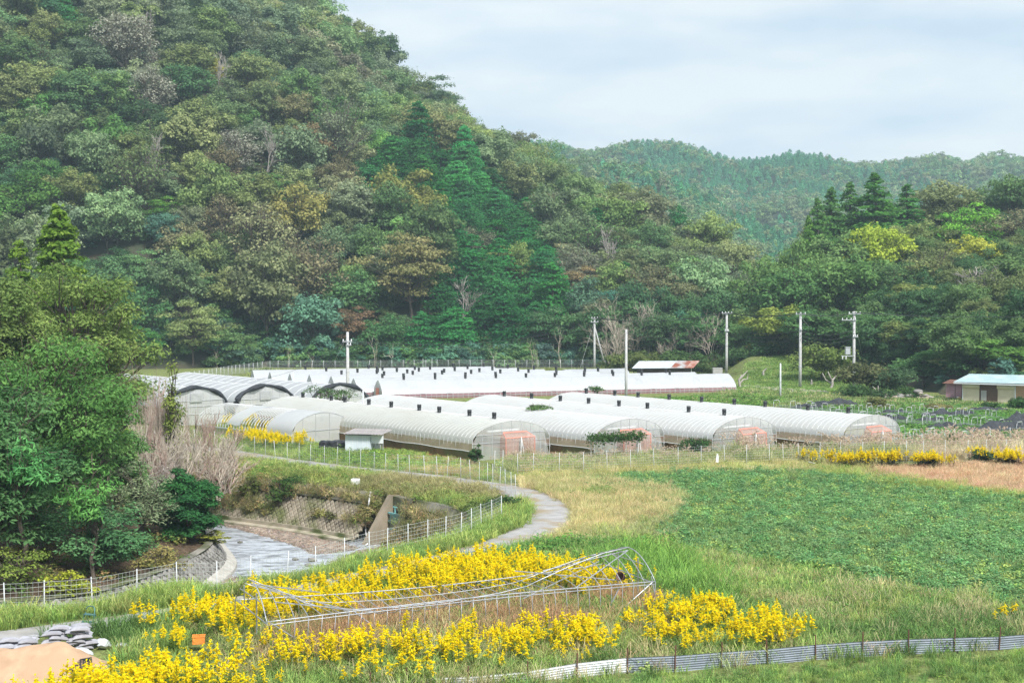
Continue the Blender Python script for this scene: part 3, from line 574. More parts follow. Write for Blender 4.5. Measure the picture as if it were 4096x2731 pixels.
# trees of their own look: px of trunk, px of crown middle, depth from the hill by search
def on_hill(px, py, fn=hill_l, lo=232, hi=520):
    """the spot of the slope seen at px, py"""
    Y = np.linspace(lo, hi, 700); X = (px - CX) / FPX * Y; z, t, _ = fn(X, Y); z = np.where(t < 0, 0, z)
    qx, qy = proj(X, Y, z); i_ = np.argmax(qy <= py) if (qy <= py).any() else len(Y) - 1
    return Vector((X[i_], Y[i_], z[i_]))
SPEC = [  # px, base py, width px, kind, colour, label
    (630, 262, 125, 'bare', None, 'bare grey dead tree high on the hillside, above the pale whitish trees'),
    (500, 350, 250, 'sparse', 'pale', 'large pale cream half-leafless tree high on the hillside'),
    (625, 350, 140, 'sparse', 'pale', 'pale branching tree beside the large cream tree on the high hillside'),
    (625, 510, 180, 'sparse', 'pale', 'pale silvery tree just below the large cream tree'),
    (838, 372, 120, 'broad', 'yellow', 'bright yellow-green round tree high on the hillside'),
    (868, 420, 120, 'bare', None, 'purplish bare tree just below the bright yellow tree'),
    (738, 470, 190, 'broad', 'darkgreen', 'dark round tree between the pale trees and the yellow one'),
    (1060, 405, 100, 'conif', 'bluegreen', 'narrow blue-green tree on the upper hillside near the dead snag'),
    (1000, 420, 170, 'broad', 'olive', 'dark olive tree to the side of the narrow blue-green tree'),
    (1050, 760, 200, 'bare', None, 'grey bare tree in the middle of the hillside, wider of two'),
    (950, 745, 190, 'sparse', 'pale', 'silvery thin-leaved tree in front of the grey bare tree mid-slope'),
    (640, 765, 130, 'bare', None, 'slender grey bare tree mid-slope above the creeper-covered tree'),
    (875, 1040, 190, 'sparse', 'rust', 'rusty brown tree with bare lower limbs mid-slope'),
    (1190, 1000, 260, 'broad', (0.330, 0.320, 0.125), 'large golden-orange tree on the lower middle slope'),
    (1380, 900, 230, 'tier', 'tan', 'large tan layered tree beside the conifer stand'),
    (1640, 1290, 340, 'tier', (0.274, 0.266, 0.126), 'broad olive-tan layered tree at the edge of the conifer stand'),
    (1620, 960, 250, 'broad', (0.250, 0.266, 0.095), 'yellowish olive tree standing among the conifers'),
    (1250, 1300, 260, 'sparse', 'rust', 'reddish-brown sparse tree on the lower slope above the utility pole'),
    (1060, 1180, 280, 'sparse', 'tan', 'pinkish tan sparse tree spreading low on the slope'),
    (1430, 1400, 190, 'tier', (0.227, 0.165, 0.103), 'brown layered tree behind the tall greenhouse utility pole'),
    (660, 1010, 130, 'broad', 'bluegreen', 'column of creeper-covered tree hung with blue-green leaves'),
    (770, 1462, 250, 'tier', (0.266, 0.328, 0.142), 'light feathery tree with visible trunk at the forest edge'),
    (2330, 1270, 200, 'tier', (0.266, 0.219, 0.119), 'tan-brown layered tree below the dark conifers'),
    (1910, 1080, 150, 'sparse', 'brown', 'brown thin tree standing inside the conifer stand'),
    (1840, 1320, 170, 'bare', None, 'reddish bare slender tree at the foot of the conifers'),
    (2425, 1160, 190, 'bare', None, 'grey leafless branching tree on the lower slope past the conifers'),
    (2590, 760, 160, 'conif', 'conifer', 'dark conifer on the ridge above the far valley'), (2530, 730, 130, 'conif', 'conifer', 'second dark conifer on the descending ridge'),
    (2700, 830, 130, 'conif', 'conifer', 'third dark conifer along the descending ridge'), (2880, 960, 130, 'conif', 'conifer', 'deep green conifer near the low end of the ridge'), (2830, 915, 120, 'conif', 'conifer', 'small dark conifer at the low end of the ridge'),
    (270, 170, 110, 'conif', (0.072, 0.212, 0.080), 'vivid green tree high on the leftmost hillside'), (1655, 375, 90, 'conif', (0.064, 0.196, 0.072), 'vivid dark conifer near the skyline'),
    (2950, 1160, 200, 'sparse', 'pale', 'pale feathery bush-like tree at the foot of the valley notch'),
]
CEDAR = [conifer(180 + i, H, r_, 0.04, 150, 6200, 0.44, lob=0.28, power=pw) for i, (H, r_, pw) in enumerate([(13.0, 3.6, 0.82), (14.0, 3.4, 0.9), (12.5, 3.3, 0.8)])]
KM = dict(cedar=CEDAR, broad=BROAD, tier=TIER, sparse=SPARSE, conif=CONIF, bare=BARET)
MESHW = {}
def mesh_dims(m_):
    k = id(m_[0])
    if k not in MESHW:
        src = m_[1] or m_[0]; a = np.empty(len(src.vertices) * 3, np.float32); src.vertices.foreach_get('co', a); a = a.reshape(-1, 3)
        MESHW[k] = (np.percentile(np.abs(a[:, :2]), 97), a[:, 2].max())
    return MESHW[k]
def nm_of(kind): return {'cedar': 'cedar_tree', 'conif': 'conifer_tree', 'bare': 'bare_tree', 'tier': 'layered_tree', 'sparse': 'thin_leaved_tree', 'broad': 'broadleaf_tree'}[kind]
for px, py, wpx, kind, c, lab in SPEC:
    p = on_hill(px, py); ms = KM[kind][rng.randint(len(KM[kind]))]; w_ = wpx / FPX * p.y; s = w_ / 2 / mesh_dims(ms)[0]; s = float(np.clip(s, 0.6, 1.7))
    c = P_[c] if isinstance(c, str) else (c or (0.2, 0.2, 0.2)); plant_tree(nm_of(kind), ms, p + Vector((0, 0, -0.3)), s, rng.rand() * 6.28, c, lab)
    placed.append((p.x, p.y, 0.42 * w_))
# the rest of the wood by dart throwing
def darts(n, fn, xr, yr, rmin, rmax, tmax, occupied, rng, pxr=(-300, 3100)):
    out = []; cell = {}; cs = 8.0
    def key(x, y): return int(x // cs), int(y // cs)
    for x, y, r_ in occupied: cell.setdefault(key(x, y), []).append((x, y, r_))
    X = rng.uniform(*xr, n); Y = rng.uniform(*yr, n); z, t, px = fn(X, Y)
    ok = (t > 0.0) & (t < tmax) & (px > pxr[0]) & (px < pxr[1])
    for x, y, zz, pp in zip(X[ok], Y[ok], z[ok], px[ok]):
        r_ = rng.uniform(rmin, rmax); kx, ky = key(x, y); good = True
        for a in (-1, 0, 1):
            for b in (-1, 0, 1):
                for x2, y2, r2 in cell.get((kx + a, ky + b), ()):
                    if (x - x2) ** 2 + (y - y2) ** 2 < ((r_ + r2) * 0.80) ** 2: good = False; break
                if not good: break
            if not good: break
        if good: out.append((x, y, zz, r_, pp)); cell.setdefault((kx, ky), []).append((x, y, r_))
    return out
dl = darts(26000, hill_l, (-190, 75), (238, 520), 2.3, 4.7, 1.06, placed, np.random.RandomState(8))
cand = []
for x, y, z, r_, px in dl:
    qx, qy = proj(x, y, z + 4)
    if qx < -160 or qy < -200 or qx > 3080: continue
    cand.append((y, x, z, r_, qx, qy))
cand.sort()
def hill_kind(qx, qy, rng, x, y):
    if inpoly(np.array([qx]), np.array([qy]), CON_POLY)[0]: return ('conif', 'conifer') if rng.rand() < 0.97 else ('broad', rng.choice(['midgreen', 'olive']))
    n_ = float(fnoise(x, y, 30, 40)); u = rng.rand()
    if qy > 1230:                                      # forest edge, dark and green
        k = rng.choice(['darkgreen', 'midgreen', 'bluegreen', 'darkgreen', 'brown', 'bright'], p=[.36, .26, .14, .12, .06, .06]); return ('broad' if u < 0.75 else 'tier'), k
    if qx < 700 and qy > 380:
        k = rng.choice(['midgreen', 'bright', 'greygreen', 'olive', 'darkgreen', 'rust'], p=[.34, .24, .18, .12, .10, .02])
    elif qx > 1900: k = rng.choice(['olive', 'brown', 'greygreen', 'tan', 'midgreen', 'conifer'], p=[.32, .18, .20, .08, .16, .06])
    elif qy < 480: k = rng.choice(['greygreen', 'olive', 'brown', 'midgreen', 'darkgreen', 'tan'], p=[.46, .2, .07, .15, .08, .04])
    else: k = rng.choice(['olive', 'tan', 'greygreen', 'midgreen', 'rust', 'brown', 'bright'], p=[.28, .10, .24, .24, .02, .04, .08])
    if k == 'conifer':
        if qy < 760 or qx < 2350: return 'broad', 'midgreen'
        return 'conif', k
    return ('broad' if u < 0.72 else 'tier' if u < 0.88 else 'sparse'), k
rng = np.random.RandomState(12); far_pts = []
NTREE = 262; n_obj = 0; HT = {}
LAND = [(630, 200, 'the bare grey dead tree'), (500, 280, 'the large pale cream tree'), (625, 430, 'the pale silvery tree'), (838, 310, 'the bright yellow-green tree'), (738, 390, 'the dark round tree'), (1060, 345, 'the narrow blue-green tree'), (1050, 690, 'the grey bare trees mid-slope'), (875, 940, 'the rusty brown tree'), (1190, 900, 'the golden-orange tree'), (1380, 800, 'the large tan layered tree'), (1640, 1120, 'the broad olive-tan tree'), (1620, 860, 'the yellowish tree among conifers'), (660, 900, 'the creeper-covered column'), (770, 1330, 'the light feathery tree'), (2330, 1160, 'the tan-brown tree below the conifers'), (2425, 1080, 'the grey leafless branching tree'), (270, 110, 'the vivid green tree'), (1655, 320, 'the vivid dark conifer'), (1390, 1330, 'the tall greenhouse pole'), (2378, 1270, 'the strutted pole'), (2590, 700, 'the ridge conifers'), (2880, 920, 'the last ridge conifer'), (60, 600, 'the picture edge midway up the hill'), (400, 700, 'the gap above the tall cedar'), (230, 815, 'the tall yellow-green cedar'), (1990, 740, 'the top of the conifer stand'), (2230, 950, 'the outer edge of the conifer stand'), (1300, 60, 'the skyline at the top edge'), (2150, 560, 'the skyline where the far ridge starts'), (1900, 1400, 'the far fence gate'), (2700, 1200, 'the red earth bank'), (1000, 1450, 'the bend of the far fence')]
for i, (y, x, z, r_, qx, qy) in enumerate(cand):
    kind, ck = hill_kind(qx, qy, rng, x, y); c = np.array(P_[ck]) * (1 + (0.24 if kind == 'conif' else 0.18) * rng.normal()) * (1 + 0.06 * rng.normal(size=3)); c = np.clip(c, 0.01, 0.5)
    ms = KM[kind][rng.randint(len(KM[kind]))]; s = r_ * (1.42 if kind == 'conif' else 1.42) / mesh_dims(ms)[0]; s = float(np.clip(s, 0.55, 1.5))
    if n_obj < NTREE and -40 < qx < 3080 and qy > -10:
        n_obj += 1; lx, ly, ln_ = min(LAND, key=lambda q: (q[0] - qx) ** 2 + (1.3 * (q[1] - qy)) ** 2); dx, dy = qx - lx, qy - ly
        rel = ('left of ' if dx < 0 else 'right of ') if abs(dx) > abs(dy) else ('above ' if dy < 0 else 'below ')
        o = plant_tree(nm_of(kind), ms, (x, y, z - 0.8), s, rng.rand() * 6.28, c, '', sz=s * rng.uniform(0.85, 1.15) * (0.72 if kind == 'conif' else 1.0)); HT.setdefault((WORD[ck], rel + ln_), []).append((dx * dx + dy * dy, o))
    else: far_pts.append((x, y, z - 0.4, s, c, kind))
NTH = ('', 'second ', 'third ', 'fourth ', 'fifth ', 'sixth ', 'seventh ', 'eighth ', 'ninth ', 'tenth ')
for (wd_k, rl_k), lst in HT.items():
    lst.sort(key=lambda q: q[0])
    for j, (_, o) in enumerate(lst): o['label'] = NTH[min(j, 9)] + wd_k + ' ' + rl_k + (', counted outward' if len(lst) > 1 else ''); o['group'] = 'trees of the wooded hillside'
# the high slope: more trees than one could count, one mass
def as_inst(ms_list):
    out = []
    for t_, c_ in ms_list:
        q = c_.copy(); q.materials.clear(); q.materials.append(M['leafi']); out.append(q)
    return out
INS = dict(broad=as_inst(BROAD[:4]), tier=as_inst(TIER[:2]), sparse=as_inst(SPARSE[:2]), conif=as_inst(CONIF[:2]))
for kind, lab in (('broad', 'distant mass of grey-green treetops on the high hillside'), ('tier', 'layered treetops among the high hillside forest'), ('sparse', 'thin-leaved treetops among the high hillside forest'), ('conif', 'scattered conifer tops among the high hillside forest')):
    q = [p for p in far_pts if p[5] == kind]
    if q: scatter('forest', INS[kind], np.array([p[:3] for p in q]), rng.rand(len(q)) * 6.28, np.array([p[3] for p in q]), np.array([p[4] for p in q]), lab, 'forest')
# undergrowth on both hills
BUSH = [broadleaf(220 + i, 2.6, 1.9, 0.05, 14, 620, 0.40, ns=0) for i in range(3)]
BUSHI = as_inst(BUSH)
def under(fn, n, xr, yr, tmax, pxr, seed):
    r2 = np.random.RandomState(seed); X = r2.uniform(*xr, n); Y = r2.uniform(*yr, n); z, t, px = fn(X, Y); ok = (t > 0.005) & (t < tmax) & (px > pxr[0]) & (px < pxr[1])
    return np.stack([X, Y, z - 0.35], 1)[ok], px[ok]
u1, _ = under(hill_l, 5200, (-130, 75), (232, 440), 1.0, (-200, 3050), 5)
u2, _ = under(hill_r, 2600, (20, 130), (164, 300), 1.0, (2960, 4500), 6)
bare_spot = np.hypot((u1[:, 0] - at(2690, 1385, 3).x) / 9, (u1[:, 1] - 243) / 12) < 1        # bare red earth bank
u1 = u1[~bare_spot]
r9 = np.random.RandomState(19); fpx = r9.uniform(-150, 2480, 520); fY = r9.uniform(243.5, 254, 520); fX = (fpx - CX) / FPX * fY; fz = np.maximum(hill_l(fX, fY)[0], 0) - .3   # dense foot of the forest
u3 = np.stack([fX, fY, fz], 1)
BUSH2 = as_inst([broadleaf(225 + i, 2.8, 1.9, 0.0, 20, 1500, 0.30, ns=0) for i in range(3)]); rng = np.random.RandomState(29)
scatter('undergrowth', BUSH2, u3, rng.rand(len(u3)) * 6.28, rng.uniform(0.7, 1.6, len(u3)), tints([P_['darkgreen'], P_['midgreen'], P_['bluegreen']], len(u3), rng, 0.2), 'dark leafy shrubs lining the forest foot behind the far fence', 'undergrowth', 0.1)
uu = np.concatenate([u1, u2]); rng = np.random.RandomState(9)
scatter('undergrowth', BUSHI, uu, rng.rand(len(uu)) * 6.28, rng.uniform(0.5, 1.25, len(uu)), tints([P_['darkgreen'], P_['midgreen'], P_['bluegreen'], P_['olive']], len(uu), rng, 0.2), 'dark undergrowth filling the gaps between the hillside trees', 'undergrowth', 0.1)
M['earth'] = pmat('red_earth', (0.20, 0.13, 0.085), (0.14, 0.10, 0.06), 0.8, 0.95, bump=0.3)
# ------------------------------------------------------------------ the wood on the right: tree by tree
RW = [  # px of trunk, py of top, depth, crown width px, kind, colour, label
    (3500, 685, 268, 270, 'cedar', (0.097, 0.231, 0.063), 'tallest pointed cedar on the skyline of the wood beyond the fields'), (3400, 722, 272, 190, 'cedar', (0.106, 0.231, 0.072), 'cedar just beside the tallest pointed cedar, a little lower'),
    (3325, 742, 270, 190, 'cedar', (0.106, 0.221, 0.072), 'cedar at the shoulder of the skyline cedars'), (3630, 730, 275, 200, 'cedar', (0.097, 0.243, 0.072), 'cedar on the building side of the tallest cedar'), (3270, 785, 262, 170, 'cedar', (0.115, 0.231, 0.072), 'low leaning cedar at the valley end of the skyline cedars'),
    (3235, 855, 250, 140, 'cedar', (0.152, 0.286, 0.076), 'yellowish cedar at the valley edge of the wood'),
    (3760, 715, 282, 300, 'broad', (0.237, 0.275, 0.135), 'wide brownish-green tree on the skyline above the storage building'), (3920, 740, 286, 230, 'broad', (0.199, 0.298, 0.112), 'rounded olive tree on the skyline above the storage building'), (4060, 690, 280, 230, 'broad', (0.124, 0.209, 0.087), 'dark tall tree at the edge of the picture on the skyline'),
    (3500, 880, 246, 240, 'broad', (0.386, 0.481, 0.101), 'yellow-green tree below the tallest cedar'), (3900, 800, 252, 270, 'tier', (0.171, 0.374, 0.081), 'fresh bright green layered tree above the storage building'), (3920, 930, 238, 230, 'broad', (0.452, 0.481, 0.112), 'yellow and orange tinted tree above the storage building'),
    (4060, 830, 250, 300, 'sparse', (0.237, 0.243, 0.140), 'dark brown thin-leaved tree at the edge of the picture'), (3200, 935, 240, 180, 'broad', (0.171, 0.275, 0.101), 'olive tree at the valley end of the wood below the cedars'),
    (3330, 905, 246, 230, 'broad', (0.190, 0.298, 0.121), 'grey-green tree under the skyline cedars'), (3640, 870, 252, 220, 'broad', (0.218, 0.275, 0.112), 'olive tree between the yellow-green tree and the bright green one'),
    (3070, 1010, 240, 220, 'broad', (0.144, 0.243, 0.091), 'dark olive tree at the foot of the valley notch'), (3180, 1060, 230, 260, 'broad', (0.115, 0.221, 0.084), 'dark green tree behind the middle utility poles'),
    (3310, 1010, 232, 290, 'broad', (0.162, 0.275, 0.101), 'large drooping olive-green tree behind the utility poles'), (3460, 1010, 228, 280, 'broad', (0.152, 0.263, 0.095), 'large tree with olive drooping leaves behind the transformer pole'),
    (3620, 1040, 226, 200, 'broad', (0.115, 0.199, 0.084), 'dark shaded tree behind the transformer pole'), (3730, 980, 226, 270, 'sparse', (0.246, 0.286, 0.121), 'olive-brown thin tree above the orchard bush'), (3680, 1120, 216, 230, 'broad', (0.256, 0.307, 0.112), 'olive-yellow tree in the middle of the wood front'),
    (3120, 1210, 222, 240, 'broad', (0.292, 0.351, 0.101), 'yellowish tree hanging low behind the utility poles'), (3250, 1220, 216, 260, 'broad', (0.106, 0.209, 0.084), 'dark green bushy tree behind the tall concrete poles'), (3390, 1230, 214, 260, 'broad', (0.106, 0.199, 0.079), 'deep green tree behind the transformer of the pole'),
    (3540, 1240, 206, 250, 'broad', (0.106, 0.199, 0.081), 'shaded tree at the wood front near the guy wire'), (3640, 1270, 200, 230, 'broad', (0.209, 0.263, 0.101), 'brown-green low tree at the wood front'), (3770, 1260, 196, 260, 'broad', (0.179, 0.263, 0.095), 'olive tree at the wood front left of the annex roof'),
    (3860, 1060, 214, 380, 'bare', None, 'large pale leafless tree spreading over the wood above the storage building'), (3990, 1050, 212, 380, 'bare', None, 'second pale leafless tree behind the storage building'),
    (3960, 1180, 206, 260, 'broad', (0.144, 0.231, 0.087), 'dark tree behind the bare branches above the storage building'), (4080, 1010, 216, 280, 'broad', (0.171, 0.263, 0.106), 'drooping grey-green tree at the picture edge above the roof'),
    (4070, 1230, 192, 260, 'broad', (0.124, 0.231, 0.084), 'green tree right behind the turquoise roof'), (3820, 1370, 184, 230, 'broad', (0.124, 0.263, 0.091), 'bright edged shrub tree beside the pink annex'), (3700, 1400, 186, 220, 'broad', (0.115, 0.221, 0.091), 'bushy green tree at the field edge near the stone pile'),
    (3940, 1330, 180, 230, 'broad', (0.144, 0.275, 0.081), 'leafy tree overhanging the storage building roof'), (4090, 1380, 178, 200, 'broad', (0.152, 0.286, 0.081), 'low leafy tree at the roof edge by the picture border'),
    (3010, 1210, 232, 200, 'broad', (0.190, 0.275, 0.112), 'olive tree behind the pole nearest the rusty shed'), (2960, 1280, 228, 190, 'broad', (0.124, 0.231, 0.091), 'rounded green tree above the red earth bank'),
    (2790, 1230, 236, 170, 'broad', (0.124, 0.243, 0.101), 'rounded bright green tree among the bare trees of the bank'), (2690, 1250, 240, 160, 'broad', (0.135, 0.231, 0.095), 'green tree above the rusty-roofed shed'),
]
rng = np.random.RandomState(31)
for px, py, Y, wpx, kind, c, lab in RW:
    p = atY(px, py, Y); ms = KM[kind][rng.randint(len(KM[kind]))]; zt = p.z
    gzv = float(hill_r(np.array([p.x]), np.array([Y]))[0][0]) if px > 2960 else float(hill_l(np.array([p.x]), np.array([Y]))[0][0])
    gzv = max(gzv, float(groundz(np.array([p.x]), np.array([Y]))[0])); w, h = mesh_dims(ms); s = wpx / FPX * Y / 2 / w
    hh = min(max(zt - gzv, 4.0), 2.1 * h * s); plant_tree(nm_of(kind), ms, (p.x, Y, zt - hh - 0.15), s, rng.rand() * 6.28, c or (0.2, 0.2, 0.2), lab, sz=hh / h)
# infill behind them
dr_ = darts(6000, hill_r, (20, 140), (176, 310), 2.6, 3.8, 1.0, [], np.random.RandomState(5), (3020, 4400))
q = []
for x, y, z, r_, px in dr_: q.append((x, y, z - 0.4, r_ * 1.1 / 4.8, np.array(P_[rng.choice(['darkgreen', 'midgreen', 'olive', 'darkgreen'])]) * 0.85))
q = [a for a in q if proj(a[0], a[1], a[2] + 9.5 * a[3])[1] > 760]
scatter('forest', INS['broad'], np.array([a[:3] for a in q]), rng.rand(len(q)) * 6.28, np.array([a[3] for a in q]), np.array([a[4] for a in q]), 'mass of dark trees filling the wood behind the storage building', 'forest')
# ------------------------------------------------------------------ the far ridges
def farconif(seed, H, r_, n):
    rg = np.random.RandomState(seed); h = rg.rand(n) ** 1.2; q = rg.rand(n) * 6.28; w = r_ * (1 - h) ** 0.62 * (0.7 + 0.35 * rg.rand(n)) + 0.15
    c = np.stack([np.cos(q) * w, np.sin(q) * w, 0.08 * H + h * H * 0.9], 1); nn = np.stack([np.cos(q), np.sin(q), np.full(n, 0.7)], 1) + 0.35 * rg.normal(size=(n, 3))
    v, f = leaf_cards(c, nn, 1.5 * rg.uniform(0.6, 1.3, n) * (0.5 + 0.6 * (1 - h)), rg, 0.65, 0.4); return new_mesh('far_conifer', v, f, M['leafi'], tone=np.repeat(rg.rand(n), 4))
def farbroad(seed, H, r_, n):
    rg = np.random.RandomState(seed); k = 9; C = np.stack([rg.normal(size=k) * r_ * 0.45, rg.normal(size=k) * r_ * 0.45, H * rg.uniform(0.35, 0.82, k)], 1); i_ = rg.randint(0, k, n); d = unit(rg.normal(size=(n, 3))); d[:, 2] = np.abs(d[:, 2])
    v, f = leaf_cards(C[i_] + d * r_ * 0.42 * np.array([1, 1, 0.75]), d + np.array([0, 0, 0.5]) + 0.4 * rg.normal(size=(n, 3)), 1.15 * rg.uniform(0.6, 1.3, n), rg, 0.7); return new_mesh('far_broadleaf', v, f, M['leafi'], tone=np.repeat(rg.rand(n), 4))
FCON = [farconif(300 + i, H, r_, 170) for i, (H, r_) in enumerate([(7.5, 2.9), (8.2, 3.1), (7.0, 3.0)])]
FBRO = [farbroad(310 + i, H, r_, 190) for i, (H, r_) in enumerate([(8, 4.0), (9, 4.4), (7.5, 3.8)])]
def ridge(fn, n, xr, yr, pxr, seed, pcon, name, spacing, gsc):
    dd = darts(n, fn, xr, yr, spacing * 0.8, spacing * 1.15, 1.04, [], np.random.RandomState(seed), pxr); rg = np.random.RandomState(seed + 1)
    a = np.array([d[:5] for d in dd]); qx, qy = proj(a[:, 0], a[:, 1], a[:, 2] + 4); pc = pcon(qx, qy, a)
    isc = rg.rand(len(a)) < pc
    for msk, ms, pal, lab in ((isc, FCON, [(0.075, 0.222, 0.125), (0.098, 0.257, 0.137), (0.109, 0.270, 0.161)], 'dark conifer forest on the '), (~isc, FBRO, [(0.175, 0.291, 0.136), (0.216, 0.303, 0.157), (0.151, 0.279, 0.136), (0.257, 0.326, 0.176), (0.225, 0.279, 0.167)], 'olive and brown broadleaf forest on the ')):
        p = a[msk]; sc = p[:, 3] / spacing * rg.uniform(0.85, 1.2, len(p)) * gsc
        if len(p): scatter('forest', ms, np.stack([p[:, 0], p[:, 1], p[:, 2] - 0.3], 1), rg.rand(len(p)) * 6.28, sc, tints(pal, len(p), rg, 0.14), lab + name, 'forest', 0.04)
ridge(fa, 26000, (-10, 190), (490, 700), (2080, 3700), 61, lambda qx, qy, a: np.clip(0.15 + 1.6 * (fnoise(a[:, 0], a[:, 1], 60, 51) - 0.5) + 0.35 * (qx > 2950), 0, 1), 'middle ridge', 2.7, 0.85)
ridge(fb, 60000, (-20, 480), (760, 1110), (2050, 4250), 71, lambda qx, qy, a: np.clip(0.72 + 2.6 * (fnoise(a[:, 0], a[:, 1], 95, 53) - 0.52) - 0.25 * (qx > 3300), 0, 1), 'farthest ridge', 3.0, 0.95)
# ------------------------------------------------------------------ greenhouses
M['film'] = filmmat('white_film', (0.72, 0.73, 0.73), 0.10, 0.43, 0.35, 0.07, (0.62, 0.62, 0.60), 0.5, (1, 0.35, 1))
M['filmold'] = filmmat('aged_film', (0.67, 0.68, 0.64), 0.10, 0.43, 0.4, 0.06, (0.55, 0.545, 0.48), 0.45, (1, 0.3, 1))
M['filmwhite'] = filmmat('bright_white_film', (0.68, 0.70, 0.72), 0.08, 0.42, 0.35, 0.08, (0.58, 0.60, 0.63), 0.5)
M['filmgrey'] = filmmat('grey_striped_film', (0.60, 0.62, 0.65), 0.06, 0.42, 0.35, 0.08, (0.50, 0.52, 0.545), 0.6, (2.5, 0.15, 1))
M['clear'] = filmmat('clear_film', (0.82, 0.84, 0.84), 0.60, 0.4, 0.25, 0.07, (0.74, 0.75, 0.74), 1.3, (1, 1, 0.5))
M['clearold'] = filmmat('cloudy_clear_film', (0.82, 0.83, 0.82), 0.30, 0.4, 0.3, 0.07, (0.66, 0.67, 0.62), 1.6, (1, 1, 0.45))
M['rednet'] = filmmat('salmon_net', (0.84, 0.55, 0.47), 0.62, 0.45, 0.6, 0.01, (0.80, 0.50, 0.42), 2.0)
M['redhem'] = pmat('red_hem', (0.78, 0.30, 0.23), (0.66, 0.25, 0.19), 3, 0.7)
M['pinkwall'] = filmmat('pink_sheet', (0.58, 0.33, 0.37), 0.35, 0.4, 0.5, 0.02, (0.45, 0.18, 0.23), 1.0)
M['tanfilm'] = filmmat('tan_side_film', (0.62, 0.50, 0.38), 0.25, 0.4, 0.4, 0.05, (0.46, 0.36, 0.25), 0.8)
M['brownskirt'] = pmat('brown_skirt', (0.20, 0.115, 0.06), (0.13, 0.085, 0.045), 1.3, 0.7, stretch=(1, 2.5, 0.3), c3=(0.12, 0.12, 0.05), scale3=0.5)
M['blacknet'] = pmat('black_shade_net', (0.022, 0.025, 0.03), (0.045, 0.05, 0.058), 2.5, 0.75, bump=0.5, bscale=6, stretch=(1, 1, 1))
M['whitepaint'] = pmat('white_paint', (0.78, 0.79, 0.80), (0.68, 0.69, 0.70), 2, 0.5)

M['rib'] = pmat('film_covered_rib', (0.68, 0.69, 0.70), (0.58, 0.59, 0.60), 2, 0.5)
def arch(w, Rh, wh, n=20, point=0.12, power=1.0):
    """cross-section of a tunnel from the left wall head over the ridge to the right wall head"""
    out = []
    for i in range(n + 1):
        a = PI * (1 - i / n); c, s = math.cos(a), max(0.0, math.sin(a))
        z = wh + (Rh - wh) * ((1 - point) * s ** power + point * (1 - abs(c)))
        out.append((w / 2 * c, z))
    return out
def hoop_mesh(name, prof, w, wh, r=0.016, n=4, off=0.006):
    mb = MB(); k = len(prof)
    pts = [(-w / 2 - off, 0, 0)] + [(u + off * (1 if u > 0.01 else -1 if u < -0.01 else 0), 0, z + off) for u, z in prof] + [(w / 2 + off, 0, 0)]
    mb.tube(pts, r, n, cap=False); return mb.mesh(name, M['rib'], True)
def gable(mb, prof, y, w, z0=0.0, m=0, cols=12):
    us = np.linspace(-w / 2, w / 2, cols + 1); pu = [p[0] for p in prof]; pz = [p[1] for p in prof]
    for a, b in zip(us[:-1], us[1:]):
        za, zb = np.interp([a, b], pu, pz); mb.quad((a, y, z0), (b, y, z0), (b, y, max(zb, z0 + .01)), (a, y, max(za, z0 + .01)), m)
def vent_mesh():
    mb = MB(); mb.lathe([(0.16, -0.05), (0.16, 0.20), (0.145, 0.21), (0.145, 0.24), (0.17, 0.25), (0.17, 0.50), (0.13, 0.51), (0.0, 0.50)], 12); return mb.mesh('ridge_vent', M['blackplastic'], True)
VENT = vent_mesh()
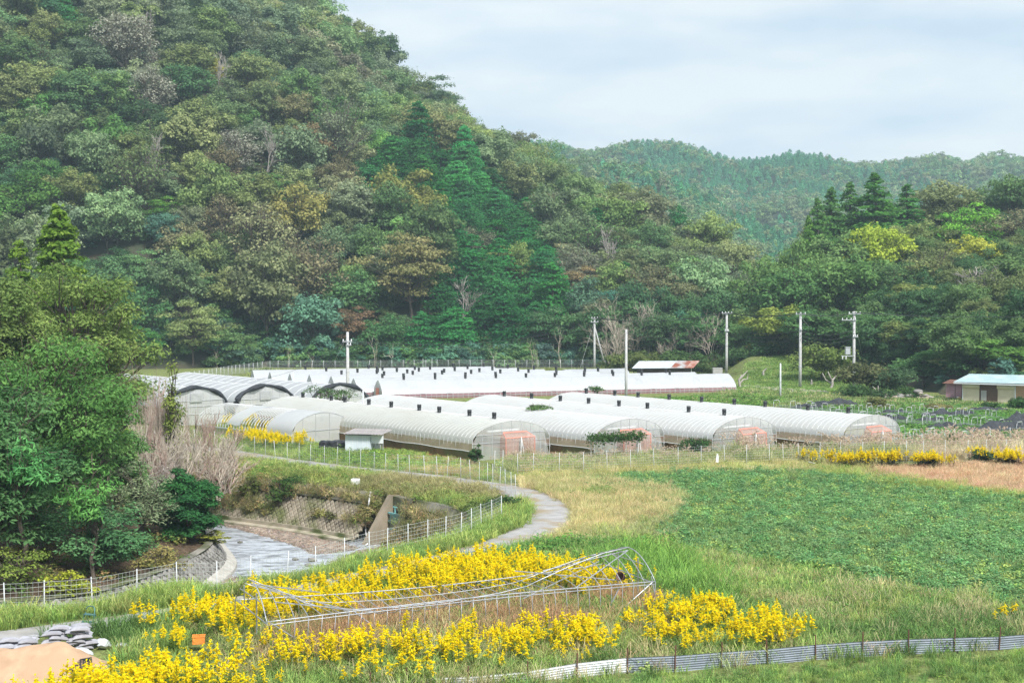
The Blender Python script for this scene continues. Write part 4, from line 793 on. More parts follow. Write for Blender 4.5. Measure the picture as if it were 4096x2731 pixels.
def tunnel(front, back, w, Rh, wh, label, film='film', group=None, hoop=0.5, vents=(), name='greenhouse', sides='front', door=True, gfilm='clear', power=0.85, point=0.1, backgable=True, nhoop=None):
    f = Vector(front); b = Vector(back); d = b - f; L = d.length; rz = math.atan2(-d.x, d.y)
    o = thing(name, (f.x, f.y, 0), label, 'greenhouse', group, rz)
    prof = arch(w, Rh, wh, 22, point, power)
    mb = MB(); ny = max(8, int(L / 1.1)); rows = []
    for i in range(ny + 1):
        y = L * i / ny
        rows.append([(u, y, z + 0.012 * math.sin(9.1 * i + j) * (0 < j < len(prof) - 1)) for j, (u, z) in enumerate(prof)])
    mb.sheet(rows); mb.build('roof_film', M[film], o, smooth=True)
    hm = hoop_mesh('hoop', prof, w, wh); n = nhoop or int(L / hoop)
    for i in range(n + 1): link('hoop', hm, o, (0, L * i / n, 0))
    rp = MB(); rp.tube([(0, 0, Rh - 0.03), (0, L, Rh - 0.03)], 0.025, 4); rp.build('ridge_pipe', M['galv'], o)
    for v in vents: link('ridge_vent', VENT, o, (0.0, v * L, Rh - 0.02))
    if sides == 'front':
        for s in (-1, 1):
            x = s * w / 2
            up = MB(); k = 30; up.sheet([[(x + s * 0.02 * math.sin(i * 1.9), L * i / k, wh + 0.03), (x + s * (0.05 + 0.03 * math.sin(i * 2.7)), L * i / k, wh * 0.58 + 0.03 * math.sin(i * 1.3))][:: 1] for i in range(k + 1)]); up.build('side_curtain', M['tanfilm'] if s < 0 else M['rednet'], o)
            rl = MB(); rl.tube([(x + s * 0.07, L * i / k, wh * 0.56 + 0.03 * math.sin(i * 1.3)) for i in range(k + 1)], 0.035, 5); rl.build('curtain_roller', M['whitepost'], o)
            sk = MB(); k = 60; sk.sheet([[(x + s * (0.03 + 0.025 * (i % 2)), L * i / k, 0.02), (x + s * (0.02 + 0.025 * (i % 2)), L * i / k, wh * 0.56)] for i in range(k + 1)]); sk.build('side_skirt', M['brownskirt'], o)
            hm_ = MB(); hm_.box(x - 0.05, x + 0.05, 0, L, 0.0, 0.09); hm_.build('side_hem', M['redhem'], o)
    elif sides == 'pink':
        for s in (-1, 1):
            sk = MB(); sk.quad((s * w / 2, 0, 0.0), (s * w / 2, L, 0.0), (s * w / 2, L, wh), (s * w / 2, 0, wh)); sk.build('side_skirt', M['pinkwall'], o)
            rl = MB(); rl.tube([(s * (w / 2 + .05), 0, wh * 0.5), (s * (w / 2 + .05), L, wh * 0.5)], 0.03, 4); rl.build('side_rail', M['whitepost'], o)
    fp = [(-w / 2, 0.0)] + prof + [(w / 2, 0.0)]
    g = MB(); gable(g, fp, 0.02, w); g.build('gable_film', M[gfilm], o)
    if backgable: g = MB(); gable(g, fp, L - 0.02, w); g.build('gable_film', M['clearold'], o)
    fr = MB(); pu = [p[0] for p in prof]; pz = [p[1] for p in prof]
    for u in np.linspace(-w / 2, w / 2, 9)[1:-1]: fr.tube([(u, 0, 0), (u, 0, float(np.interp(u, pu, pz)) - 0.02)], 0.022, 5)
    for z in (1.25, 1.85 if Rh > 2.5 else 1.5):
        uu_ = [u for u, zz in prof if zz > z]
        if uu_: fr.tube([(min(uu_), -0.01, z), (max(uu_), -0.01, z)], 0.022, 5)
    fr.build('gable_frame', M['galv'], o)
    return o, prof, L
def salmon_door(o, x, wd, h, slope=0.35):
    """projecting insect-net porch with two curtains over a white door frame"""
    fr = MB(); y1 = -0.75
    fr.sheet([[(x - wd / 2 - 0.12, y1 - 0.05, 0.0), (x - wd / 2 - 0.12, y1 - 0.05, h - 0.35), (x - wd / 2 + 0.15, -0.05, h)], [(x - wd / 2 - 0.12, -0.03, 0.0), (x - wd / 2 - 0.12, -0.03, h - 0.35), (x - wd / 2 + 0.15, -0.03, h)]]); 
    fr.sheet([[(x + wd / 2 + 0.12, y1 - 0.05, 0.0), (x + wd / 2 + 0.12, y1 - 0.05, h - 0.35), (x + wd / 2 - 0.15, -0.05, h)], [(x + wd / 2 + 0.12, -0.03, 0.0), (x + wd / 2 + 0.12, -0.03, h - 0.35), (x + wd / 2 - 0.15, -0.03, h)]])
    fr.quad((x - wd / 2 - 0.12, y1, h - 0.35), (x + wd / 2 + 0.12, y1, h - 0.35), (x + wd / 2 - 0.15, -0.05, h), (x - wd / 2 + 0.15, -0.05, h))
    fr.build('insect_net', M['rednet'], o)
    for s in (-1, 1):
        c = MB(); n = 12; top = []; bot = []
        for i in range(n + 1):
            u = i / n; xx = x + s * (0.10 + (wd / 2 - 0.02) * u); yy = y1 + 0.05 * math.sin(i * 2.1); top.append((xx, yy, h - 0.36)); bot.append((x + s * (0.25 + (wd / 2 - 0.17) * u), yy, 0.03))
        c.sheet([top, bot]); c.build('net_curtain', M['rednet'], o)
    hm = MB()
    hm.tube([(x - wd / 2 - .12, y1, h - .35), (x + wd / 2 + .12, y1, h - .35)], 0.035, 5); hm.tube([(x - wd / 2 + .15, -.06, h), (x + wd / 2 - .15, -.06, h)], 0.045, 5)
    for s in (-1, 1): hm.tube([(x + s * (wd / 2 + .12), y1, 0), (x + s * (wd / 2 + .12), y1, h - .35), (x + s * (wd / 2 - .15), -.06, h)], 0.03, 5)
    hm.build('red_edging', M['redhem'], o)
    a = MB(); a.tube([(x, y1 - .1, h - .3), (x - 0.17, y1 - 0.25, 0)], 0.03, 5); a.tube([(x, y1 - .1, h - .3), (x + 0.2, y1 - 0.25, 0)], 0.03, 5); a.tube([(x, y1 - .05, h - 0.3), (x, y1 - 0.05, 0)], 0.025, 5); a.build('door_brace', M['whitepaint'], o)
    p = MB()
    for s in (-1, 1):
        x0, x1 = sorted((x + s * 0.05, x + s * (wd / 2 - 0.1)))
        for xx in (x0, x1): p.box(xx - .03, xx + .03, 0.06, 0.11, 0, 1.85)
        for z in (0.1, 0.95, 1.8): p.box(x0 + .031, x1 - .031, 0.065, 0.105, z - .03, z + .03)
    p.build('door_frame', M['galv'], o)
RIDGE = 2.8
def rp(px, py, z): return at(px, py, z)
FRONT = [((2047, 1682), (1169, 1584)), ((2519, 1673), (1530, 1578)), ((2980, 1667), (1960, 1579)), ((3489, 1659), (2286, 1568))]
VPX = [(1262, 1330, 1483, 1562, 1679, 1758, 1878, 1977), (1560, 1678), (2016, 2127, 2243, 2355, 2476, 2590), (2344, 2460, 2552, 2678, 2808, 2935, 3060, 3232, 3393)]
FL = ['long white tunnel greenhouse with tan side, nearest to the small white shed', 'long white tunnel greenhouse with vine-covered front, second from the white shed', 'long white tunnel greenhouse with a bush before its side, third from the shed', 'long white tunnel greenhouse next to the hooped vegetable plots']
VENTS = [(0.04, 0.14, 0.27, 0.37, 0.51, 0.64, 0.75, 0.90), (0.03, 0.15), (0.06, 0.20, 0.33, 0.47, 0.66, 0.82, 0.93), (0.07, 0.22, 0.34, 0.45, 0.55, 0.66, 0.75, 0.85, 0.95)]
VPX = [[1212, 1325, 1380, 1475, 1564, 1678, 1757, 1878, 1977], [], [2016, 2126, 2242, 2355, 2476, 2590, 2755, 2896], [2344, 2460, 2553, 2677, 2806, 2936, 3061, 3232, 3393]]
SALMON = [(0.25, 2.5, 1.95), (0.1, 2.6, 1.95), (0.3, 2.4, 1.9), (0.2, 2.3, 1.9)]
GH = []
for i, ((fp, bp), lab) in enumerate(zip(FRONT, FL)):
    f = at(*fp, RIDGE); b = at(*bp, RIDGE); f.z = b.z = 0
    vt = []
    for px in VPX[i]:                                  # where along the ridge each black vent sits
        t = np.linspace(0, 1, 400); X = f.x + (b.x - f.x) * t; Y = f.y + (b.y - f.y) * t; qx, _ = proj(X, Y, np.full(400, RIDGE + .2)); vt.append(float(t[np.argmin(np.abs(qx - px))]))
    o, prof, L = tunnel(f, b, 7.3, RIDGE, 1.25, lab, 'filmold' if i == 0 else 'film', 'front row of long tunnel greenhouses', 0.52, vt)
    salmon_door(o, *SALMON[i]); GH.append(o)
    # gear seen through the clear gable: a raised roller blind and crop beds
    s = MB(); s.tube([(-2.0, 0.4, 2.05), (1.0, 0.4, 2.05)], 0.09, 8); s.build('inner_blind', M['whitepaint'], o)
    s = MB(); s.quad((1.5, 0.12, 1.15), (2.25, 0.12, 1.0), (2.1, 0.10, 2.0), (1.75, 0.12, 1.9)); s.quad((1.9, 0.14, 0.9), (2.6, 0.14, 1.0), (2.35, 0.12, 1.8), (2.1, 0.14, 1.7)); s.build('torn_film', M['filmwhite'], o)
# half-covered tunnel: bare hoops at the back, film on the front bay and a scrap of it farther along
f = at(1290, 1649, 2.5); b = at(905, 1612, 2.5); f.z = b.z = 0; d = (b - f); L = d.length
o = thing('half_covered_greenhouse', (f.x, f.y, 0), 'half-stripped greenhouse with bare white hoops and film on its front bay', 'greenhouse', None, math.atan2(-d.x, d.y))
prof = arch(6.2, 2.5, 0.75, 22, 0.1, 0.85); hm = hoop_mesh('hoop', prof, 6.2, 0.75, 0.028)
n = int(L / 0.42)
for i in range(n + 1): link('hoop', hm, o, (0, L * i / n, 0))
for u, z in ((0, 2.47), (-2.2, 1.75), (2.2, 1.75), (-3.0, 1.0), (3.0, 1.0)):
    mb = MB(); mb.tube([(u, 0, z), (u, L, z)], 0.02, 4); mb.build('purlin', M['galv'], o)
mb = MB(); mb.sheet([[(u * 1.012, y, z + .04 + 0.012 * math.sin(5 * y + 3 * u)) for u, z in prof] for y in np.linspace(-0.05, 3.6, 9)]); mb.build('film_cover', M['filmwhite'], o, smooth=True)
mb = MB(); mb.sheet([[(u * 1.012, y + 0.35 * math.sin(u), z + .045 + 0.03 * math.sin(4 * y + 5 * u)) for u, z in prof[1:14]] for y in np.linspace(7.5, 9.6, 7)]); mb.build('film_scrap', M['filmwhite'], o, smooth=True)
g = MB(); gable(g, [(-3.1, 0)] + prof + [(3.1, 0)], 0.0, 6.2, cols=16); g.build('gable_film', M['clearold'], o)
fr = MB(); fr.tube([(-3.1, -.03, 1.05), (3.1, -.03, 1.05)], 0.025, 5)
for u in (-2.0, -0.7, 0.7, 2.0): fr.tube([(u, -.03, 0), (u, -.03, float(np.interp(u, [p[0] for p in prof], [p[1] for p in prof])))], 0.022, 5)
fr.build('gable_frame', M['galv'], o)
for s in (-1, 1):
    sk = MB(); sk.quad((s * 3.12, 3.6, 0), (s * 3.12, L, 0), (s * 3.12, L, 0.72), (s * 3.12, 3.6, 0.72)); sk.build('side_skirt', M['tanfilm'], o)
    bm_ = MB(); bm_.box(s * 3.16 - .04, s * 3.16 + .04, 0, L, 0.70, 0.80); bm_.build('side_rail', M['whitepost'], o)
# three-span connected greenhouse with rolled black nets over its arches
AP = [at(780, 1551, 3.5), at(1061, 1543, 3.5), at(1342, 1539, 3.5)]
bk = at(780, 1494, 3.5); dv = (bk - AP[2]); dv.z = 0; LF = dv.length + 3; du = dv.normalized(); px_ = Vector((du.y, -du.x, 0))
rzF = math.atan2(-du.x, du.y); c0 = AP[1].copy(); c0.z = 0
o = thing('connected_greenhouse', c0, 'wide three-span greenhouse with grey film and black nets rolled over its arches', 'greenhouse', None, rzF)
WF = 6.5; prof = arch(WF, 3.5, 1.75, 22, 0.14, 0.9)
hm = hoop_mesh('hoop', prof, WF, 1.75, 0.03)
pu = [p[0] for p in prof]; pz = [p[1] for p in prof]
for k in (-1, 0, 1):
    q = AP[k + 1] - c0; yo = q.dot(du); xo = q.dot(px_); xo = k * WF
    mb = MB(); mb.sheet([[(xo + u * 0.995, yo + y, z) for u, z in prof] for y in np.linspace(0, LF, 34)]); mb.build('roof_film', M['filmgrey'], o, smooth=True)
    for i in range(18): link('hoop', hm, o, (xo, yo + LF * i / 17, 0))
    g = MB(); gable(g, [(-WF / 2, 0)] + prof + [(WF / 2, 0)], yo + 0.02, WF, cols=14); g2 = g.build('gable_film', M['clearold'], o, (xo, 0, 0))
    fr = MB()
    for u in np.linspace(-WF / 2, WF / 2, 9): fr.tube([(u, yo - .01, 0), (u, yo - .01, float(np.interp(u, pu, pz)))], 0.03, 5)
    for z in (1.0, 1.75, 2.3):
        uu_ = [u for u, zz in prof if zz >= z]; fr.tube([(min(uu_), yo - .02, z), (max(uu_), yo - .02, z)], 0.03, 5)
    fr.build('gable_frame', M['whitepost'], o, (xo, 0, 0))
    nt_ = MB(); r2 = random.Random(k + 5); pts = [(u * 1.0, yo - 0.02 - 0.10 * math.sin(j), z + 0.05) for j, (u, z) in enumerate(prof)]
    rad = [0.10 + 0.11 * (0.5 + 0.5 * math.sin(j * 0.9 + k)) + 0.10 * (1 - j / 22) + r2.uniform(-.03, .03) for j in range(len(prof))]
    nt_.tube(pts, rad, 9); nt_.build('rolled_net', M['blacknet'], o, (xo, 0, 0), smooth=True)
    lv = MB(); lv.box(-0.62, 0.62, yo - 0.10, yo - 0.04, 2.15, 3.0)
    lv.build('louvre_back', M['galv'], o, (xo, 0, 0))
    for i in range(6):
        sl = MB(); z = 2.2 + i * 0.135; sl.add([(-0.58, yo - 0.12, z), (0.58, yo - 0.12, z), (0.58, yo - 0.17, z + 0.11), (-0.58, yo - 0.17, z + 0.11), (-0.58, yo - 0.105, z), (0.58, yo - 0.105, z), (0.58, yo - 0.155, z + 0.11), (-0.58, yo - 0.155, z + 0.11)], [(0, 1, 2, 3), (7, 6, 5, 4), (3, 2, 6, 7), (0, 4, 5, 1)]); sl.build('louvre_slat', M['whitepaint'], o, (xo, 0, 0))
    if k < 1: gt = MB(); gt.box(xo + WF / 2 - 0.12, xo + WF / 2 + 0.12, yo, yo + LF, 1.66, 1.78); gt.build('gutter', M['galv'], o)
for s in (-1, 1):
    sk = MB(); sk.quad((s * 1.5 * WF, 0, 0), (s * 1.5 * WF, LF - 1, 0), (s * 1.5 * WF, LF - 1, 1.75), (s * 1.5 * WF, 0, 1.75)); sk.build('side_wall', M['tanfilm'] if s < 0 else M['clearold'], o)
# far block of white pointed tunnels
AG = [(1010, 1480), (1080, 1487), (1160, 1493), (1238, 1498), (1325, 1503), (1415, 1512), (1512, 1519)]
EG = [1977, 2073, 2176, 2283, 2393, 2777, 2911]
VG = [[1222, 1475, 1813, 1933], [1305, 1508, 1530, 1660, 1720, 1870, 2031], [1430, 1512, 1587, 1676, 1818, 1970, 2135], [1366, 1508, 1630, 1776, 1918, 2073, 2225], [1537, 1651, 1769, 1885, 2002, 2115, 2340, 2450], [1529, 1615, 1740, 1862, 1983, 2225, 2338, 2450, 2565, 2665], [1616, 1740, 1862, 1984, 2103, 2221, 2337, 2453, 2565, 2678]]
GL = ['farthest', 'sixth', 'fifth', 'fourth', 'third', 'second', 'nearest']
dg = Vector((0.95, 0.314, 0)).normalized(); RG = 2.2
for i, (a, e, lab) in enumerate(zip(AG, EG, GL)):
    f = at(*a, RG); f.z = 0
    t = np.linspace(5, 75, 800); qx, _ = proj(f.x + dg.x * t, f.y + dg.y * t, np.full(800, RG)); Lg = float(t[np.argmin(np.abs(qx - e))]); b = f + dg * Lg
    vt = []
    for v_ in VG[i]:
        t = np.linspace(0, 1, 500); qx, _ = proj(f.x + dg.x * Lg * t, f.y + dg.y * Lg * t, np.full(500, RG + .2)); vt.append(float(t[np.argmin(np.abs(qx - v_))]))
    o, prof, L = tunnel(f, b, 4.6, RG, 0.55, lab + ' of seven bright white pointed tunnels in the far block', 'filmwhite', 'far block of white pointed tunnel greenhouses', 0.66 if i == 6 else 1.6, sorted(vt), 'pointed_greenhouse', 'pink', gfilm='clearold', power=1.1, point=0.45)
    if i >= 5:
        dn = MB(); dn.box(-0.7, 0.7, -0.12, -0.05, 0.05, 1.25); dn.build('door_net', M['redhem'], o)
    if i == 6:
        for k in range(14):                                       # little wire arches along its foot
            u = (k + 0.5) / 14 * L; mb = MB(); mb.tube([(2.55, u - .35, 0), (2.55, u - .35, .75), (2.55, u - .22, .88), (2.55, u + .22, .88), (2.55, u + .35, .75), (2.55, u + .35, 0)], 0.02, 4); mb.build('side_arch', M['galv'], o)
            mb = MB(); mb.tube([(-2.55, u - .35, 0), (-2.55, u - .35, .75), (-2.55, u - .22, .88), (-2.55, u + .22, .88), (-2.55, u + .35, .75), (-2.55, u + .35, 0)], 0.02, 4); mb.build('side_arch', M['galv'], o)
# small grey tunnel at the back
f = at(2255, 1477, 2.0); f.z = 0; b = f + dg * 9.2
tunnel(f, b, 4.2, 2.0, 0.5, 'small grey tunnel greenhouse beside the rusty-roofed shed', 'filmgrey', None, 0.9, (), 'small_greenhouse', 'pink', gfilm='clearold')
# ------------------------------------------------------------------ sheds and buildings
M['rustroof'] = pmat('rusty_tin', (0.50, 0.53, 0.54), (0.42, 0.45, 0.46), 1.2, 0.5, 0.3, c3=(0.30, 0.10, 0.06), scale3=0.45)
M['rusttin'] = pmat('red_rust_tin', (0.27, 0.10, 0.065), (0.40, 0.30, 0.26), 1.5, 0.8)
M['tin'] = pmat('pale_tin', (0.58, 0.62, 0.64), (0.48, 0.53, 0.55), 1.0, 0.5, 0.3)
M['darkwood'] = pmat('dark_boards', (0.10, 0.075, 0.06), (0.06, 0.05, 0.045), 3, 0.85, stretch=(6, 6, 0.5))
M['brownmetal'] = pmat('brown_siding', (0.15, 0.085, 0.06), (0.12, 0.07, 0.05), 2, 0.5)
M['cream'] = pmat('cream_shutter', (0.70, 0.64, 0.47), (0.63, 0.57, 0.42), 1.5, 0.55)
M['turquoise'] = pmat('turquoise_roof', (0.27, 0.385, 0.40), (0.32, 0.42, 0.43), 1.2, 0.4, c3=(0.38, 0.44, 0.44), scale3=0.6)
M['pinkpanel'] = pmat('pink_panel', (0.48, 0.30, 0.33), (0.40, 0.24, 0.28), 1.2, 0.7)
M['orangewall'] = pmat('orange_wall', (0.55, 0.33, 0.20), (0.48, 0.29, 0.18), 1.0, 0.8)
M['greyconc'] = pmat('grey_concrete', (0.46, 0.45, 0.43), (0.37, 0.36, 0.345), 1.5, 0.9, bump=0.15)
M['white'] = pmat('white_board', (0.78, 0.80, 0.82), (0.70, 0.73, 0.76), 1.0, 0.55)
M['shedwall'] = pmat('pale_blue_board', (0.70, 0.76, 0.82), (0.60, 0.66, 0.72), 1.6, 0.6, stretch=(1, 1, 0.4))
M['shedroof'] = pmat('shed_roof', (0.31, 0.285, 0.28), (0.24, 0.22, 0.215), 2.0, 0.6)
M['blacksheet'] = pmat('black_sheet', (0.014, 0.015, 0.018), (0.03, 0.032, 0.036), 3.0, 0.35, bump=0.8, bscale=5)
def corrugated(mb, x0, x1, y0, y1, zf, pitch=0.2, amp=0.025, axis='x', m=0):
    n = max(4, int((x1 - x0) / pitch * 4)); rows = [[], []]
    for i in range(n + 1):
        x = x0 + (x1 - x0) * i / n; dz = amp * math.sin(2 * PI * (x - x0) / pitch)
        rows[0].append((x, y0, zf(x, y0) + dz)); rows[1].append((x, y1, zf(x, y1) + dz))
    mb.sheet(rows, m)
# storage building with turquoise roof
A = at(3850, 1611, 0); B = at(4063, 1619, 0); d = (B - A); wid = d.length; rz = math.atan2(d.y, d.x)
o = thing('storage_building', A, 'cream-shuttered storage building with turquoise corrugated roof by the wood', 'building', None, rz)
w1, w2 = wid * 0.325, wid * 0.655; EH = 2.3
sw = MB(); sw.box(0, wid, 0.06, 6.0, 0, EH - 0.02); sw.build('wall', M['orangewall'], o)
for x0, x1 in ((0.05, w1), (w2, wid - 0.12)):
    box = MB(); box.lathe([(0.0, 0), (0.30, 0), (0.30, x1 - x0), (0.0, x1 - x0)], 12); sb = box.build('shutter_box', M['cream'], o, (x0, -0.02, EH - 0.32)); sb.rotation_euler = (0, PI / 2, 0)
    sh = MB(); n = 26; rows = []
    for i in range(n * 2 + 1): z = 0.02 + (EH - 0.35) * i / (n * 2); rows.append([(x0, 0.0 - 0.025 * (i % 2), z), (x1, 0.0 - 0.025 * (i % 2), z)])
    sh.sheet(rows); sh.build('shutter', M['cream'], o)
br = MB(); n = 34; br.sheet([[(w1 + 0.02 + (w2 - w1 - 0.04) * i / n, 0.05 - 0.025 * (i % 4 < 2), 0.15) for i in range(n + 1)], [(w1 + 0.02 + (w2 - w1 - 0.04) * i / n, 0.05 - 0.025 * (i % 4 < 2), EH - 0.05) for i in range(n + 1)]]); br.build('siding', M['brownmetal'], o)
gd = MB(); gd.box(w1 + 0.15, w1 + 0.75, -0.05, 0.0, 0.35, 1.5); gd.build('grey_door', M['greyconc'], o)
sk = MB(); sk.box(w1 + .03, w2 - .03, -0.12, 0.03, 0.0, 0.14); sk.build('plinth', pmat('green_timber', (0.10, 0.16, 0.11), None, 3, 0.8), o)
for k, x in enumerate((0.0, w1, w2, wid - 0.1)): ps = MB(); ps.box(x - 0.03, x + 0.05, -0.06, 0.04, 0, EH); ps.build('post', M['brownmetal'] if k in (1, 2) else M['white'], o)
rf = MB(); nr = 9
for i in range(nr):
    q = MB(); x0 = -0.9 + (wid + 2.9) * i / nr; x1 = -0.9 + (wid + 2.9) * (i + 1) / nr + 0.05
    corrugated(q, x0, x1, -0.75, 7.0, lambda x, y: EH + 0.10 + 0.075 * (y + 0.75) + 0.004 * i, 0.15, 0.03); q.build('roof_sheet', M['turquoise'], o)
fb_ = MB(); fb_.box(-0.85, wid + 1.9, -0.72, -0.62, EH - 0.08, EH + 0.04); fb_.build('gutter', M['white'], o)
dp = MB(); dp.tube([(wid - 0.5, -0.66, EH - 0.1), (wid - 0.05, -0.1, EH - 0.3), (wid - 0.02, -0.1, 0.1)], 0.05, 6); dp.build('downpipe', M['white'], o)
C_ = at(3783, 1597, 0); a2 = thing('pink_annex', (C_.x, C_.y, 0), 'faded pink lean-to with brown roof against the storage building', 'shed', None, rz)
wa = MB(); wd_ = (at(3846, 1600, 0) - C_).length - 0.1; wa.box(0, wd_, 0, 3, 0, 1.85); wa.build('wall', M['pinkpanel'], a2)
dv_ = MB(); dv_.box(wd_ * 0.6 - 0.02, wd_ * 0.6 + 0.02, -0.03, -0.002, 0, 1.85); dv_.build('door_joint', M['darkwood'], a2)
ra = MB(); corrugated(ra, -0.35, wd_ + 0.05, -0.5, 3.3, lambda x, y: 1.95 + 0.07 * y, 0.18, 0.03); ra.build('roof', M['rust'], a2)
for k, (px, py, c, lab) in enumerate([(3838, 1603, (0.75, 0.55, 0.12), 'yellow plastic bag lying by the pink lean-to'), (3832, 1600, (0.75, 0.74, 0.72), 'white plastic bag lying by the pink lean-to')]):
    p = at(px, py, 0); mb = MB(); r2 = random.Random(k); mb.lathe([(0.01, 0), (0.28, 0.02), (0.33, 0.15), (0.24, 0.32), (0.08, 0.42), (0.01, 0.44)], 9)
    mb.v = [(x * (1 + r2.uniform(-.2, .2)), y * (1 + r2.uniform(-.2, .2)), z) for x, y, z in mb.v]; tag(mb.build('plastic_bag', pmat('bag_%d' % k, c, None, 4, 0.4), None, p, smooth=True), lab, 'bag')
p = at(4046, 1619, 0); mb = MB(); mb.lathe([(0.0, 0.03), (0.2, 0.03), (0.23, 0.3), (0.25, 0.3), (0.25, 0.26), (0.22, 0.0), (0.0, 0.0)], 14); tag(mb.build('blue_basin', pmat('blue_plastic', (0.05, 0.22, 0.62), None, 3, 0.4), None, (p.x, p.y - 0.5, 0)), 'small blue plastic basin in front of the storage building', 'basin')
# rusty-roofed shed at the hill foot
A = at(2570, 1500, 0.3); o = thing('rusty_shed', (A.x, A.y, 0), 'low shed with pale tin roof rusting red at one end', 'shed', None, R(6))
Wd = 250 / FPX * A.y * 0.92; wl = MB(); wl.box(0, Wd - 1.2, 0, 4.5, 0, 1.5); wl.build('wall', M['darkwood'], o)
zr_ = lambda x, y: 1.35 + 0.30 * (y + 0.6)
for i in range(8):
    q = MB(); x0 = -1.8 + (Wd + 0.8) * i / 8; corrugated(q, x0, x0 + (Wd + 0.8) / 8 + 0.04, -0.6, 2.6, lambda x, y: zr_(x, y) + 0.004 * i, 0.2, 0.03)
    for v_i, v in enumerate(q.v): q.v[v_i] = (v[0] + (v[1] + 0.6) * 0.55, v[1], v[2])
    q.build('roof_sheet', M['rustroof'] if i in (5, 6) else M['rusttin'] if i >= 7 else M['tin'], o)
pb = MB(); pb.add([(Wd - 1.2, 0, 0), (Wd - 1.1, 0, 0), (Wd - 1.1, 4.5, 0), (Wd - 1.2, 4.5, 0), (Wd - 1.2, 0, 1.3), (Wd - 1.1, 0, 1.3), (Wd - 1.1, 4.5, 2.0), (Wd - 1.2, 4.5, 2.0)], [(0, 1, 5, 4), (1, 2, 6, 5), (3, 0, 4, 7), (4, 5, 6, 7), (2, 3, 7, 6)]); pb.build('end_wall', M['whitepaint'], o)
# concrete block and water tank
A = at(2853, 1504, 0.2); mb = MB(); k = 37 / FPX * A.y; mb.box(0, k, 0, 1.1, 0, 1.35); mb.box(-0.03, k + 0.03, -0.03, 1.13, 1.352, 1.42); tag(mb.build('concrete_block', M['greyconc'], None, (A.x, A.y, 0)), 'square grey concrete block standing behind the far white tunnels', 'block')
# small white shed near the half-stripped tunnel
A = at(1381, 1808, 0); B = at(1476, 1812, 0); o = thing('white_shed', A, 'small white board shed with brownish flat roof by the path fence', 'shed', None, math.atan2(B.y - A.y, B.x - A.x) + R(6))
w_ = (B - A).length; h_ = 1.35; wl = MB(); wl.box(0, w_, 0, 2.0, 0, h_); wl.build('wall', M['shedwall'], o)
for i in range(5): bt = MB(); x = w_ * (i + 0.5) / 5; bt.box(x - 0.015, x + 0.015, -0.014, -0.001, 0.02, h_); bt.build('batten', M['white'], o)
rf = MB(); corrugated(rf, -0.1, w_ + 1.05, -0.35, 2.3, lambda x, y: h_ + 0.14 + 0.07 * y, 0.25, 0.02); rf.build('roof', M['shedroof'], o)
bd = MB(); bd.box(w_ + 0.02, w_ + 1.0, 0.2, 0.26, h_ - 0.62, h_ + 0.0); bd.build('side_board', M['white'], o)
for x in (w_ + 0.95,): pl = MB(); pl.box(x - 0.025, x + 0.025, 0.28, 0.33, 0, h_ + 0.1); pl.build('post', M['galv'], o)
mt = MB(); mt.box(w_ + 0.15, w_ + 0.55, 0.6, 1.0, 0.0, 0.55); mt.lathe([(0.0, 0.55), (0.14, 0.55), (0.14, 0.75), (0, 0.75)], 8, c=(w_ + 0.35, 0.8, 0)); mt.build('pump', M['galv'], o)
A = at(1275, 1800, 0); mb = MB(); r2 = random.Random(4); L_ = (at(1381, 1803, 0) - A).length; n = 14; prof_ = [(-0.02, 0.0), (0.0, 0.35), (0.05, 0.62), (0.25, 0.72), (0.6, 0.75), (0.95, 0.66), (1.05, 0.3), (1.1, 0.0)]
mb.sheet([[(L_ * i / n, y + r2.uniform(-.05, .05), max(0, z + r2.uniform(-.06, .05)) * (0.85 if i in (0, n) else 1)) for y, z in prof_] for i in range(n + 1)])
mb.add([(0, y, z * 0.85) for y, z in prof_], [tuple(range(len(prof_)))]); mb.add([(L_, y, z * 0.85) for y, z in prof_], [tuple(range(len(prof_)))[::-1]])
tag(mb.build('covered_crates', M['blacksheet'], None, A, smooth=False), 'low heap under black plastic sheeting beside the white shed', 'covered heap')
# ------------------------------------------------------------------ poles and wires
def pole(px, py_top, Y, label, r=0.15, arms=(), steps=True, mat='concrete', group='utility poles in the valley', name='utility_pole'):
    t = atY(px, py_top, Y); zb = float(groundz(np.array([t.x]), np.array([Y]))[0]); H = t.z - zb
    o = thing(name, (t.x, Y, zb), label, 'utility pole', group)
    mb = MB(); mb.lathe([(0.0, -0.3), (r * 1.35, -0.3), (r * 1.25, H * 0.3), (r * 1.02, H), (0.0, H + 0.03)], 12); mb.build('shaft', M[mat], o, smooth=True)
    for z in (0.28, 0.45): b = MB(); b.lathe([(r * 1.30, H * z), (r * 1.36, H * z + .02), (r * 1.36, H * z + .09), (r * 1.3, H * z + .11)], 12); b.build('band', M['galv'], o)
    for dz, w, off, ins in arms:
        a = MB(); a.box(off - w / 2, off + w / 2, -r - 0.14, -r - 0.04, H - dz - 0.05, H - dz + 0.05); cb = a.build('crossarm', M['galv'], o)
        for i in range(ins):
            x = off - w / 2 + 0.1 + (w - 0.2) * i / max(1, ins - 1); b = MB(); b.lathe([(0.0, 0), (0.05, 0), (0.06, 0.06), (0.045, 0.07), (0.065, 0.12), (0.05, 0.14), (0.06, 0.2), (0, 0.22)], 8, c=(x, -r - 0.09, H - dz + 0.055)); b.build('insulator', M['whitepaint'], cb, smooth=True)
        if abs(off) > 0.2: s_ = MB(); s_.tube([(off * 1.2, -r - .02, H - dz), (0, -r, H - dz - 0.5)], 0.025, 5); s_.build('brace', M['galv'], cb)
    return o, t, H
P = {}
PW = lambda *a: Vector(a)
def dep(px, py): return at(px, py, 0).y
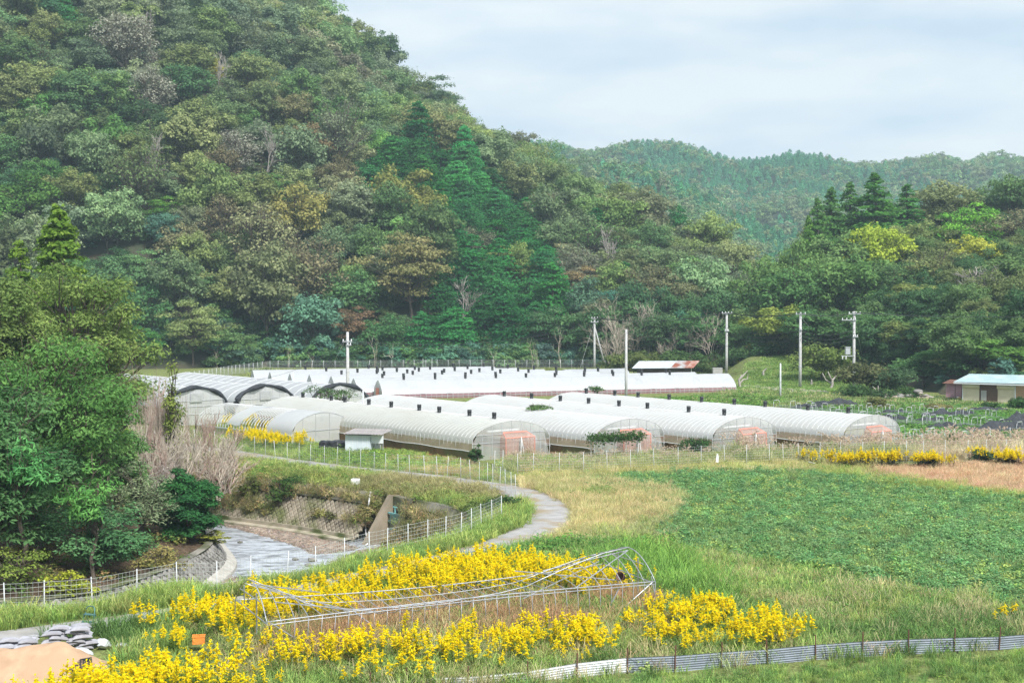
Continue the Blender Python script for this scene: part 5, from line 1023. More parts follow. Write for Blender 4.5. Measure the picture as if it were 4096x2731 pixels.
P['a'] = pole(1390, 1328, dep(1390, 1618), 'tall concrete utility pole rising among the white greenhouses', 0.15, ((1.05, 1.1, 0, 3), (1.45, 0.5, 0.2, 2)))
P['b'] = pole(2378, 1270, 236, 'concrete utility pole propped by a leaning strut at the far fence', 0.15, ((0.15, 1.1, 0, 3), (0.75, 1.3, 0, 3)))
P['c'] = pole(2505, 1318, dep(2505, 1600), 'plain grey pole without crossarms standing behind the front greenhouses', 0.13)
P['d'] = pole(2907, 1250, 216, 'utility pole with short crossarm behind the end of the far white tunnel', 0.16, ((0.12, 1.6, 0, 4), (2.8, 0.7, 0, 3)))
P['e'] = pole(3202, 1252, dep(3202, 1552), 'utility pole standing on the grassy orchard bank', 0.16, ((0.15, 1.35, 0, 3), (2.2, 0.35, 0, 2)))
P['f'] = pole(3417, 1246, dep(3417, 1556), 'utility pole carrying a transformer box and two crossarms', 0.16, ((0.3, 1.6, 0, 4), (1.1, 1.9, -0.75, 4), (3.3, 0.7, 0.1, 3)))
P['g'] = pole(3122, 1453, dep(3122, 1592), 'short slim white pole beside the stony ditch', 0.09, (), mat='whitepost')
P['h'] = pole(1452, 1562, dep(1452, 1740), 'slim grey pole just behind the small white shed', 0.06, (), mat='whitepost')
P['i'] = pole(1172, 1487, dep(1172, 1625), 'slim pole between the two grey arches of the connected greenhouse', 0.07, (), mat='whitepost')
P['j'] = pole(1026, 1514, dep(1026, 1650), 'slim pole before the middle black-edged arch of the connected greenhouse', 0.07, (), mat='whitepost')
o, t, H = P['b']; s_ = MB(); e = atY(2422, 1458, 238); s_.tube([(0.05, 0.1, H - 1.55), (e.x - t.x, 1.0, 0.1)], [0.10, 0.14], 10); s_.build('strut', M['concrete'], o, smooth=True)
o, t, H = P['f']
tb = MB(); tb.box(-1.15, -0.55, -0.35, 0.25, H - 5.6, H - 4.7); tb.box(-1.2, -0.5, -0.4, 0.3, H - 4.698, H - 4.62); tb.build('transformer', M['galv'], o)
tb = MB(); tb.box(-1.7, 0.0, -0.3, -0.2, H - 5.85, H - 5.75); tb.build('bracket', M['galv'], o)
for x in (-1.55, -1.1): q = MB(); q.lathe([(0, 0), (0.07, 0), (0.09, -0.15), (0.06, -0.2), (0.08, -0.35), (0, -0.4)], 8, c=(x, -0.25, H - 5.86)); q.build('cutout_switch', M['whitepaint'], o)
M['cable'] = pmat('cable', (0.05, 0.055, 0.055), None, 4, 0.6)
def cable(a, b, sag, r, label, n=14, name='power_cable', mat='cable', group='overhead cables between the utility poles'):
    a = Vector(a); b = Vector(b); pts = []
    for i in range(n + 1): t_ = i / n; p = a.lerp(b, t_); p.z -= sag * 4 * t_ * (1 - t_); pts.append(p - a)
    mb = MB(); mb.tube(pts, r, 3); return tag(mb.build(name, M[mat], None, a), label, 'cable', group)
def tp(k, dz, dx=0): o, t, H = P[k]; return Vector((o.location.x + dx, o.location.y - 0.28, o.location.z + H - dz))
for dx in (-0.6, 0.0, 0.6):
    cable(tp('b', 0.05, dx * 0.7), tp('d', 0.0, dx), 0.9, 0.03, 'thin overhead cable from the strutted pole to the pole above the white tunnels')
    cable(tp('d', 0.0, dx), tp('e', 0.0, dx), 0.5, 0.03, 'thin overhead cable from the far tunnel pole to the orchard bank pole'); cable(tp('e', 0.0, dx), tp('f', 0.15, dx), 0.4, 0.03, 'thin overhead cable from the orchard bank pole to the transformer pole')
    cable(tp('f', 0.15, dx), Vector((tp('f', 0).x + 40, tp('f', 0).y - 14, 11.0)), 0.9, 0.03, 'thin overhead cable leaving the transformer pole past the building')
for dz in (2.3, 2.9, 3.4): cable(tp('d', dz), tp('e', dz), 0.7, 0.032, 'lower sagging cable from the far tunnel pole to the orchard bank pole'); cable(tp('e', dz), tp('f', dz), 0.7, 0.032, 'lower sagging cable from the orchard bank pole to the transformer pole')
cable(tp('a', 1.0, 0.3), tp('b', 0.8), 1.6, 0.03, 'long low cable from the greenhouse pole to the strutted pole'); cable(tp('a', 1.2, 0.3), tp('b', 1.3), 1.8, 0.03, 'second long low cable from the greenhouse pole to the strutted pole')
cable(tp('a', 1.1, -0.4), tp('j', 0.05), 0.8, 0.015, 'cable dropping from the greenhouse pole to the slim arch pole'); cable(tp('c', 0.4), tp('d', 2.9), 0.8, 0.018, 'cable from the plain grey pole to the far tunnel pole')
def guy(k, px, py, lab): e = at(px, py, 0); cable(tp(k, 0.5), e, 0.0, 0.018, lab, 2, 'guy_wire', 'wire', 'guy wires')
guy('a', 1318, 1480, 'thin guy wire slanting from the greenhouse pole'); guy('b', 2318, 1480, 'thin guy wire slanting from the strutted pole'); guy('f', 3462, 1500, 'thin guy wire slanting from the transformer pole'); guy('e', 3330, 1420, 'thin guy wire slanting from the orchard bank pole')
# ------------------------------------------------------------------ wire fences
def fence(name, pts, h, step, label, wires=8, vstep=0.17, rp_=0.03, wr=0.006, lean=0.02, top=0.96, posts=None, seed=0, mat='whitepost'):
    pts = [Vector(p) for p in pts]; r2 = random.Random(seed); ps = posts or resample(pts, step)
    o = thing(name, ps[0], label, 'fence')
    pm = MB(); pm.tube([(0, 0, -0.3), (0, 0, h)], rp_, 7); pme = pm.mesh('post', M[mat], True); b0 = ps[0]
    for p in ps:
        z = float(groundz(np.array([p.x]), np.array([p.y]))[0]); q = link('post', pme, o, (p.x - b0.x, p.y - b0.y, z - b0.z)); q.rotation_euler = (r2.gauss(0, lean), r2.gauss(0, lean * 1.4), 0)
    for a, b in zip(ps[:-1], ps[1:]):
        w = MB(); L = (b - a).length; za = float(groundz(np.array([a.x]), np.array([a.y]))[0]); zb = float(groundz(np.array([b.x]), np.array([b.y]))[0])
        A = Vector((a.x - b0.x, a.y - b0.y, za - b0.z)); B = Vector((b.x - b0.x, b.y - b0.y, zb - b0.z))
        for i in range(wires): z = 0.05 + (h * top - 0.05) * i / (wires - 1); mid = A.lerp(B, 0.5) + Vector((0, 0, z - r2.uniform(0, 0.025))); w.tube([A + Vector((0, 0, z)), mid, B + Vector((0, 0, z))], wr, 3, cap=False)
        n = int(L / vstep)
        for i in range(1, n): c = A.lerp(B, i / n); w.tube([c + Vector((0, 0, 0.04)), c + Vector((0, 0, h * top))], wr * 0.7, 3, cap=False)
        w.build('wire_panel', M['wire'], o)
    return o
def fpts(*pp): return [at(px, py, 0) for px, py in pp]
fence('wire_fence', [], 1.5, 0, 'tall wire mesh fence along the near bank of the river', 9, 0.18, 0.022, 0.007, posts=fpts((-130, 2480), (20, 2470), (177, 2462), (371, 2448), (548, 2405), (710, 2378), (868, 2386), (1001, 2352), (1146, 2330), (1263, 2306), (1378, 2262), (1478, 2240), (1548, 2228), (1632, 2206), (1710, 2196), (1782, 2175), (1843, 2154), (1885, 2138), (1926, 2118), (1968, 2104), (2006, 2092)), seed=1)
fence('wire_fence', [], 1.5, 0, 'wire mesh fence along the path above the stone river wall', 8, 0.18, 0.019, 0.006, posts=fpts((620, 1768), (700, 1778), (780, 1790), (860, 1802), (940, 1812), (1019, 1824), (1061, 1834), (1103, 1843), (1150, 1850), (1196, 1856), (1243, 1862), (1297, 1867), (1347, 1872), (1398, 1878), (1442, 1885), (1496, 1895), (1543, 1902), (1593, 1907), (1639, 1910), (1700, 1912), (1750, 1916), (1788, 1918), (1843, 1922), (1882, 1932), (1917, 1940), (1950, 1944), (1971, 1950), (1998, 1962), (2022, 1972), (2046, 1986), (2064, 1997)), seed=2)
fence('wire_fence', [], 1.55, 0, 'wire mesh fence before the fronts of the long greenhouses', 9, 0.17, 0.019, 0.006, posts=fpts((1977, 1892), (2010, 1890), (2071, 1906), (2134, 1902), (2236, 1900), (2334, 1897), (2429, 1892), (2523, 1888), (2617, 1882), (2713, 1876), (2805, 1871), (2899, 1868), (2986, 1868), (3078, 1862), (3135, 1862), (3197, 1857), (3278, 1855), (3361, 1852), (3451, 1850), (3535, 1848), (3626, 1848), (3695, 1846), (3781, 1843), (3870, 1846), (3948, 1841), (4030, 1840), (4120, 1838), (4200, 1836)), seed=3)
fence('wire_fence', [at(700, 1538, 0), at(840, 1515, 0), at(953, 1495, 0), at(1050, 1482, 0), at(1115, 1478, 0), at(1700, 1474, 0), at(2425, 1474, 0)], 1.5, 1.9, 'distant wire mesh fence at the foot of the forest', 7, 0.22, 0.035, 0.012, seed=4)
fence('wire_fence', [], 1.6, 0, 'wire fence bordering the hooped vegetable plots', 7, 0.2, 0.025, 0.006, posts=fpts((3690, 1815), (3740, 1800), (3822, 1795), (3890, 1792), (3960, 1790), (4040, 1788), (4130, 1786)), seed=5)
g_ = at(2130, 1474, 0)
# brace and paper tag on the greenhouse-front fence
mb = MB(); a = at(3235, 1846, 0.75); b = at(3288, 1858, 0); mb.tube([(0, 0, 0), (b.x - a.x, b.y - a.y, -0.8)], 0.025, 6); tag(mb.build('loose_pole', M['whitepost'], None, a), 'slanting white pole leaning by the greenhouse-front fence', 'pole')
a = at(2869, 1832, 0.75); mb = MB(); mb.add([(-.09, 0, -.28), (.09, .02, -.3), (.11, 0, .1), (.05, .02, .32), (-.04, 0, .3), (-.08, .02, 0)], [(0, 1, 2, 3, 4, 5)]); mb.add([(-.09, .03, -.28), (.09, .05, -.3), (.11, .03, .1), (.05, .05, .32), (-.04, .03, .3), (-.08, .05, 0)], [(5, 4, 3, 2, 1, 0)]); tag(mb.build('hanging_cloth', M['whitepaint'], None, (a.x, a.y - 0.05, a.z)), 'small cream cloth hung on the greenhouse-front fence', 'cloth')
# gate panel in the far fence
a = at(1692, 1476, 0); o = thing('fence_gate', a, 'small framed gate in the distant forest fence', 'gate'); gw = 36 / FPX * a.y
for x in (0, gw): q = MB(); q.tube([(x, -.06, 0), (x, -.06, 1.75)], 0.045, 6); q.build('post', M['whitepost'], o)
for z in (0.35, 1.3): q = MB(); q.tube([(0, -.06, z), (gw, -.06, z)], 0.025, 5); q.build('rail', M['whitepost'], o)
# ------------------------------------------------------------------ corrugated sheet fence in the near grass
M['zinc'] = pmat('zinc_sheet', (0.22, 0.25, 0.29), (0.17, 0.195, 0.23), 1.4, 0.6, 0.3, stretch=(1, 1, 3))
M['zincpale'] = pmat('pale_zinc_sheet', (0.62, 0.64, 0.67), (0.52, 0.54, 0.58), 1.0, 0.6, 0.2, stretch=(1, 1, 3))
stk = [(1480, 2770), (1627, 2752), (1873, 2744), (2110, 2725), (2308, 2712), (2510, 2693), (2700, 2688), (2886, 2670), (3071, 2656), (3263, 2640), (3451, 2627), (3635, 2617), (3818, 2607), (3997, 2600), (4190, 2585)]
tops = [(1480, 2745), (1627, 2728), (1873, 2708), (2110, 2685), (2308, 2652), (2510, 2630), (2700, 2622), (2886, 2608), (3071, 2596), (3263, 2578), (3451, 2565), (3635, 2556), (3818, 2550), (3997, 2545), (4190, 2530)]
pts = [at(px, py, 0) for px, py in stk]; o = thing('corrugated_fence', pts[0], 'low fence of corrugated zinc sheets on rusty stakes in the near grass', 'fence'); b0 = pts[0]
r2 = random.Random(7); HTS = []
for (px, py), p in zip(tops, pts): HTS.append(max(0.3, atY(px, py, p.y).z))
for i, p in enumerate(pts):
    q = MB(); q.tube([(0, 0, -0.3), (0, 0, HTS[i] + 0.34)], 0.022, 6); k = q.build('stake', M['rust'], o, p - b0); k.rotation_euler = (r2.gauss(0, .03), r2.gauss(0, .03), 0)
for i in range(len(pts) - 1):
    a, b = pts[i] - b0, pts[i + 1] - b0; d = (b - a).normalized(); n_ = Vector((-d.y, d.x, 0)); a = a - d * 0.06; b = b + d * 0.06; q = MB(); rows = []; hh = 0.66; nrow = 40
    for j in range(nrow + 1):
        u = j / nrow; off = 0.009 * math.sin(2 * PI * u * hh / 0.076) + 0.05 + 0.006 * (i % 2)
        rows.append([tuple(a + n_ * off + Vector((0, 0, (HTS[i] - hh) + u * hh))), tuple(b + n_ * off + Vector((0, 0, (HTS[i + 1] - hh) + u * hh)))])
    q.sheet(rows); q.build('zinc_sheet', M['zincpale'] if i < 5 else M['zinc'], o)
# ------------------------------------------------------------------ river walls
M['mortar'] = pmat('mossy_mortar', (0.10, 0.095, 0.07), (0.07, 0.08, 0.04), 1.2, 0.95, bump=0.3)
M['stone'] = pmat('wall_stone', (0.25, 0.215, 0.165), (0.165, 0.14, 0.105), 0.9, 0.9, bump=0.3, rnd=0.35, bscale=9, c3=(0.10, 0.11, 0.045), scale3=0.45)
M['stonegrey'] = pmat('grey_block', (0.22, 0.21, 0.195), (0.155, 0.15, 0.135), 0.9, 0.9, bump=0.3, rnd=0.3, bscale=9, c3=(0.10, 0.105, 0.06), scale3=0.5)
M['capconc'] = pmat('stained_concrete', (0.27, 0.25, 0.215), (0.12, 0.115, 0.09), 0.8, 0.92, bump=0.2, stretch=(1, 1, 0.35), c3=(0.085, 0.095, 0.04), scale3=0.5)
M['ledge'] = pmat('ledge_concrete', (0.42, 0.37, 0.285), (0.30, 0.265, 0.20), 0.9, 0.9, c3=(0.10, 0.12, 0.045), scale3=0.8)
def block(w, h, d, bev=0.05):
    mb = MB(); a, b = w / 2, h / 2
    out = [(-a, 0), (0, -b), (a, 0), (0, b)]; inn = [(x * (1 - bev / a * 1.4), y * (1 - bev / b * 1.4)) for x, y in out]
    v = [(x, y, -0.05) for x, y in out] + [(x, y, d * 0.6) for x, y in out] + [(x, y, d) for x, y in inn]
    f = [(0, 1, 5, 4), (1, 2, 6, 5), (2, 3, 7, 6), (3, 0, 4, 7), (4, 5, 9, 8), (5, 6, 10, 9), (6, 7, 11, 10), (7, 4, 8, 11), (8, 9, 10, 11)]
    mb.add(v, f); return mb
def stone_wall(name, top, z_bot, batter, label, mat, bw=0.52, bh=0.42, cap=0.55, z_top_off=0.0, limit=300, ledge=False, flip=1, seed=0):
    top = [Vector(p) for p in top]; o = thing(name, (top[0].x, top[0].y, 0), label, 'river wall'); b0 = Vector((top[0].x, top[0].y, 0)); r2 = random.Random(seed)
    nrm = []
    for i in range(len(top)):
        t = (top[min(i + 1, len(top) - 1)] - top[max(i - 1, 0)]); t.z = 0; t.normalize(); nrm.append(Vector((t.y, -t.x, 0)) * flip)
    bot = [p + n * batter for p, n in zip(top, nrm)]
    for q in bot: q.z = z_bot
    mb = MB(); mb.sheet([[tuple(p - b0) for p in top], [tuple(q - b0) for q in bot]]); mb.build('backing', M['mortar'], o)
    cp = MB(); frac = cap / max(0.5, (top[0].z - z_bot) * 1.25)
    lo = [p.lerp(q, frac) + n * 0.13 + Vector((0, 0, 0.06)) for p, q, n in zip(top, bot, nrm)]; hi = [p + n * 0.05 + Vector((0, 0, 0.10)) for p, n in zip(top, nrm)]; bk = [p - n * 0.30 + Vector((0, 0, 0.10)) for p, n in zip(top, nrm)]; lo2 = [p.lerp(q, frac) - n * 0.02 for p, q, n in zip(top, bot, nrm)]
    cp.sheet([[tuple(p - b0) for p in r_] for r_ in (bk, hi, lo, lo2)]); cp.build('coping', M['capconc'], o)
    if ledge:
        L1 = [q + n * 0.02 + Vector((0, 0, 0.42)) for q, n in zip(bot, nrm)]; L2 = [q + n * 0.12 + Vector((0, 0, 0.42)) for q, n in zip(bot, nrm)]; L3 = [q + n * 0.14 + Vector((0, 0, 0.20)) for q, n in zip(bot, nrm)]; L4 = [q + n * 0.72 + Vector((0, 0, 0.18)) for q, n in zip(bot, nrm)]; L5 = [q + n * 0.78 + Vector((0, 0, -0.4)) for q, n in zip(bot, nrm)]
        for ra, rb, nm in ((L1, L2, 'footing_kerb'), (L2, L3, 'footing_kerb'), (L3, L4, 'footing_ledge'), (L4, L5, 'footing_ledge')):
            lg = MB(); lg.sheet([[tuple(p - b0) for p in ra], [tuple(p - b0) for p in rb]]); lg.build(nm, M['ledge'], o)
    meshes = []
    for k in range(4):
        m_ = block(bw * 0.97, bh * 0.97, 0.10); m_.v = [(x + r2.uniform(-.02, .02), y + r2.uniform(-.02, .02), z + r2.uniform(-.02, .03) * (z > 0)) for x, y, z in m_.v]; meshes.append(m_.mesh('stone', M[mat]))
    cnt = 0; s = 0.0; rest = MB()
    for i in range(len(top) - 1):
        a, b, c, d = top[i], top[i + 1], bot[i], bot[i + 1]; L = ((b - a).length + (d - c).length) / 2; Hs = ((c - a).length + (d - b).length) / 2
        nrow = int((Hs * (1 - frac)) / (bh / 2)); ncol = max(1, int(round(L / bw)))
        ux = (b - a).normalized(); vy = ((a + b) / 2 - (c + d) / 2).normalized(); nz_ = ux.cross(vy).normalized()
        if nz_.dot(nrm[i]) < 0: nz_ = -nz_
        mt = Matrix((ux, vy, nz_)).transposed().to_4x4()
        for r_ in range(nrow):
            for k in range(ncol):
                u = (k + 0.5 + 0.5 * (r_ % 2)) / ncol
                if u > 1: continue
                v = 1 - (r_ + 0.7) * (bh / 2) / Hs; p = a.lerp(b, u).lerp(c.lerp(d, u), v)
                q = mt.copy(); q.translation = p - b0; q = q @ Matrix.Diagonal((L / ncol / bw, 1, 1, 1)) @ Matrix.Rotation(r2.gauss(0, .09), 4, 'Z') @ Matrix.Scale(r2.uniform(.84, 1.06), 4)
                vis = proj(p.x, p.y, p.z); me_ = meshes[r2.randrange(4)]
                if 0 < vis[0] < 4096 and cnt < limit: k_ = link('stone', me_, o); k_.matrix_local = q; cnt += 1
                else:
                    m_ = block(bw * .97, bh * .97, .1); rest.add([q @ Vector(x) for x in m_.v], m_.f)
    if rest.v: tag(rest.build('stones', M[mat], o), None, None, None, 'stuff')
    return o
far_top = resample(smoothline(RV_FAR, 2), 1.3)
stone_wall('stone_wall', [p for p in far_top if p.x < at(1545, 1985, -.3).x], RZ + 0.0, 1.9, 'mossy stone river wall with concrete coping below the path', 'stone', 0.46, 0.44, 0.75, ledge=True, flip=1, seed=1)
stone_wall('stone_wall', [p for p in far_top if p.x > at(1632, 1998, -.3).x], RZ, 1.7, 'overgrown river wall past the turquoise sluice gate', 'stone', 0.46, 0.44, 0.5, flip=1, seed=2)
wood_top = resample(smoothline(RV_WOOD, 2), 1.1)
stone_wall('stone_wall', wood_top, RZ, 0.95, 'grey block retaining wall curving below the little wood', 'stonegrey', 0.50, 0.44, 0.01, flip=1, seed=3)
# pale concrete apron at the foot of the curved wall
ap = MB(); rows = [[], [], []]
for i, p in enumerate(wood_top):
    t = (wood_top[min(i + 1, len(wood_top) - 1)] - wood_top[max(i - 1, 0)]); t.z = 0; t.normalize(); n_ = Vector((t.y, -t.x, 0))
    for k, (o_ff, z) in enumerate(((0.80, RZ + 0.42), (1.35, RZ + 0.16), (1.45, RZ - 0.3))): q = p + n_ * o_ff; rows[k].append((q.x, q.y, z))
ap.sheet(rows); tag(ap.build('wall_apron', pmat('pale_apron', (0.44, 0.42, 0.38), (0.33, 0.31, 0.27), 2.5, 0.9, bump=0.3), None, smooth=False), 'pale concrete apron along the foot of the curved wall', 'apron')
# sluice with turquoise gate
S0 = at(1588, 1990, -.3); S1 = at(1632, 1998, -.3); d = (S1 - S0); d.z = 0; rz = math.atan2(d.y, d.x); wS = 1.55
o = thing('sluice_gate', (S0.x, S0.y, 0), 'turquoise sluice gate in a mossy concrete recess of the river wall', 'sluice gate', None, rz)
for nm, x0, x1 in (('side_wall', -0.62, -0.02), ('side_wall', wS + 0.02, wS + 0.3)):
    w = MB(); w.add([(x0, 0.3, -3.2), (x1, 0.3, -3.2), (x1, -2.35, -3.2), (x0, -2.35, -3.2), (x0, 0.3, -0.15), (x1, 0.3, -0.15), (x1, -0.25, -0.15), (x0, -0.25, -0.15)], [(0, 1, 2, 3), (4, 7, 6, 5), (0, 4, 5, 1), (1, 5, 6, 2), (2, 6, 7, 3), (3, 7, 4, 0)]); w.build(nm, M['capconc'] if x0 > 0 else pmat('tan_concrete', (0.33, 0.27, 0.20), (0.20, 0.17, 0.12), 0.9, 0.9, stretch=(1, 1, .4)), o)
w = MB(); w.box(-0.02, wS + 0.02, 0.15, 0.35, -3.2, -0.2); w.build('back_wall', M['capconc'], o)
w = MB(); w.box(-0.02, wS + 0.02, -0.3, 0.1, -1.05, -0.18); w.build('head_beam', M['capconc'], o)
M['teal'] = pmat('turquoise_steel', (0.17, 0.42, 0.42), (0.24, 0.50, 0.49), 1.6, 0.5, c3=(0.16, 0.11, 0.07), scale3=1.1)
g = MB(); g.box(0.10, wS - 0.10, -0.62, -0.54, -2.15, -1.15); g.build('gate_plate', M['teal'], o)
for z in (-1.15, -1.65, -2.15): q = MB(); q.box(0.04, wS - 0.04, -0.72, -0.625, z - 0.05, z + 0.05); q.build('gate_rib', M['teal'], o)
q = MB(); q.box(0.10, wS - 0.10, -0.50, -0.42, -3.1, -2.25); q.build('lower_plate', pmat('dark_teal', (0.06, 0.21, 0.20), (0.09, 0.26, 0.25), 2, 0.5), o)
q = MB(); q.tube([(0.5, -0.5, -1.15), (0.5, -0.5, -0.75)], 0.05, 6); q.tube([(0.3, -0.5, -0.78), (0.7, -0.5, -0.78)], 0.04, 6); q.build('lifting_screw', M['teal'], o)
# foam of the outflow
# white tank and hose on the bank
A = at(1422, 1945, -0.1); o = thing('white_tank', A, 'small white plastic tank on a bent pipe stand above the river wall', 'tank', None, R(-12))
t_ = MB(); t_.box(-0.26, 0.26, -0.2, 0.2, 0.12, 0.50); bm = t_.build('tank', M['whitepaint'], o); bv = bm.modifiers.new('edge', 'BEVEL'); bv.width = 0.05; bv.segments = 3
q = MB(); q.tube([(-0.2, -0.1, 0.14), (-0.42, -0.2, 0.10), (-0.48, -0.25, -0.35)], 0.04, 7); q.build('pipe', M['whitepaint'], o, smooth=True)
q = MB(); q.tube([(-0.2, 0.2, 0.05), (0.75, 0.1, 0.02)], 0.035, 6); q.build('plank', M['whitepost'], o)
a = at(1482, 1968, -0.2); hp = [at(1482, 1966, -0.15), at(1478, 2005, -0.6) + Vector((0, -0.35, 0)), at(1468, 2055, -1.5) + Vector((0, 0.0, 0)), at(1461, 2105, -2.3), at(1464, 2140, -2.7), at(1474, 2172, -2.9), at(1462, 2180, -2.95)]
a = hp[0]; q = MB(); q.tube([tuple(p - a) for p in smoothline(hp, 3)], 0.045, 7); tag(q.build('white_hose', M['whitepaint'], None, a, smooth=True), 'white hose hanging down the stone river wall into the water', 'hose')
# ------------------------------------------------------------------ pebbles
PEB = []
for k in range(4):
    rg = np.random.RandomState(k); mb = MB(); mb.lathe([(0.0, -0.03), (0.5, -0.01), (0.62, 0.12), (0.45, 0.26), (0.0, 0.32)], 6); v = np.array(mb.v) * (1 + 0.25 * rg.normal(size=(len(mb.v), 1)))
    me = new_mesh('pebble', v * 0.17, mb.f, None, tone=np.full(len(v), rg.rand()), smooth=True); PEB.append(me)
m, nt, out = _mat('pebble'); p = N(nt, 'ShaderNodeBsdfPrincipled'); a_ = N(nt, 'ShaderNodeAttribute'); a_.attribute_type = 'INSTANCER'; a_.attribute_name = 'tint'; nt.links.new(a_.outputs['Color'], p.inputs['Base Color']); p.inputs['Roughness'].default_value = 0.8; nt.links.new(p.outputs[0], out.inputs[0])
for me in PEB: me.materials.clear(); me.materials.append(m)
rg = np.random.RandomState(77); n = 60000; X = rg.uniform(-35, 0, n); Y = rg.uniform(56, 106, n); z = groundz(X, Y); ok = (z < -2.6) & (z > RZ - 0.06); X, Y, z = X[ok][:15000], Y[ok][:15000], z[ok][:15000]
sc = 0.25 + 0.55 * rg.rand(len(X)) ** 3
scatter('gravel', PEB, np.stack([X, Y, z], 1), rg.rand(len(X)) * 6.28, sc, tints([(0.36, 0.31, 0.26), (0.27, 0.23, 0.20), (0.42, 0.33, 0.26), (0.20, 0.17, 0.15), (0.34, 0.22, 0.16)], len(X), rg, 0.15), 'pebbles and gravel of the river bars', 'gravel', 0.2, 3)
BL = ('small dark boulder near the curved wall apron', 'dark boulder at the near edge of the water', 'largest dark boulder in the river riffle', 'boulder just before the largest one in the riffle', 'boulder left of the largest one in the riffle', 'small boulder alone upstream in the water')
for k, (px, py, s) in enumerate([(1005, 2318, 0.30), (1105, 2318, 0.42), (1250, 2243, 0.5), (1234, 2262, 0.35), (1180, 2238, 0.34), (960, 2170, 0.3)]):
    p = at(px, py, RZ); rg = np.random.RandomState(k + 40); mb = MB(); mb.lathe([(0.0, -0.2), (0.5, -0.15), (0.6, 0.1), (0.42, 0.3), (0.12, 0.38), (0, 0.38)], 9); v = np.array(mb.v) * (1 + 0.13 * rg.normal(size=(len(mb.v), 1))) * s
    tag(link('boulder', new_mesh('boulder', v, mb.f, M['stonegrey'], smooth=True), None, p), BL[k], 'boulder', 'boulders in the river')
# ------------------------------------------------------------------ collapsed pipe-frame greenhouse among the goldenrod
M['pipe'] = pmat('weathered_pipe', (0.46, 0.48, 0.51), (0.32, 0.34, 0.37), 4, 0.4, 0.5)
FL0 = at(1068, 2632, 0); FR0 = at(2618, 2452, 0); dF = (FR0 - FL0); LF_ = dF.length; rzp = math.atan2(dF.y, dF.x)
o = thing('collapsed_pipe_frame', FL0, 'bare greenhouse pipe frame sagging in the middle among the goldenrod', 'greenhouse frame', None, rzp)
WP = 3.9; NH = 33
def sagz(u):
    """height of the crown along the length"""
    if u < 0.02: return 2.25
    a = np.interp(u, [0.0, 0.06, 0.13, 0.22, 0.35, 0.5, 0.62, 0.72, 0.82, 0.92, 1.0], [2.2, 1.85, 1.25, 0.90, 0.78, 0.80, 0.92, 1.15, 1.65, 2.05, 2.2]); return float(a)
def hoop_pts(u):
    zc = sagz(u); ef = 1.20 + 0.10 * math.sin(PI * u); er = 1.20 - 0.22 * math.sin(PI * u); x = u * LF_; k = zc - (ef + er) / 2; pts = []
    for t in np.linspace(0, 1, 17):
        y = WP * t; base = ef + (er - ef) * t
        if k > 0: z = base + k * (math.sin(PI * t) ** 0.85)
        else: z = base + k * (math.sin(PI * min(1, t * 1.0) ** 0.62) ** 1.1)
        pts.append((x + 0.05 * math.sin(7 * u + 3 * t), y - (0.18 if k < 0 else 0) * math.sin(PI * t), z))
    return [(x, -0.02, -0.1), (x, 0.0, ef * 0.55)] + pts + [(x, WP, er * 0.55), (x, WP + 0.02, -0.1)]
for i in range(NH):
    u = i / (NH - 1); q = MB(); q.tube(hoop_pts(u), 0.015 if 0 < i < NH - 1 else 0.021, 5, cap=False); q.build('hoop', M['pipe'], o, smooth=True)
def runner(t, r, nm, z_off=0.02):
    q = MB(); pts = []
    for i in range(0, 41):
        h = hoop_pts(i / 40); pts.append(Vector(h[2 + int(round(t * 16))]) + Vector((0, 0, z_off)))
    q.tube(pts, r, 5); q.build(nm, M['pipe'], o, smooth=True)
runner(0.0, 0.021, 'eave_pipe'); runner(0.0, 0.017, 'eave_pipe', -0.09); runner(1.0, 0.021, 'eave_pipe'); runner(0.5, 0.02, 'ridge_pipe'); runner(0.75, 0.016, 'purlin')
for x, sgn in ((0.0, 1), (LF_, -1)):
    e = MB(); zt = sagz(0 if x == 0 else 1)
    for y in (1.2, 2.7): e.tube([(x, y, 0), (x, y, zt - 0.28)], 0.026, 5)
    e.tube([(x, 0.05, 1.15), (x, WP - 0.05, 1.25)], 0.024, 5); e.tube([(x, 0.8, 1.75), (x, WP - 0.7, 1.75)], 0.022, 5); e.build('end_frame', M['pipe'], o)
    b = MB(); b.tube([(x + sgn * 0.1, 0.0, 1.2), (x + sgn * 1.7, 0.1, 0.05)], 0.022, 5); b.tube([(x, WP / 2, zt - 0.1), (x + sgn * 3.2, 0.5, 1.15)], 0.022, 5); b.tube([(x, WP / 2, zt - 0.1), (x + sgn * 3.0, WP - 0.5, 1.3)], 0.022, 5); b.build('brace', M['pipe'], o)
b = MB(); b.tube([(0.8, 1.6, 1.5), (4.3, 0.9, 0.95)], 0.022, 5); b.tube([(3.6, 1.7, 0.95), (4.5, -0.05, 0.1)], 0.022, 5); b.tube([(LF_ - 4.6, 2.7, 1.55), (LF_ - 1.2, 0.7, 1.25)], 0.022, 5); b.tube([(LF_ - 5.2, 0.8, 0.9), (LF_ - 0.6, 3.2, 1.5)], 0.022, 5); b.tube([(LF_ - 2.1, 0.1, 0.1), (LF_ - 1.5, 0.05, 1.15)], 0.022, 5); b.build('loose_pipe', M['pipe'], o)
q = atY(2492, 2308, FR0.y + 0.2); mb = MB(); mb.lathe([(0.0, 0.0), (0.11, 0.0), (0.16, 0.26), (0.175, 0.26), (0.175, 0.30), (0.15, 0.30), (0.10, 0.02), (0.0, 0.02)], 14); po = mb.build('hanging_pot', pmat('dark_clay', (0.16, 0.08, 0.06), (0.08, 0.05, 0.045), 4, 0.7), None, q, smooth=True); po.rotation_euler = (R(70), 0, R(-30)); tag(po, 'round brown pot hung in the end of the collapsed pipe frame', 'pot')
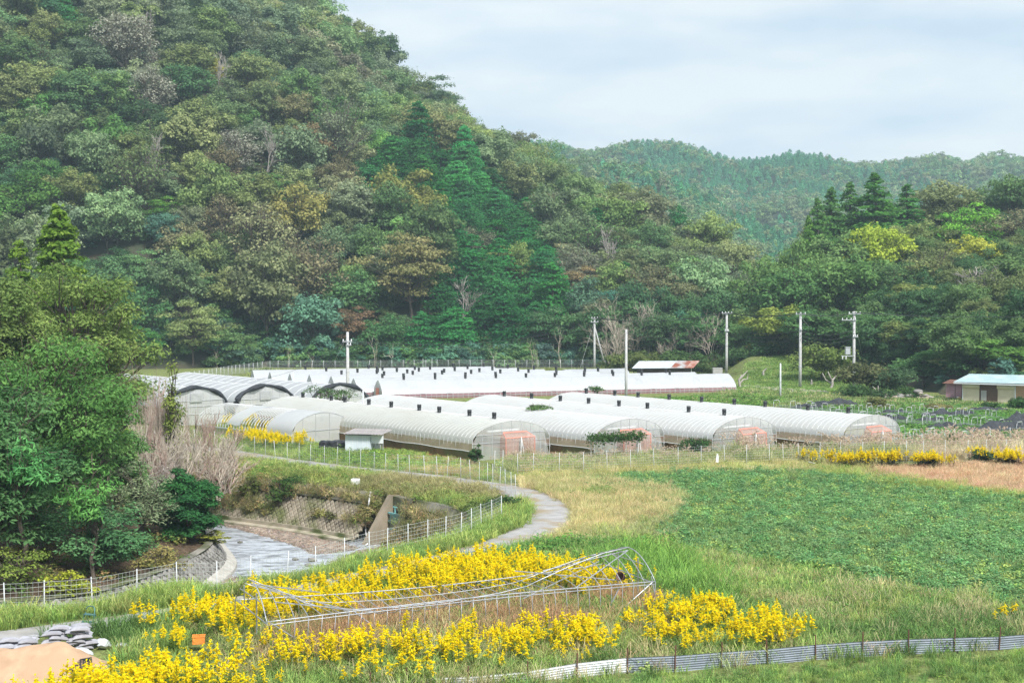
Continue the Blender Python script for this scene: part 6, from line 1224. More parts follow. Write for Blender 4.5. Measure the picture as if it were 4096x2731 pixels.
a = at(2635, 2440, 0); mb = MB(); mb.tube([(0, 0, -0.2), (-0.28, 0.1, 1.3)], 0.022, 6); tag(mb.build('leaning_stake', M['pipe'], None, a), 'single thin stake leaning beside the end of the pipe frame', 'stake')
# ------------------------------------------------------------------ sandbags, sand, ladder, crate
M['bag'] = pmat('woven_sandbag', (0.37, 0.37, 0.40), (0.29, 0.29, 0.325), 2.0, 0.6, bump=0.35, bscale=14, c3=(0.24, 0.235, 0.25), scale3=1.5, rnd=0.12)
def bag_mesh(seed):
    rg = np.random.RandomState(seed); bm = bmesh.new(); bmesh.ops.create_grid(bm, x_segments=10, y_segments=8, size=0.5); v = np.array([tuple(q.co) for q in bm.verts]); f = [tuple(l.index for l in p.verts) for p in bm.faces]; bm.free()
    x, y = v[:, 0] * 2, v[:, 1] * 2; h = 0.085 * (1 - np.abs(x) ** 3.5) ** 0.55 * (1 - np.abs(y) ** 3.5) ** 0.55; wob = 0.012 * np.sin(7 * x + rg.rand() * 6) * np.cos(6 * y + rg.rand() * 6)
    pin = 1 - 0.10 * (1 - np.abs(x) ** 2) * (np.abs(y) > .9); X = x * 0.33 * (1 - 0.08 * (1 - np.abs(y)) ** 2); Y = y * 0.215 * (1 - 0.10 * (1 - np.abs(x) ** 2)) ; sag = -0.02 * x ** 2 + 0.02 * rg.normal() * x
    top = np.stack([X, Y, h + wob + sag + 0.06], 1); bot = np.stack([X, Y, -h * 0.75 + sag + 0.06], 1); n = len(v)
    return new_mesh('sandbag', np.concatenate([top, bot]), [tuple(q) for q in f] + [tuple(i + n for i in q[::-1]) for q in f], M['bag'], smooth=True)
BAGS = [bag_mesh(i) for i in range(5)]
r2 = random.Random(21)
def bag(px, py, z, rz, where, s=1.0):
    p = at(px, py, z); k = link('sandbag', BAGS[r2.randrange(5)], None, p); k.rotation_euler = (r2.gauss(0, .06), r2.gauss(0, .09), rz); k.scale = (s, s, s); return tag(k, where, 'sandbag', where + ' group')
base = at(150, 2606, 0)
def bagstack(px0, px1, py, layers, nrow, where, seed):
    a = at(px0, py, 0); b = at(px1, py - 14, 0); d = (b - a); L = d.length; d.normalize(); n_ = Vector((-d.y, d.x, 0))
    for l in range(layers):
        m_ = max(2, int(L / 0.55) - l // 2)
        for r_ in range(nrow):
            if r_ and l < layers - 3: continue                   # the hidden back row is not built
            for i in range(m_):
                if l == layers - 1 and (i + r_) % 3 == 0 and layers > 3: continue
                u = (i + 0.5 + 0.3 * (l % 2)) / (m_ + 0.3); p = a + d * (L * u * (1 - 0.04 * l) + 0.03 * l) + n_ * (0.42 * r_ + r2.gauss(0, .03)); p.z = 0.128 * l + r2.gauss(0, .008)
                lay = ('bottom', 'second', 'third', 'fourth', 'fifth', 'top')[l] if l < layers - 1 else 'topmost'
                lab = 'grey sandbag, ' + ('first', 'second', 'third', 'fourth', 'fifth', 'sixth')[i] + ' from left in ' + lay + (' back' if r_ else ' front') + ' row, ' + where
                k = link('sandbag', BAGS[r2.randrange(5)], None, p); k.rotation_euler = (r2.gauss(0, .05), r2.gauss(0, .07), math.atan2(d.y, d.x) + r2.gauss(0, .12)); tag(k, lab, 'sandbag', 'sandbags of the ' + where)
bagstack(150, 395, 2604, 6, 2, 'tall stack', 1)
bagstack(-30, 160, 2628, 4, 2, 'low stack at edge', 2)
for px, py, lab in ((330, 2618, 'crumpled white sack lying in the grass below the sandbags'), (405, 2580, 'small white sack at the end of the sandbag stack'), (492, 2598, 'white sack half hidden in grass between sandbags and goldenrod'), (420, 2592, 'flat white sack in the grass past the sandbag stack')):
    k = link('sack', BAGS[1], None, at(px, py, 0)); k.scale = (1.0, 1.1, 1.6); k.rotation_euler = (0.1, 0.25, r2.random() * 3); k.data = BAGS[1].copy(); k.data.materials.clear(); k.data.materials.append(M['whitepost']); tag(k, lab, 'sack')
# two pale stakes before the bags
for k, (px, py) in enumerate(((124, 2615), (143, 2613))): a = at(px, py, 0); q = MB(); q.tube([(0, 0, -.1), (0.05 * k, 0, 0.62)], 0.028, 6); q.tube([(-.08, 0, 0.6), (0.1, 0, 0.63)], 0.022, 5); tag(q.build('grey_stake', M['galv'], None, a), ('upright' if k else 'slightly taller') + ' grey stake standing between sand pile and sandbags', 'stake')
# sand pile
rg = np.random.RandomState(2); bm = bmesh.new(); bmesh.ops.create_grid(bm, x_segments=60, y_segments=44, size=0.5); v = np.array([tuple(q.co) for q in bm.verts]); f = [tuple(l.index for l in p.verts) for p in bm.faces]; bm.free()
x, y = v[:, 0] * 2, v[:, 1] * 2; X = x * 3.0; Y = y * 1.9
h = 0.78 * np.exp(-((x - 0.28) / 0.40) ** 2 - ((y - 0.10) / 0.5) ** 2) + 0.62 * np.exp(-((x + 0.35) / 0.42) ** 2 - ((y + 0.05) / 0.48) ** 2) + 0.22 * np.exp(-((x + 0.05) / 0.7) ** 2 - (y / 0.62) ** 2)
h = h * (1 + 0.5 * (fnoise(X, Y, 1.1, 4) - 0.5)) + 0.09 * (fnoise(X, Y, 0.4, 9) - 0.5) - 0.10
sp = at(120, 2690, 0); M['sand'] = pmat('orange_sand', (0.46, 0.31, 0.20), (0.36, 0.235, 0.15), 2.2, 0.95, bump=0.25, bscale=30, c3=(0.40, 0.265, 0.17), scale3=0.9)
tag(link('sand_pile', new_mesh('sand_pile', np.stack([X, Y, h], 1), f, M['sand'], smooth=True), None, (sp.x, sp.y + 0.2, 0)), 'broad heap of pale orange sand at the bottom corner', 'sand pile')
A = at(288, 2672, 0.22); o = thing('black_crate', A, 'black plastic grid tray lying upside down on the sand pile', 'tray', None, R(14))
q = MB(); q.box(-0.62, 0.62, -0.3, -0.27, 0, 0.12); q.box(-0.62, 0.62, 0.27, 0.3, 0, 0.12); q.box(-0.62, -0.59, -0.268, 0.268, 0, 0.12); q.box(0.59, 0.62, -0.268, 0.268, 0, 0.12); q.build('rim', M['blackplastic'], o)
q = MB()
for i in range(13): x = -0.56 + i * 0.093; q.box(x - .012, x + .012, -0.266, 0.266, 0.095, 0.115)
for i in range(6): y = -0.22 + i * 0.088; q.box(-0.586, 0.586, y - .012, y + .012, 0.118, 0.128)
q.build('grid', M['blackplastic'], o); o.rotation_euler = (R(16), R(-7), R(14))
# step ladder
A = at(360, 2512, 0); o = thing('step_ladder', A, 'small dark green folding step ladder beside the track', 'step ladder', None, R(-20)); M['ladder'] = pmat('ladder_green', (0.06, 0.16, 0.15), (0.09, 0.2, 0.19), 4, 0.45, 0.3)
q = MB(); q.tube([(-0.25, -0.22, 0), (-0.2, 0.0, 0.55), (-0.18, 0.05, 0.72), (-0.10, 0.07, 0.80), (0.10, 0.07, 0.80), (0.18, 0.05, 0.72), (0.2, 0.0, 0.55), (0.25, -0.22, 0)], 0.022, 7); q.build('front_rail', M['ladder'], o, smooth=True)
for s in (-1, 1): q = MB(); q.tube([(s * 0.25, 0.32, 0), (s * 0.19, 0.03, 0.55)], 0.018, 6); q.build('rear_leg', M['ladder'], o)
for z, y in ((0.27, -0.12), (0.52, -0.02)): q = MB(); q.box(-0.21, 0.21, y - 0.1, y + 0.09, z - .015, z + .015); q.build('step', M['ladder'], o)
# orange crate
A = at(795, 2572, 0.25); o = thing('orange_crate', A, 'orange plastic crate half hidden in the goldenrod', 'crate', None, R(10)); mo = pmat('orange_plastic', (0.80, 0.26, 0.05), (0.74, 0.24, 0.05), 3, 0.5)
for x0, x1, y0, y1, nm in ((-.26, .26, -.19, -.165, 'side'), (-.26, .26, .165, .19, 'side'), (-.26, -.235, -.164, .164, 'end'), (.235, .26, -.164, .164, 'end'), (-.234, .234, -.164, .164, 'base')): q = MB(); q.box(x0, x1, y0, y1, 0, 0.36 if nm != 'base' else 0.02); q.build(nm, mo, o)
q = MB(); q.box(-.28, .28, -.21, -.192, .32, .37); q.box(-.28, .28, .192, .21, .32, .37); q.build('rim', mo, o); o.scale = (.8, .8, .75)
# ------------------------------------------------------------------ hooped vegetable plots with black net
HPM = {}
def hoop_small(w, h):
    k = (round(w, 2), round(h, 2))
    if k not in HPM:
        q = MB(); q.tube([(-w / 2 - .04, 0, -.1), (-w / 2, 0, h * .82), (-w / 2 + .1, 0, h), (w / 2 - .1, 0, h), (w / 2, 0, h * .82), (w / 2 + .04, 0, -.1)], 0.024, 4); HPM[k] = q.mesh('hoop', M['whitepost'], True)
    return HPM[k]
r2 = random.Random(5); rowid = 0
ORD = ('nearest', 'second', 'third', 'fourth', 'fifth', 'sixth', 'seventh', 'eighth', 'ninth', 'tenth', 'eleventh', 'twelfth')
dvec = Vector((-0.612, 0.791, 0)); pvec = Vector((0.791, 0.612, 0))
for r_i, (px, py, nn, st) in enumerate([(3640, 1792, 5, 1.3), (3740, 1790, 6, 1.4), (3850, 1776, 6, 1.4), (3960, 1790, 6, 1.5), (4060, 1788, 6, 1.6), (3560, 1700, 5, 1.6), (3700, 1712, 5, 1.7), (3830, 1716, 6, 1.7), (3960, 1722, 6, 1.8), (4075, 1730, 6, 1.8), (3300, 1652, 4, 2.2), (3400, 1672, 4, 2.2), (3480, 1668, 4, 2.4), (3600, 1672, 4, 2.4), (3720, 1672, 4, 2.6), (3830, 1676, 4, 2.6), (3950, 1680, 4, 2.6), (4070, 1690, 4, 2.6)]):
    a = at(px, py, 0); side = 'near' if r_i < 5 else 'middle' if r_i < 10 else 'far'
    idx = r_i if r_i < 5 else r_i - 5 if r_i < 10 else r_i - 10
    o = thing('hoop_row', a, 'row of white crop hoops, ' + ORD[idx] + ' from greenhouse in ' + side + ' line of plots', 'crop hoops', 'rows of white crop hoops', math.atan2(-dvec.x, dvec.y) + r2.gauss(0, .03))
    hm = hoop_small(0.78, 1.05)
    for i in range(nn): k = link('hoop', hm, o, (r2.gauss(0, .05), i * st, 0)); k.rotation_euler = (r2.gauss(0, .06), r2.gauss(0, .05), r2.gauss(0, .1)); k.scale = (1, 1, r2.uniform(.85, 1.1))
    for x in (-0.4, 0.4): q = MB(); q.tube([(x, -.2, 0.42), (x, nn * st - st + .2, 0.42)], 0.015, 4); q.build('side_line', M['whitepost'], o)
def netheap(px, py, L, w, h, rz, lab, seed):
    rg = np.random.RandomState(seed); nx, ny = 22, 12; a = at(px, py, 0); v = []; f = []
    for i in range(nx + 1):
        for j in range(ny + 1):
            u, t = i / nx * 2 - 1, j / ny * 2 - 1; e = max(0, 1 - abs(u) ** 3) * max(0, 1 - abs(t) ** 2.2); zz = h * e * (0.35 + 1.3 * float(fnoise(u * L, t * w + seed * 3, 0.9, seed))) + 0.05
            v.append((u * L / 2 + 0.15 * rg.normal() * (abs(t) > .9), t * w / 2 * (0.6 + 0.6 * float(vnoise(u * 3, seed, 1, seed))), zz - 0.08 * (abs(u) > .95 or abs(t) > .95)))
    for i in range(nx):
        for j in range(ny): k = i * (ny + 1) + j; f.append((k, k + ny + 1, k + ny + 2, k + 1))
    return tag(link('shade_net', new_mesh('shade_net', v, f, M['blacknet'], smooth=True), None, a, rz), lab, 'shade net')
for k, (px, py, L, w, h, rz, lab) in enumerate([(4010, 1730, 8, 1.6, 0.9, 0.25, 'largest black net heap by the picture edge of the plots'), (3800, 1672, 7, 1.3, 0.7, 0.1, 'black net heap draped along the middle hoops'), (3780, 1722, 4, 1.2, 0.7, 0.1, 'black net bundled over hoops in front of the middle row'), (3330, 1628, 7, 1.4, 0.7, -0.1, 'black net heap beyond the last long greenhouse'), (3230, 1640, 4, 1.2, 0.6, -0.1, 'small black net heap near the tip of the greenhouse row'), (3570, 1690, 4, 1.3, 0.6, -0.4, 'black net lying behind the last greenhouse front'), (3720, 1695, 4, 1.2, 0.55, 0.2, 'black net strip between two hoop rows'), (4080, 1700, 4.5, 1.6, 1.0, 0.2, 'peaked black net over hoops at the picture edge'), (3950, 1762, 9, 1.0, 0.45, 0.1, 'long flat black net along the near edge of the plots'), (3960, 1650, 6, 1.0, 0.5, 0.1, 'thin black net strip along the far hoops'), (3590, 1660, 4, 1.0, 0.5, 0.0, 'low black net beside the grassy mound')]): netheap(px, py, L, w, h, rz, lab, k)
# stony ditch and stones
r2 = random.Random(8)
SM = []
for k in range(4): rg = np.random.RandomState(k + 60); mb = MB(); mb.lathe([(0.0, -0.1), (0.4, -0.08), (0.5, 0.1), (0.34, 0.28), (0.0, 0.33)], 7); SM.append(new_mesh('stone', np.array(mb.v) * (1 + .16 * rg.normal(size=(len(mb.v), 1))), mb.f, pmat('field_stone_%d' % k, ((0.36, 0.30, 0.24), (0.25, 0.235, 0.22), (0.30, 0.25, 0.2), (0.4, 0.36, 0.31))[k], None, 3, 0.9), smooth=True))
o = thing('stone_ditch', at(3200, 1570, 0), 'long ditch edge heaped with grey stones below the orchard bank', 'stone heap'); b0 = o.location.copy()
line = [at(px, py, 0) for px, py in ((2990, 1547), (3100, 1558), (3200, 1564), (3300, 1573), (3400, 1584))]
for p in resample(line, 0.35):
    for k in range(2): q = link('stone', SM[r2.randrange(4)], o, p - b0 + Vector((r2.gauss(0, .3), r2.gauss(0, 1.6), 0))); s = r2.uniform(.4, 1.0); q.scale = (s, s, s * .8); q.rotation_euler = (0, 0, r2.random() * 6)
mb = MB(); l2 = resample(line, 1.0); mb.sheet([[tuple(p + Vector((0, -1.4 + 0.3 * math.sin(i), 0.06)) - b0) for i, p in enumerate(l2)], [tuple(p + Vector((0, 1.2 + 0.3 * math.sin(i * 1.7), 0.12)) - b0) for i, p in enumerate(l2)]]); mb.build('black_sheet', M['blacksheet'], o)
o = thing('rock_pile', at(3640, 1598, 0), 'pile of pale field stones at the wood edge left of the pink lean-to', 'stone heap'); b0 = o.location.copy()
for k in range(46): q = link('stone', SM[r2.randrange(4)], o, (r2.gauss(0, 1.7), r2.gauss(0, .5), abs(r2.gauss(.25, .25)))); s = r2.uniform(.6, 1.3); q.scale = (s, s, s * .8); q.rotation_euler = (0, 0, r2.random() * 6)
# cut stumps on the orchard bank
for px, py, h, lab in ((2962, 1516, 2.4, 'pale pruned forked stump at the end of the far white tunnel'), (3056, 1496, 1.2, 'short pollarded stump on the orchard bank'), (3245, 1510, 1.1, 'small pointed stump behind the orchard bank pole'), (3325, 1520, 2.6, 'forked dead stump on the orchard bank between two poles'), (3388, 1500, 1.8, 'crooked stump just beside the transformer pole'), (3505, 1553, 1.6, 'broken pale stump under the small orchard tree')):
    p = at(px, py, 1.2); z = float(groundz(np.array([p.x]), np.array([p.y]))[0]); rg = np.random.RandomState(px); paths = [limb((0, 0, -.2), (0.1 * h * rg.normal(), 0, h * .45), .2, .16, rg, 4, .05)]
    for k in range(1 if h < 1.3 else 3): a = rg.uniform(-1, 1); paths.append(limb(paths[0][0][-1 if k < 2 else 2], (a * h * .6, .3 * rg.normal(), h * rg.uniform(.75, 1.0)), .13, .06, rg, 4, .09))
    v, f = tube_np(paths, 7); tag(link('tree_stump', new_mesh('tree_stump', v, f, M['deadwood'], smooth=True), None, (p.x, p.y, z)), lab, 'stump')
# ------------------------------------------------------------------ trees of the little wood in the river bend
def wood_z(x, y): return float(groundz(np.array([x]), np.array([y]))[0])
NEARW = [  # px, py top, depth, crown width px, maker, colour, label, name
    (185, 1325, 73, 640, lambda: broadleaf(501, 10.8, 4.6, 0.06, 110, 36000, 0.23, lobe=0.25, flat=0.6, droop=0.35, up=0.45, ns=5, aspect=0.36), (0.126, 0.247, 0.083), 'large dark green tree filling the edge of the picture beside the river', 'broadleaf_tree'),
    (-60, 1520, 66, 560, lambda: broadleaf(502, 9.0, 3.6, 0.04, 60, 14000, 0.27, lobe=0.26, flat=0.7, droop=0.3, ns=4, aspect=0.36), (0.101, 0.201, 0.085), 'dark tree cut off by the picture edge in front of the wood', 'broadleaf_tree'),
    (420, 1680, 80, 300, lambda: broadleaf(503, 9.0, 3.2, 0.02, 60, 14000, 0.27, lobe=0.27, flat=0.7, droop=0.3, ns=4, aspect=0.38), (0.138, 0.253, 0.094), 'dark tree on the greenhouse side of the large dark tree', 'broadleaf_tree'),
    (270, 1035, 97, 600, lambda: broadleaf(504, 14.6, 5.4, 0.06, 110, 38000, 0.25, lobe=0.22, flat=0.75, droop=0.2, ns=4, aspect=0.42), (0.195, 0.275, 0.095), 'large yellowish-green rounded tree behind the dark tree', 'broadleaf_tree'),
    (-40, 1080, 94, 460, lambda: broadleaf(505, 13.5, 4.2, 0.06, 80, 22000, 0.25, lobe=0.25, flat=0.75, droop=0.2, ns=3, aspect=0.42), (0.190, 0.265, 0.095), 'yellowish-green tree cut off by the picture edge', 'broadleaf_tree'),
    (235, 812, 113, 390, lambda: conifer(506, 19.5, 3.9, 0.05, 300, 19000, 0.42, power=0.7, lob=0.24, droop=0.6), (0.165, 0.265, 0.062), 'tall yellow-green cedar rising above the rounded trees', 'conifer_tree'),
    (75, 955, 111, 220, lambda: conifer(507, 16.5, 2.3, 0.05, 140, 8000, 0.40, power=0.6, lob=0.26, droop=0.6), (0.165, 0.260, 0.062), 'smaller yellow-green cedar beside the tall one', 'conifer_tree'),
    (420, 1150, 108, 240, lambda: broadleaf(508, 12.5, 2.7, 0.05, 50, 6500, 0.32, lobe=0.27, flat=0.8, droop=0.25, ns=3), (0.185, 0.245, 0.085), 'yellow-tinged tree just behind the rounded tree, towards the hill', 'broadleaf_tree'),
    (410, 1985, 67.5, 360, lambda: broadleaf(509, 3.9, 2.1, 0.05, 34, 5200, 0.19, lobe=0.3, flat=0.75, droop=0.3, ns=3, aspect=0.4), (0.104, 0.217, 0.101), 'dark glossy evergreen shrub above the grey block wall', 'shrub'),
    (560, 1830, 76, 300, lambda: broadleaf(510, 5.0, 2.0, 0.08, 34, 4600, 0.18, lobe=0.3, flat=0.8, droop=0.2, ns=6, aspect=0.3), (0.252, 0.314, 0.185), 'grey-green willowy shrub between the dark shrub and the pine', 'shrub'),
    (738, 1862, 78.0, 240, lambda: broadleaf(511, 4.9, 1.75, 0.0, 90, 34000, 0.17, lobe=0.26, flat=1.0, droop=0.0, ns=3, aspect=0.3, up=0.7, ragged=0.04, cone=0.55), (0.060, 0.170, 0.064), 'dense bright green young pine leaning over the river', 'pine_tree'),
    (845, 2120, 78.6, 110, lambda: broadleaf(512, 1.6, 0.8, 0.0, 16, 1500, 0.13, lobe=0.35, ns=2), (0.319, 0.338, 0.092), 'small yellow-green bush at the water edge under the pine', 'bush'),
    (280, 2280, 63.5, 190, lambda: broadleaf(513, 1.7, 1.0, 0.0, 18, 1500, 0.13, lobe=0.34, ns=3), (0.336, 0.386, 0.077), 'yellow-leaved bush hanging over the grey block wall', 'bush'),
    (640, 2170, 70.5, 210, lambda: broadleaf(514, 1.5, 1.2, 0.0, 18, 1300, 0.13, lobe=0.34, ns=4), (0.319, 0.290, 0.123), 'sparse olive bush on the bare soil above the wall', 'bush'),
    (60, 2180, 64, 260, lambda: broadleaf(515, 2.0, 1.4, 0.0, 20, 1500, 0.14, lobe=0.34, ns=3), (0.202, 0.274, 0.077), 'leafy bush under the dark tree by the picture edge', 'bush'),
    (90, 1740, 64.5, 230, lambda: broadleaf(516, 6.8, 1.35, 0.45, 16, 1500, 0.30, lobe=0.45, flat=0.35, droop=0.8, aspect=0.25, ns=3), (0.143, 0.346, 0.131), 'bright drooping frond-leaved sapling before the dark tree', 'sapling'),
    (365, 1835, 66, 240, lambda: broadleaf(517, 6.0, 1.4, 0.5, 14, 1300, 0.30, lobe=0.45, flat=0.35, droop=0.8, aspect=0.25, ns=3), (0.168, 0.362, 0.116), 'second frond-leaved sapling above the dark glossy shrub', 'sapling'),
    (150, 1950, 70, 420, lambda: broadleaf(518, 5.0, 2.6, 0.05, 34, 5200, 0.2, lobe=0.3, flat=0.75, droop=0.3, ns=3, aspect=0.36), (0.084, 0.169, 0.077), 'shadowy low tree under the large dark tree', 'shrub'),
    (520, 2120, 72, 200, lambda: broadleaf(519, 1.9, 1.2, 0.05, 18, 1500, 0.15, lobe=0.34, ns=3), (0.126, 0.225, 0.100), 'low green bush between the glossy shrub and the pine', 'bush'),
]
for px, py, Y, wpx, mk, c, lab, nm in NEARW:
    ms = mk(); p = atY(px, py, Y); zb = wood_z(p.x, Y) - 0.1 if nm != 'pine_tree' else -1.9; w, h = mesh_dims(ms); s = wpx / FPX * Y / 2 / w; plant_tree(nm, ms, (p.x, Y, zb), s, random.Random(px).random() * 6.28, c, lab, 'tree' if 'tree' in nm else 'shrub', sz=(p.z - zb) / h)
# bare saplings on the river bank
BSH = [bare(530 + i, 6.5, 0.35, 4, 'palebark' if i % 2 else 'twig', 4, r=0.11, stems=3, up=0.55, ang=0.6) for i in range(4)]
RSH = [bare(540 + i, 6.0, 0.3, 4, 'twig', 3, r=0.09, stems=3, up=0.7, ang=0.5) for i in range(2)]
NM9 = ['first', 'second', 'third', 'fourth', 'fifth', 'sixth', 'seventh', 'eighth', 'ninth', 'tenth', 'eleventh', 'twelfth', 'thirteenth']
for k, (px, py, Y, wpx) in enumerate([(575, 1600, 88, 150), (612, 1540, 90, 150), (650, 1500, 92, 140), (700, 1600, 92, 170), (745, 1560, 94, 170), (790, 1620, 93, 190), (840, 1640, 95, 210), (885, 1720, 94, 230), (915, 1800, 92, 230), (560, 1440, 96, 120), (600, 1430, 98, 120), (800, 1830, 87, 210), (680, 1760, 86, 170)]):
    ms = (BSH + RSH)[k % 6] if k not in (9, 10) else RSH[k % 2]; p = atY(px, py, Y); zb = min(wood_z(p.x, Y), 0) - 0.1
    if zb < -2: zb = -0.5
    plant_tree('bare_sapling', ms, (p.x, Y, zb), wpx / FPX * Y / 2 / mesh_dims(ms)[0] * 1.0, k * 1.3, (0.2, 0.2, 0.2), NM9[k] + ' leafless thin-stemmed sapling of the thicket between wood and half-stripped greenhouse', 'sapling', 'leafless saplings on the river bank', sz=(p.z - zb) / mesh_dims(ms)[1])
TWG = [bare(580 + i, 4.5, 0.5, 4, 'palebark', 3, r=0.06, stems=5, up=0.45, ang=0.7) for i in range(3)]
for k, (px, py, Y) in enumerate([(600, 1650, 86), (655, 1640, 88), (720, 1690, 88), (765, 1700, 90), (820, 1720, 90), (870, 1790, 90)]):
    ms = TWG[k % 3]; p = atY(px, py, Y); zb = -0.5; plant_tree('twiggy_bush', ms, (p.x, Y, zb), 1.0, k * .9, (0, 0, 0), NM9[k] + ' low twiggy leafless bush counted from the wood towards the stone wall', 'bush', 'twiggy bushes on the river bank', sz=(p.z - zb) / mesh_dims(ms)[1])
ms = broadleaf(550, 7.6, 0.55, 0.1, 34, 1700, 0.17, lobe=0.75, flat=1.2, ns=2, ragged=0.3); p = atY(690, 1435, 90); plant_tree('ivy_stem', ms, (p.x, 90, -0.4), 1.0, 0.5, (0.19, 0.245, 0.075), 'slim stem wrapped in yellow-green ivy among the leafless saplings', 'tree', sz=(p.z + 0.4) / 7.6)
fb2 = bare(560, 5.5, 0.8, 4, 'deadwood', 4, r=0.06, up=-0.1); p = at(470, 2060, -1)
o = plant_tree('fallen_branch', fb2, (p.x, p.y, 0.6), 0.9, 0.3, (0, 0, 0), 'pale dead branch leaning across the wood edge above the shrubs', 'branch'); o.rotation_euler = (0.2, R(62), 0.2)
# saplings and bare trees along the far fence and the bank
for k, (px, py, Y, h_) in enumerate([(870, 1385, 243, 0), (1150, 1375, 242, 1), (1245, 1408, 242, 2), (1500, 1335, 242, 1), (1575, 1375, 242, 0), (1975, 1390, 241, 2), (2130, 1350, 242, 1), (2150, 1400, 243, 0), (2245, 1300, 242, 1), (2440, 1170, 241, 3), (2530, 1190, 240, 4), (2590, 1235, 239, 5), (2480, 1250, 238, 4), (2760, 1235, 236, 3), (2860, 1235, 232, 4), (2700, 1300, 235, 5)]):
    p = atY(px, py, Y); zb = float(max(hill_l(np.array([p.x]), np.array([float(Y)]))[0][0], 0)) - 0.1; ms = SAPL[h_] if h_ < 3 else (SAPB := globals().get('SAPB') or [bare(570 + i, 8.0, 0.5, 4, 'palebark', 4, r=0.09, stems=2, up=0.5) for i in range(3)])[h_ - 3]
    s = (p.z - zb) / mesh_dims(ms)[1]
    plant_tree('bare_sapling', ms, (p.x, Y, zb), s, k * 2.1, (0, 0, 0), NM9[k % 13] + (' pale leafless sapling along the distant forest fence' if h_ < 3 else ' bare branching tree near the strutted utility pole and the earth bank') + (' beyond' if k >= 13 else ''), 'sapling', 'leafless saplings along the forest foot')
# orchard trees and bushes on the right
for px, py, Y, wpx, c, lab, nm in [(3290, 1385, 196, 250, (0.165, 0.225, 0.075), 'round light green orchard tree between the two tall poles', 'orchard_tree'), (3480, 1440, 176, 260, (0.15, 0.165, 0.08), 'olive-brown orchard bush at the foot of the transformer pole', 'orchard_tree'), (3580, 1465, 174, 180, (0.085, 0.145, 0.075), 'dark small-leaved orchard tree beside the olive bush', 'orchard_tree'),
        (3450, 1555, 170, 200, (0.07, 0.125, 0.05), 'dark green hedge-like bush left of the stone pile', 'bush'), (3530, 1570, 168, 150, (0.07, 0.12, 0.055), 'low dark bush right before the orchard trees', 'bush'), (3620, 1555, 168, 120, (0.075, 0.135, 0.05), 'dark bush growing over the stone pile', 'bush'), (3512, 1592, 153, 110, (0.19, 0.205, 0.085), 'pale green rounded mound bush in the vegetable field', 'bush'), (3745, 1615, 150, 110, (0.26, 0.25, 0.12), 'yellowish mound bush in the vegetable field', 'bush'), (3965, 1610, 150, 75, (0.08, 0.15, 0.06), 'upright dark bush standing before the storage building shutters', 'bush'), (4085, 1580, 150, 110, (0.06, 0.13, 0.045), 'dark green bush at the corner of the storage building', 'bush'),
        (2560, 1395, 226, 190, (0.145, 0.185, 0.07), 'light green bamboo-like thicket behind the plain grey pole', 'bush'), (2470, 1420, 228, 150, (0.13, 0.175, 0.065), 'light green thicket left of the plain grey pole', 'bush'), (2680, 1400, 229, 180, (0.09, 0.15, 0.06), 'leafy bank bush behind the rusty-roofed shed', 'bush'), (2790, 1400, 226, 170, (0.085, 0.15, 0.06), 'leafy bush behind the concrete block', 'bush'), (2975, 1400, 222, 160, (0.08, 0.145, 0.06), 'bush behind the pole at the end of the far tunnel', 'bush'), (1850, 1370, 246, 130, (0.15, 0.21, 0.12), 'pale green rounded shrub at the forest edge behind the far fence', 'bush'), (2860, 1440, 224, 150, (0.11, 0.16, 0.06), 'green creeper mound on the earth bank', 'bush'), (2620, 1440, 228, 130, (0.12, 0.16, 0.06), 'low weed mound behind the rusty roof', 'bush'),
        (2770, 1745, 107, 150, (0.055, 0.115, 0.045), 'dark leafy bush before the side of the third long greenhouse', 'bush'), (1900, 1770, 101.5, 60, (0.08, 0.14, 0.06), 'climbing vine at the corner of the nearest long greenhouse', 'vine'), (3700, 1808, 101, 110, (0.065, 0.13, 0.065), 'dark shrub between two goldenrod clumps by the fence', 'bush'), (3940, 1795, 102, 100, (0.07, 0.135, 0.07), 'dark shrub behind the goldenrod near the picture edge', 'bush'), (3810, 1730, 112, 70, (0.06, 0.12, 0.05), 'dark pepper-like bush inside the plot fence', 'bush'),
        (2010, 1990, 79.5, 190, (0.075, 0.14, 0.055), 'loose green bush on the inside of the track bend', 'bush'), (1930, 2010, 80.5, 150, (0.11, 0.16, 0.06), 'weedy bush with yellow flowers by the fence corner', 'bush'), (1870, 1960, 86, 130, (0.15, 0.14, 0.065), 'brownish weed bush on the bank above the overgrown wall', 'bush'), (1190, 1900, 94, 130, (0.06, 0.125, 0.045), 'dark kudzu clump hanging over the stone wall coping', 'bush'), (1120, 1915, 93, 130, (0.085, 0.145, 0.05), 'green kudzu clump on the wall left of the dark one', 'bush'), (1010, 1905, 95, 110, (0.12, 0.15, 0.05), 'yellowish creeper clump on the wall top near the saplings', 'bush'), (1350, 2040, 90, 110, (0.13, 0.14, 0.065), 'olive weed clump growing out of the stone wall', 'bush')]:
    k = px * 7 + py; r_ = np.random.RandomState(k % 9999); w_m = wpx / FPX * Y
    p = atY(px, py, Y); zb = max(wood_z(p.x, Y), float(hill_l(np.array([p.x]), np.array([float(Y)]))[0][0]) if Y > 215 and px < 2990 else -9) - 0.1
    if zb < -2: zb = -1.6
    hh = max(0.8, min(p.z - zb, 2.2 * w_m)); ms = broadleaf(k % 9999, hh, w_m / 2, 0.12 if 'tree' in nm else 0.0, 26, int(900 + 260 * min(w_m, 8)), 0.11 + 0.045 * w_m if Y > 130 else 0.16, lobe=0.3, flat=0.8, ns=3, aspect=0.5)
    plant_tree(nm, ms, (p.x, Y, p.z - hh), 1.0, 0, c, lab, 'tree' if 'tree' in nm else 'bush')
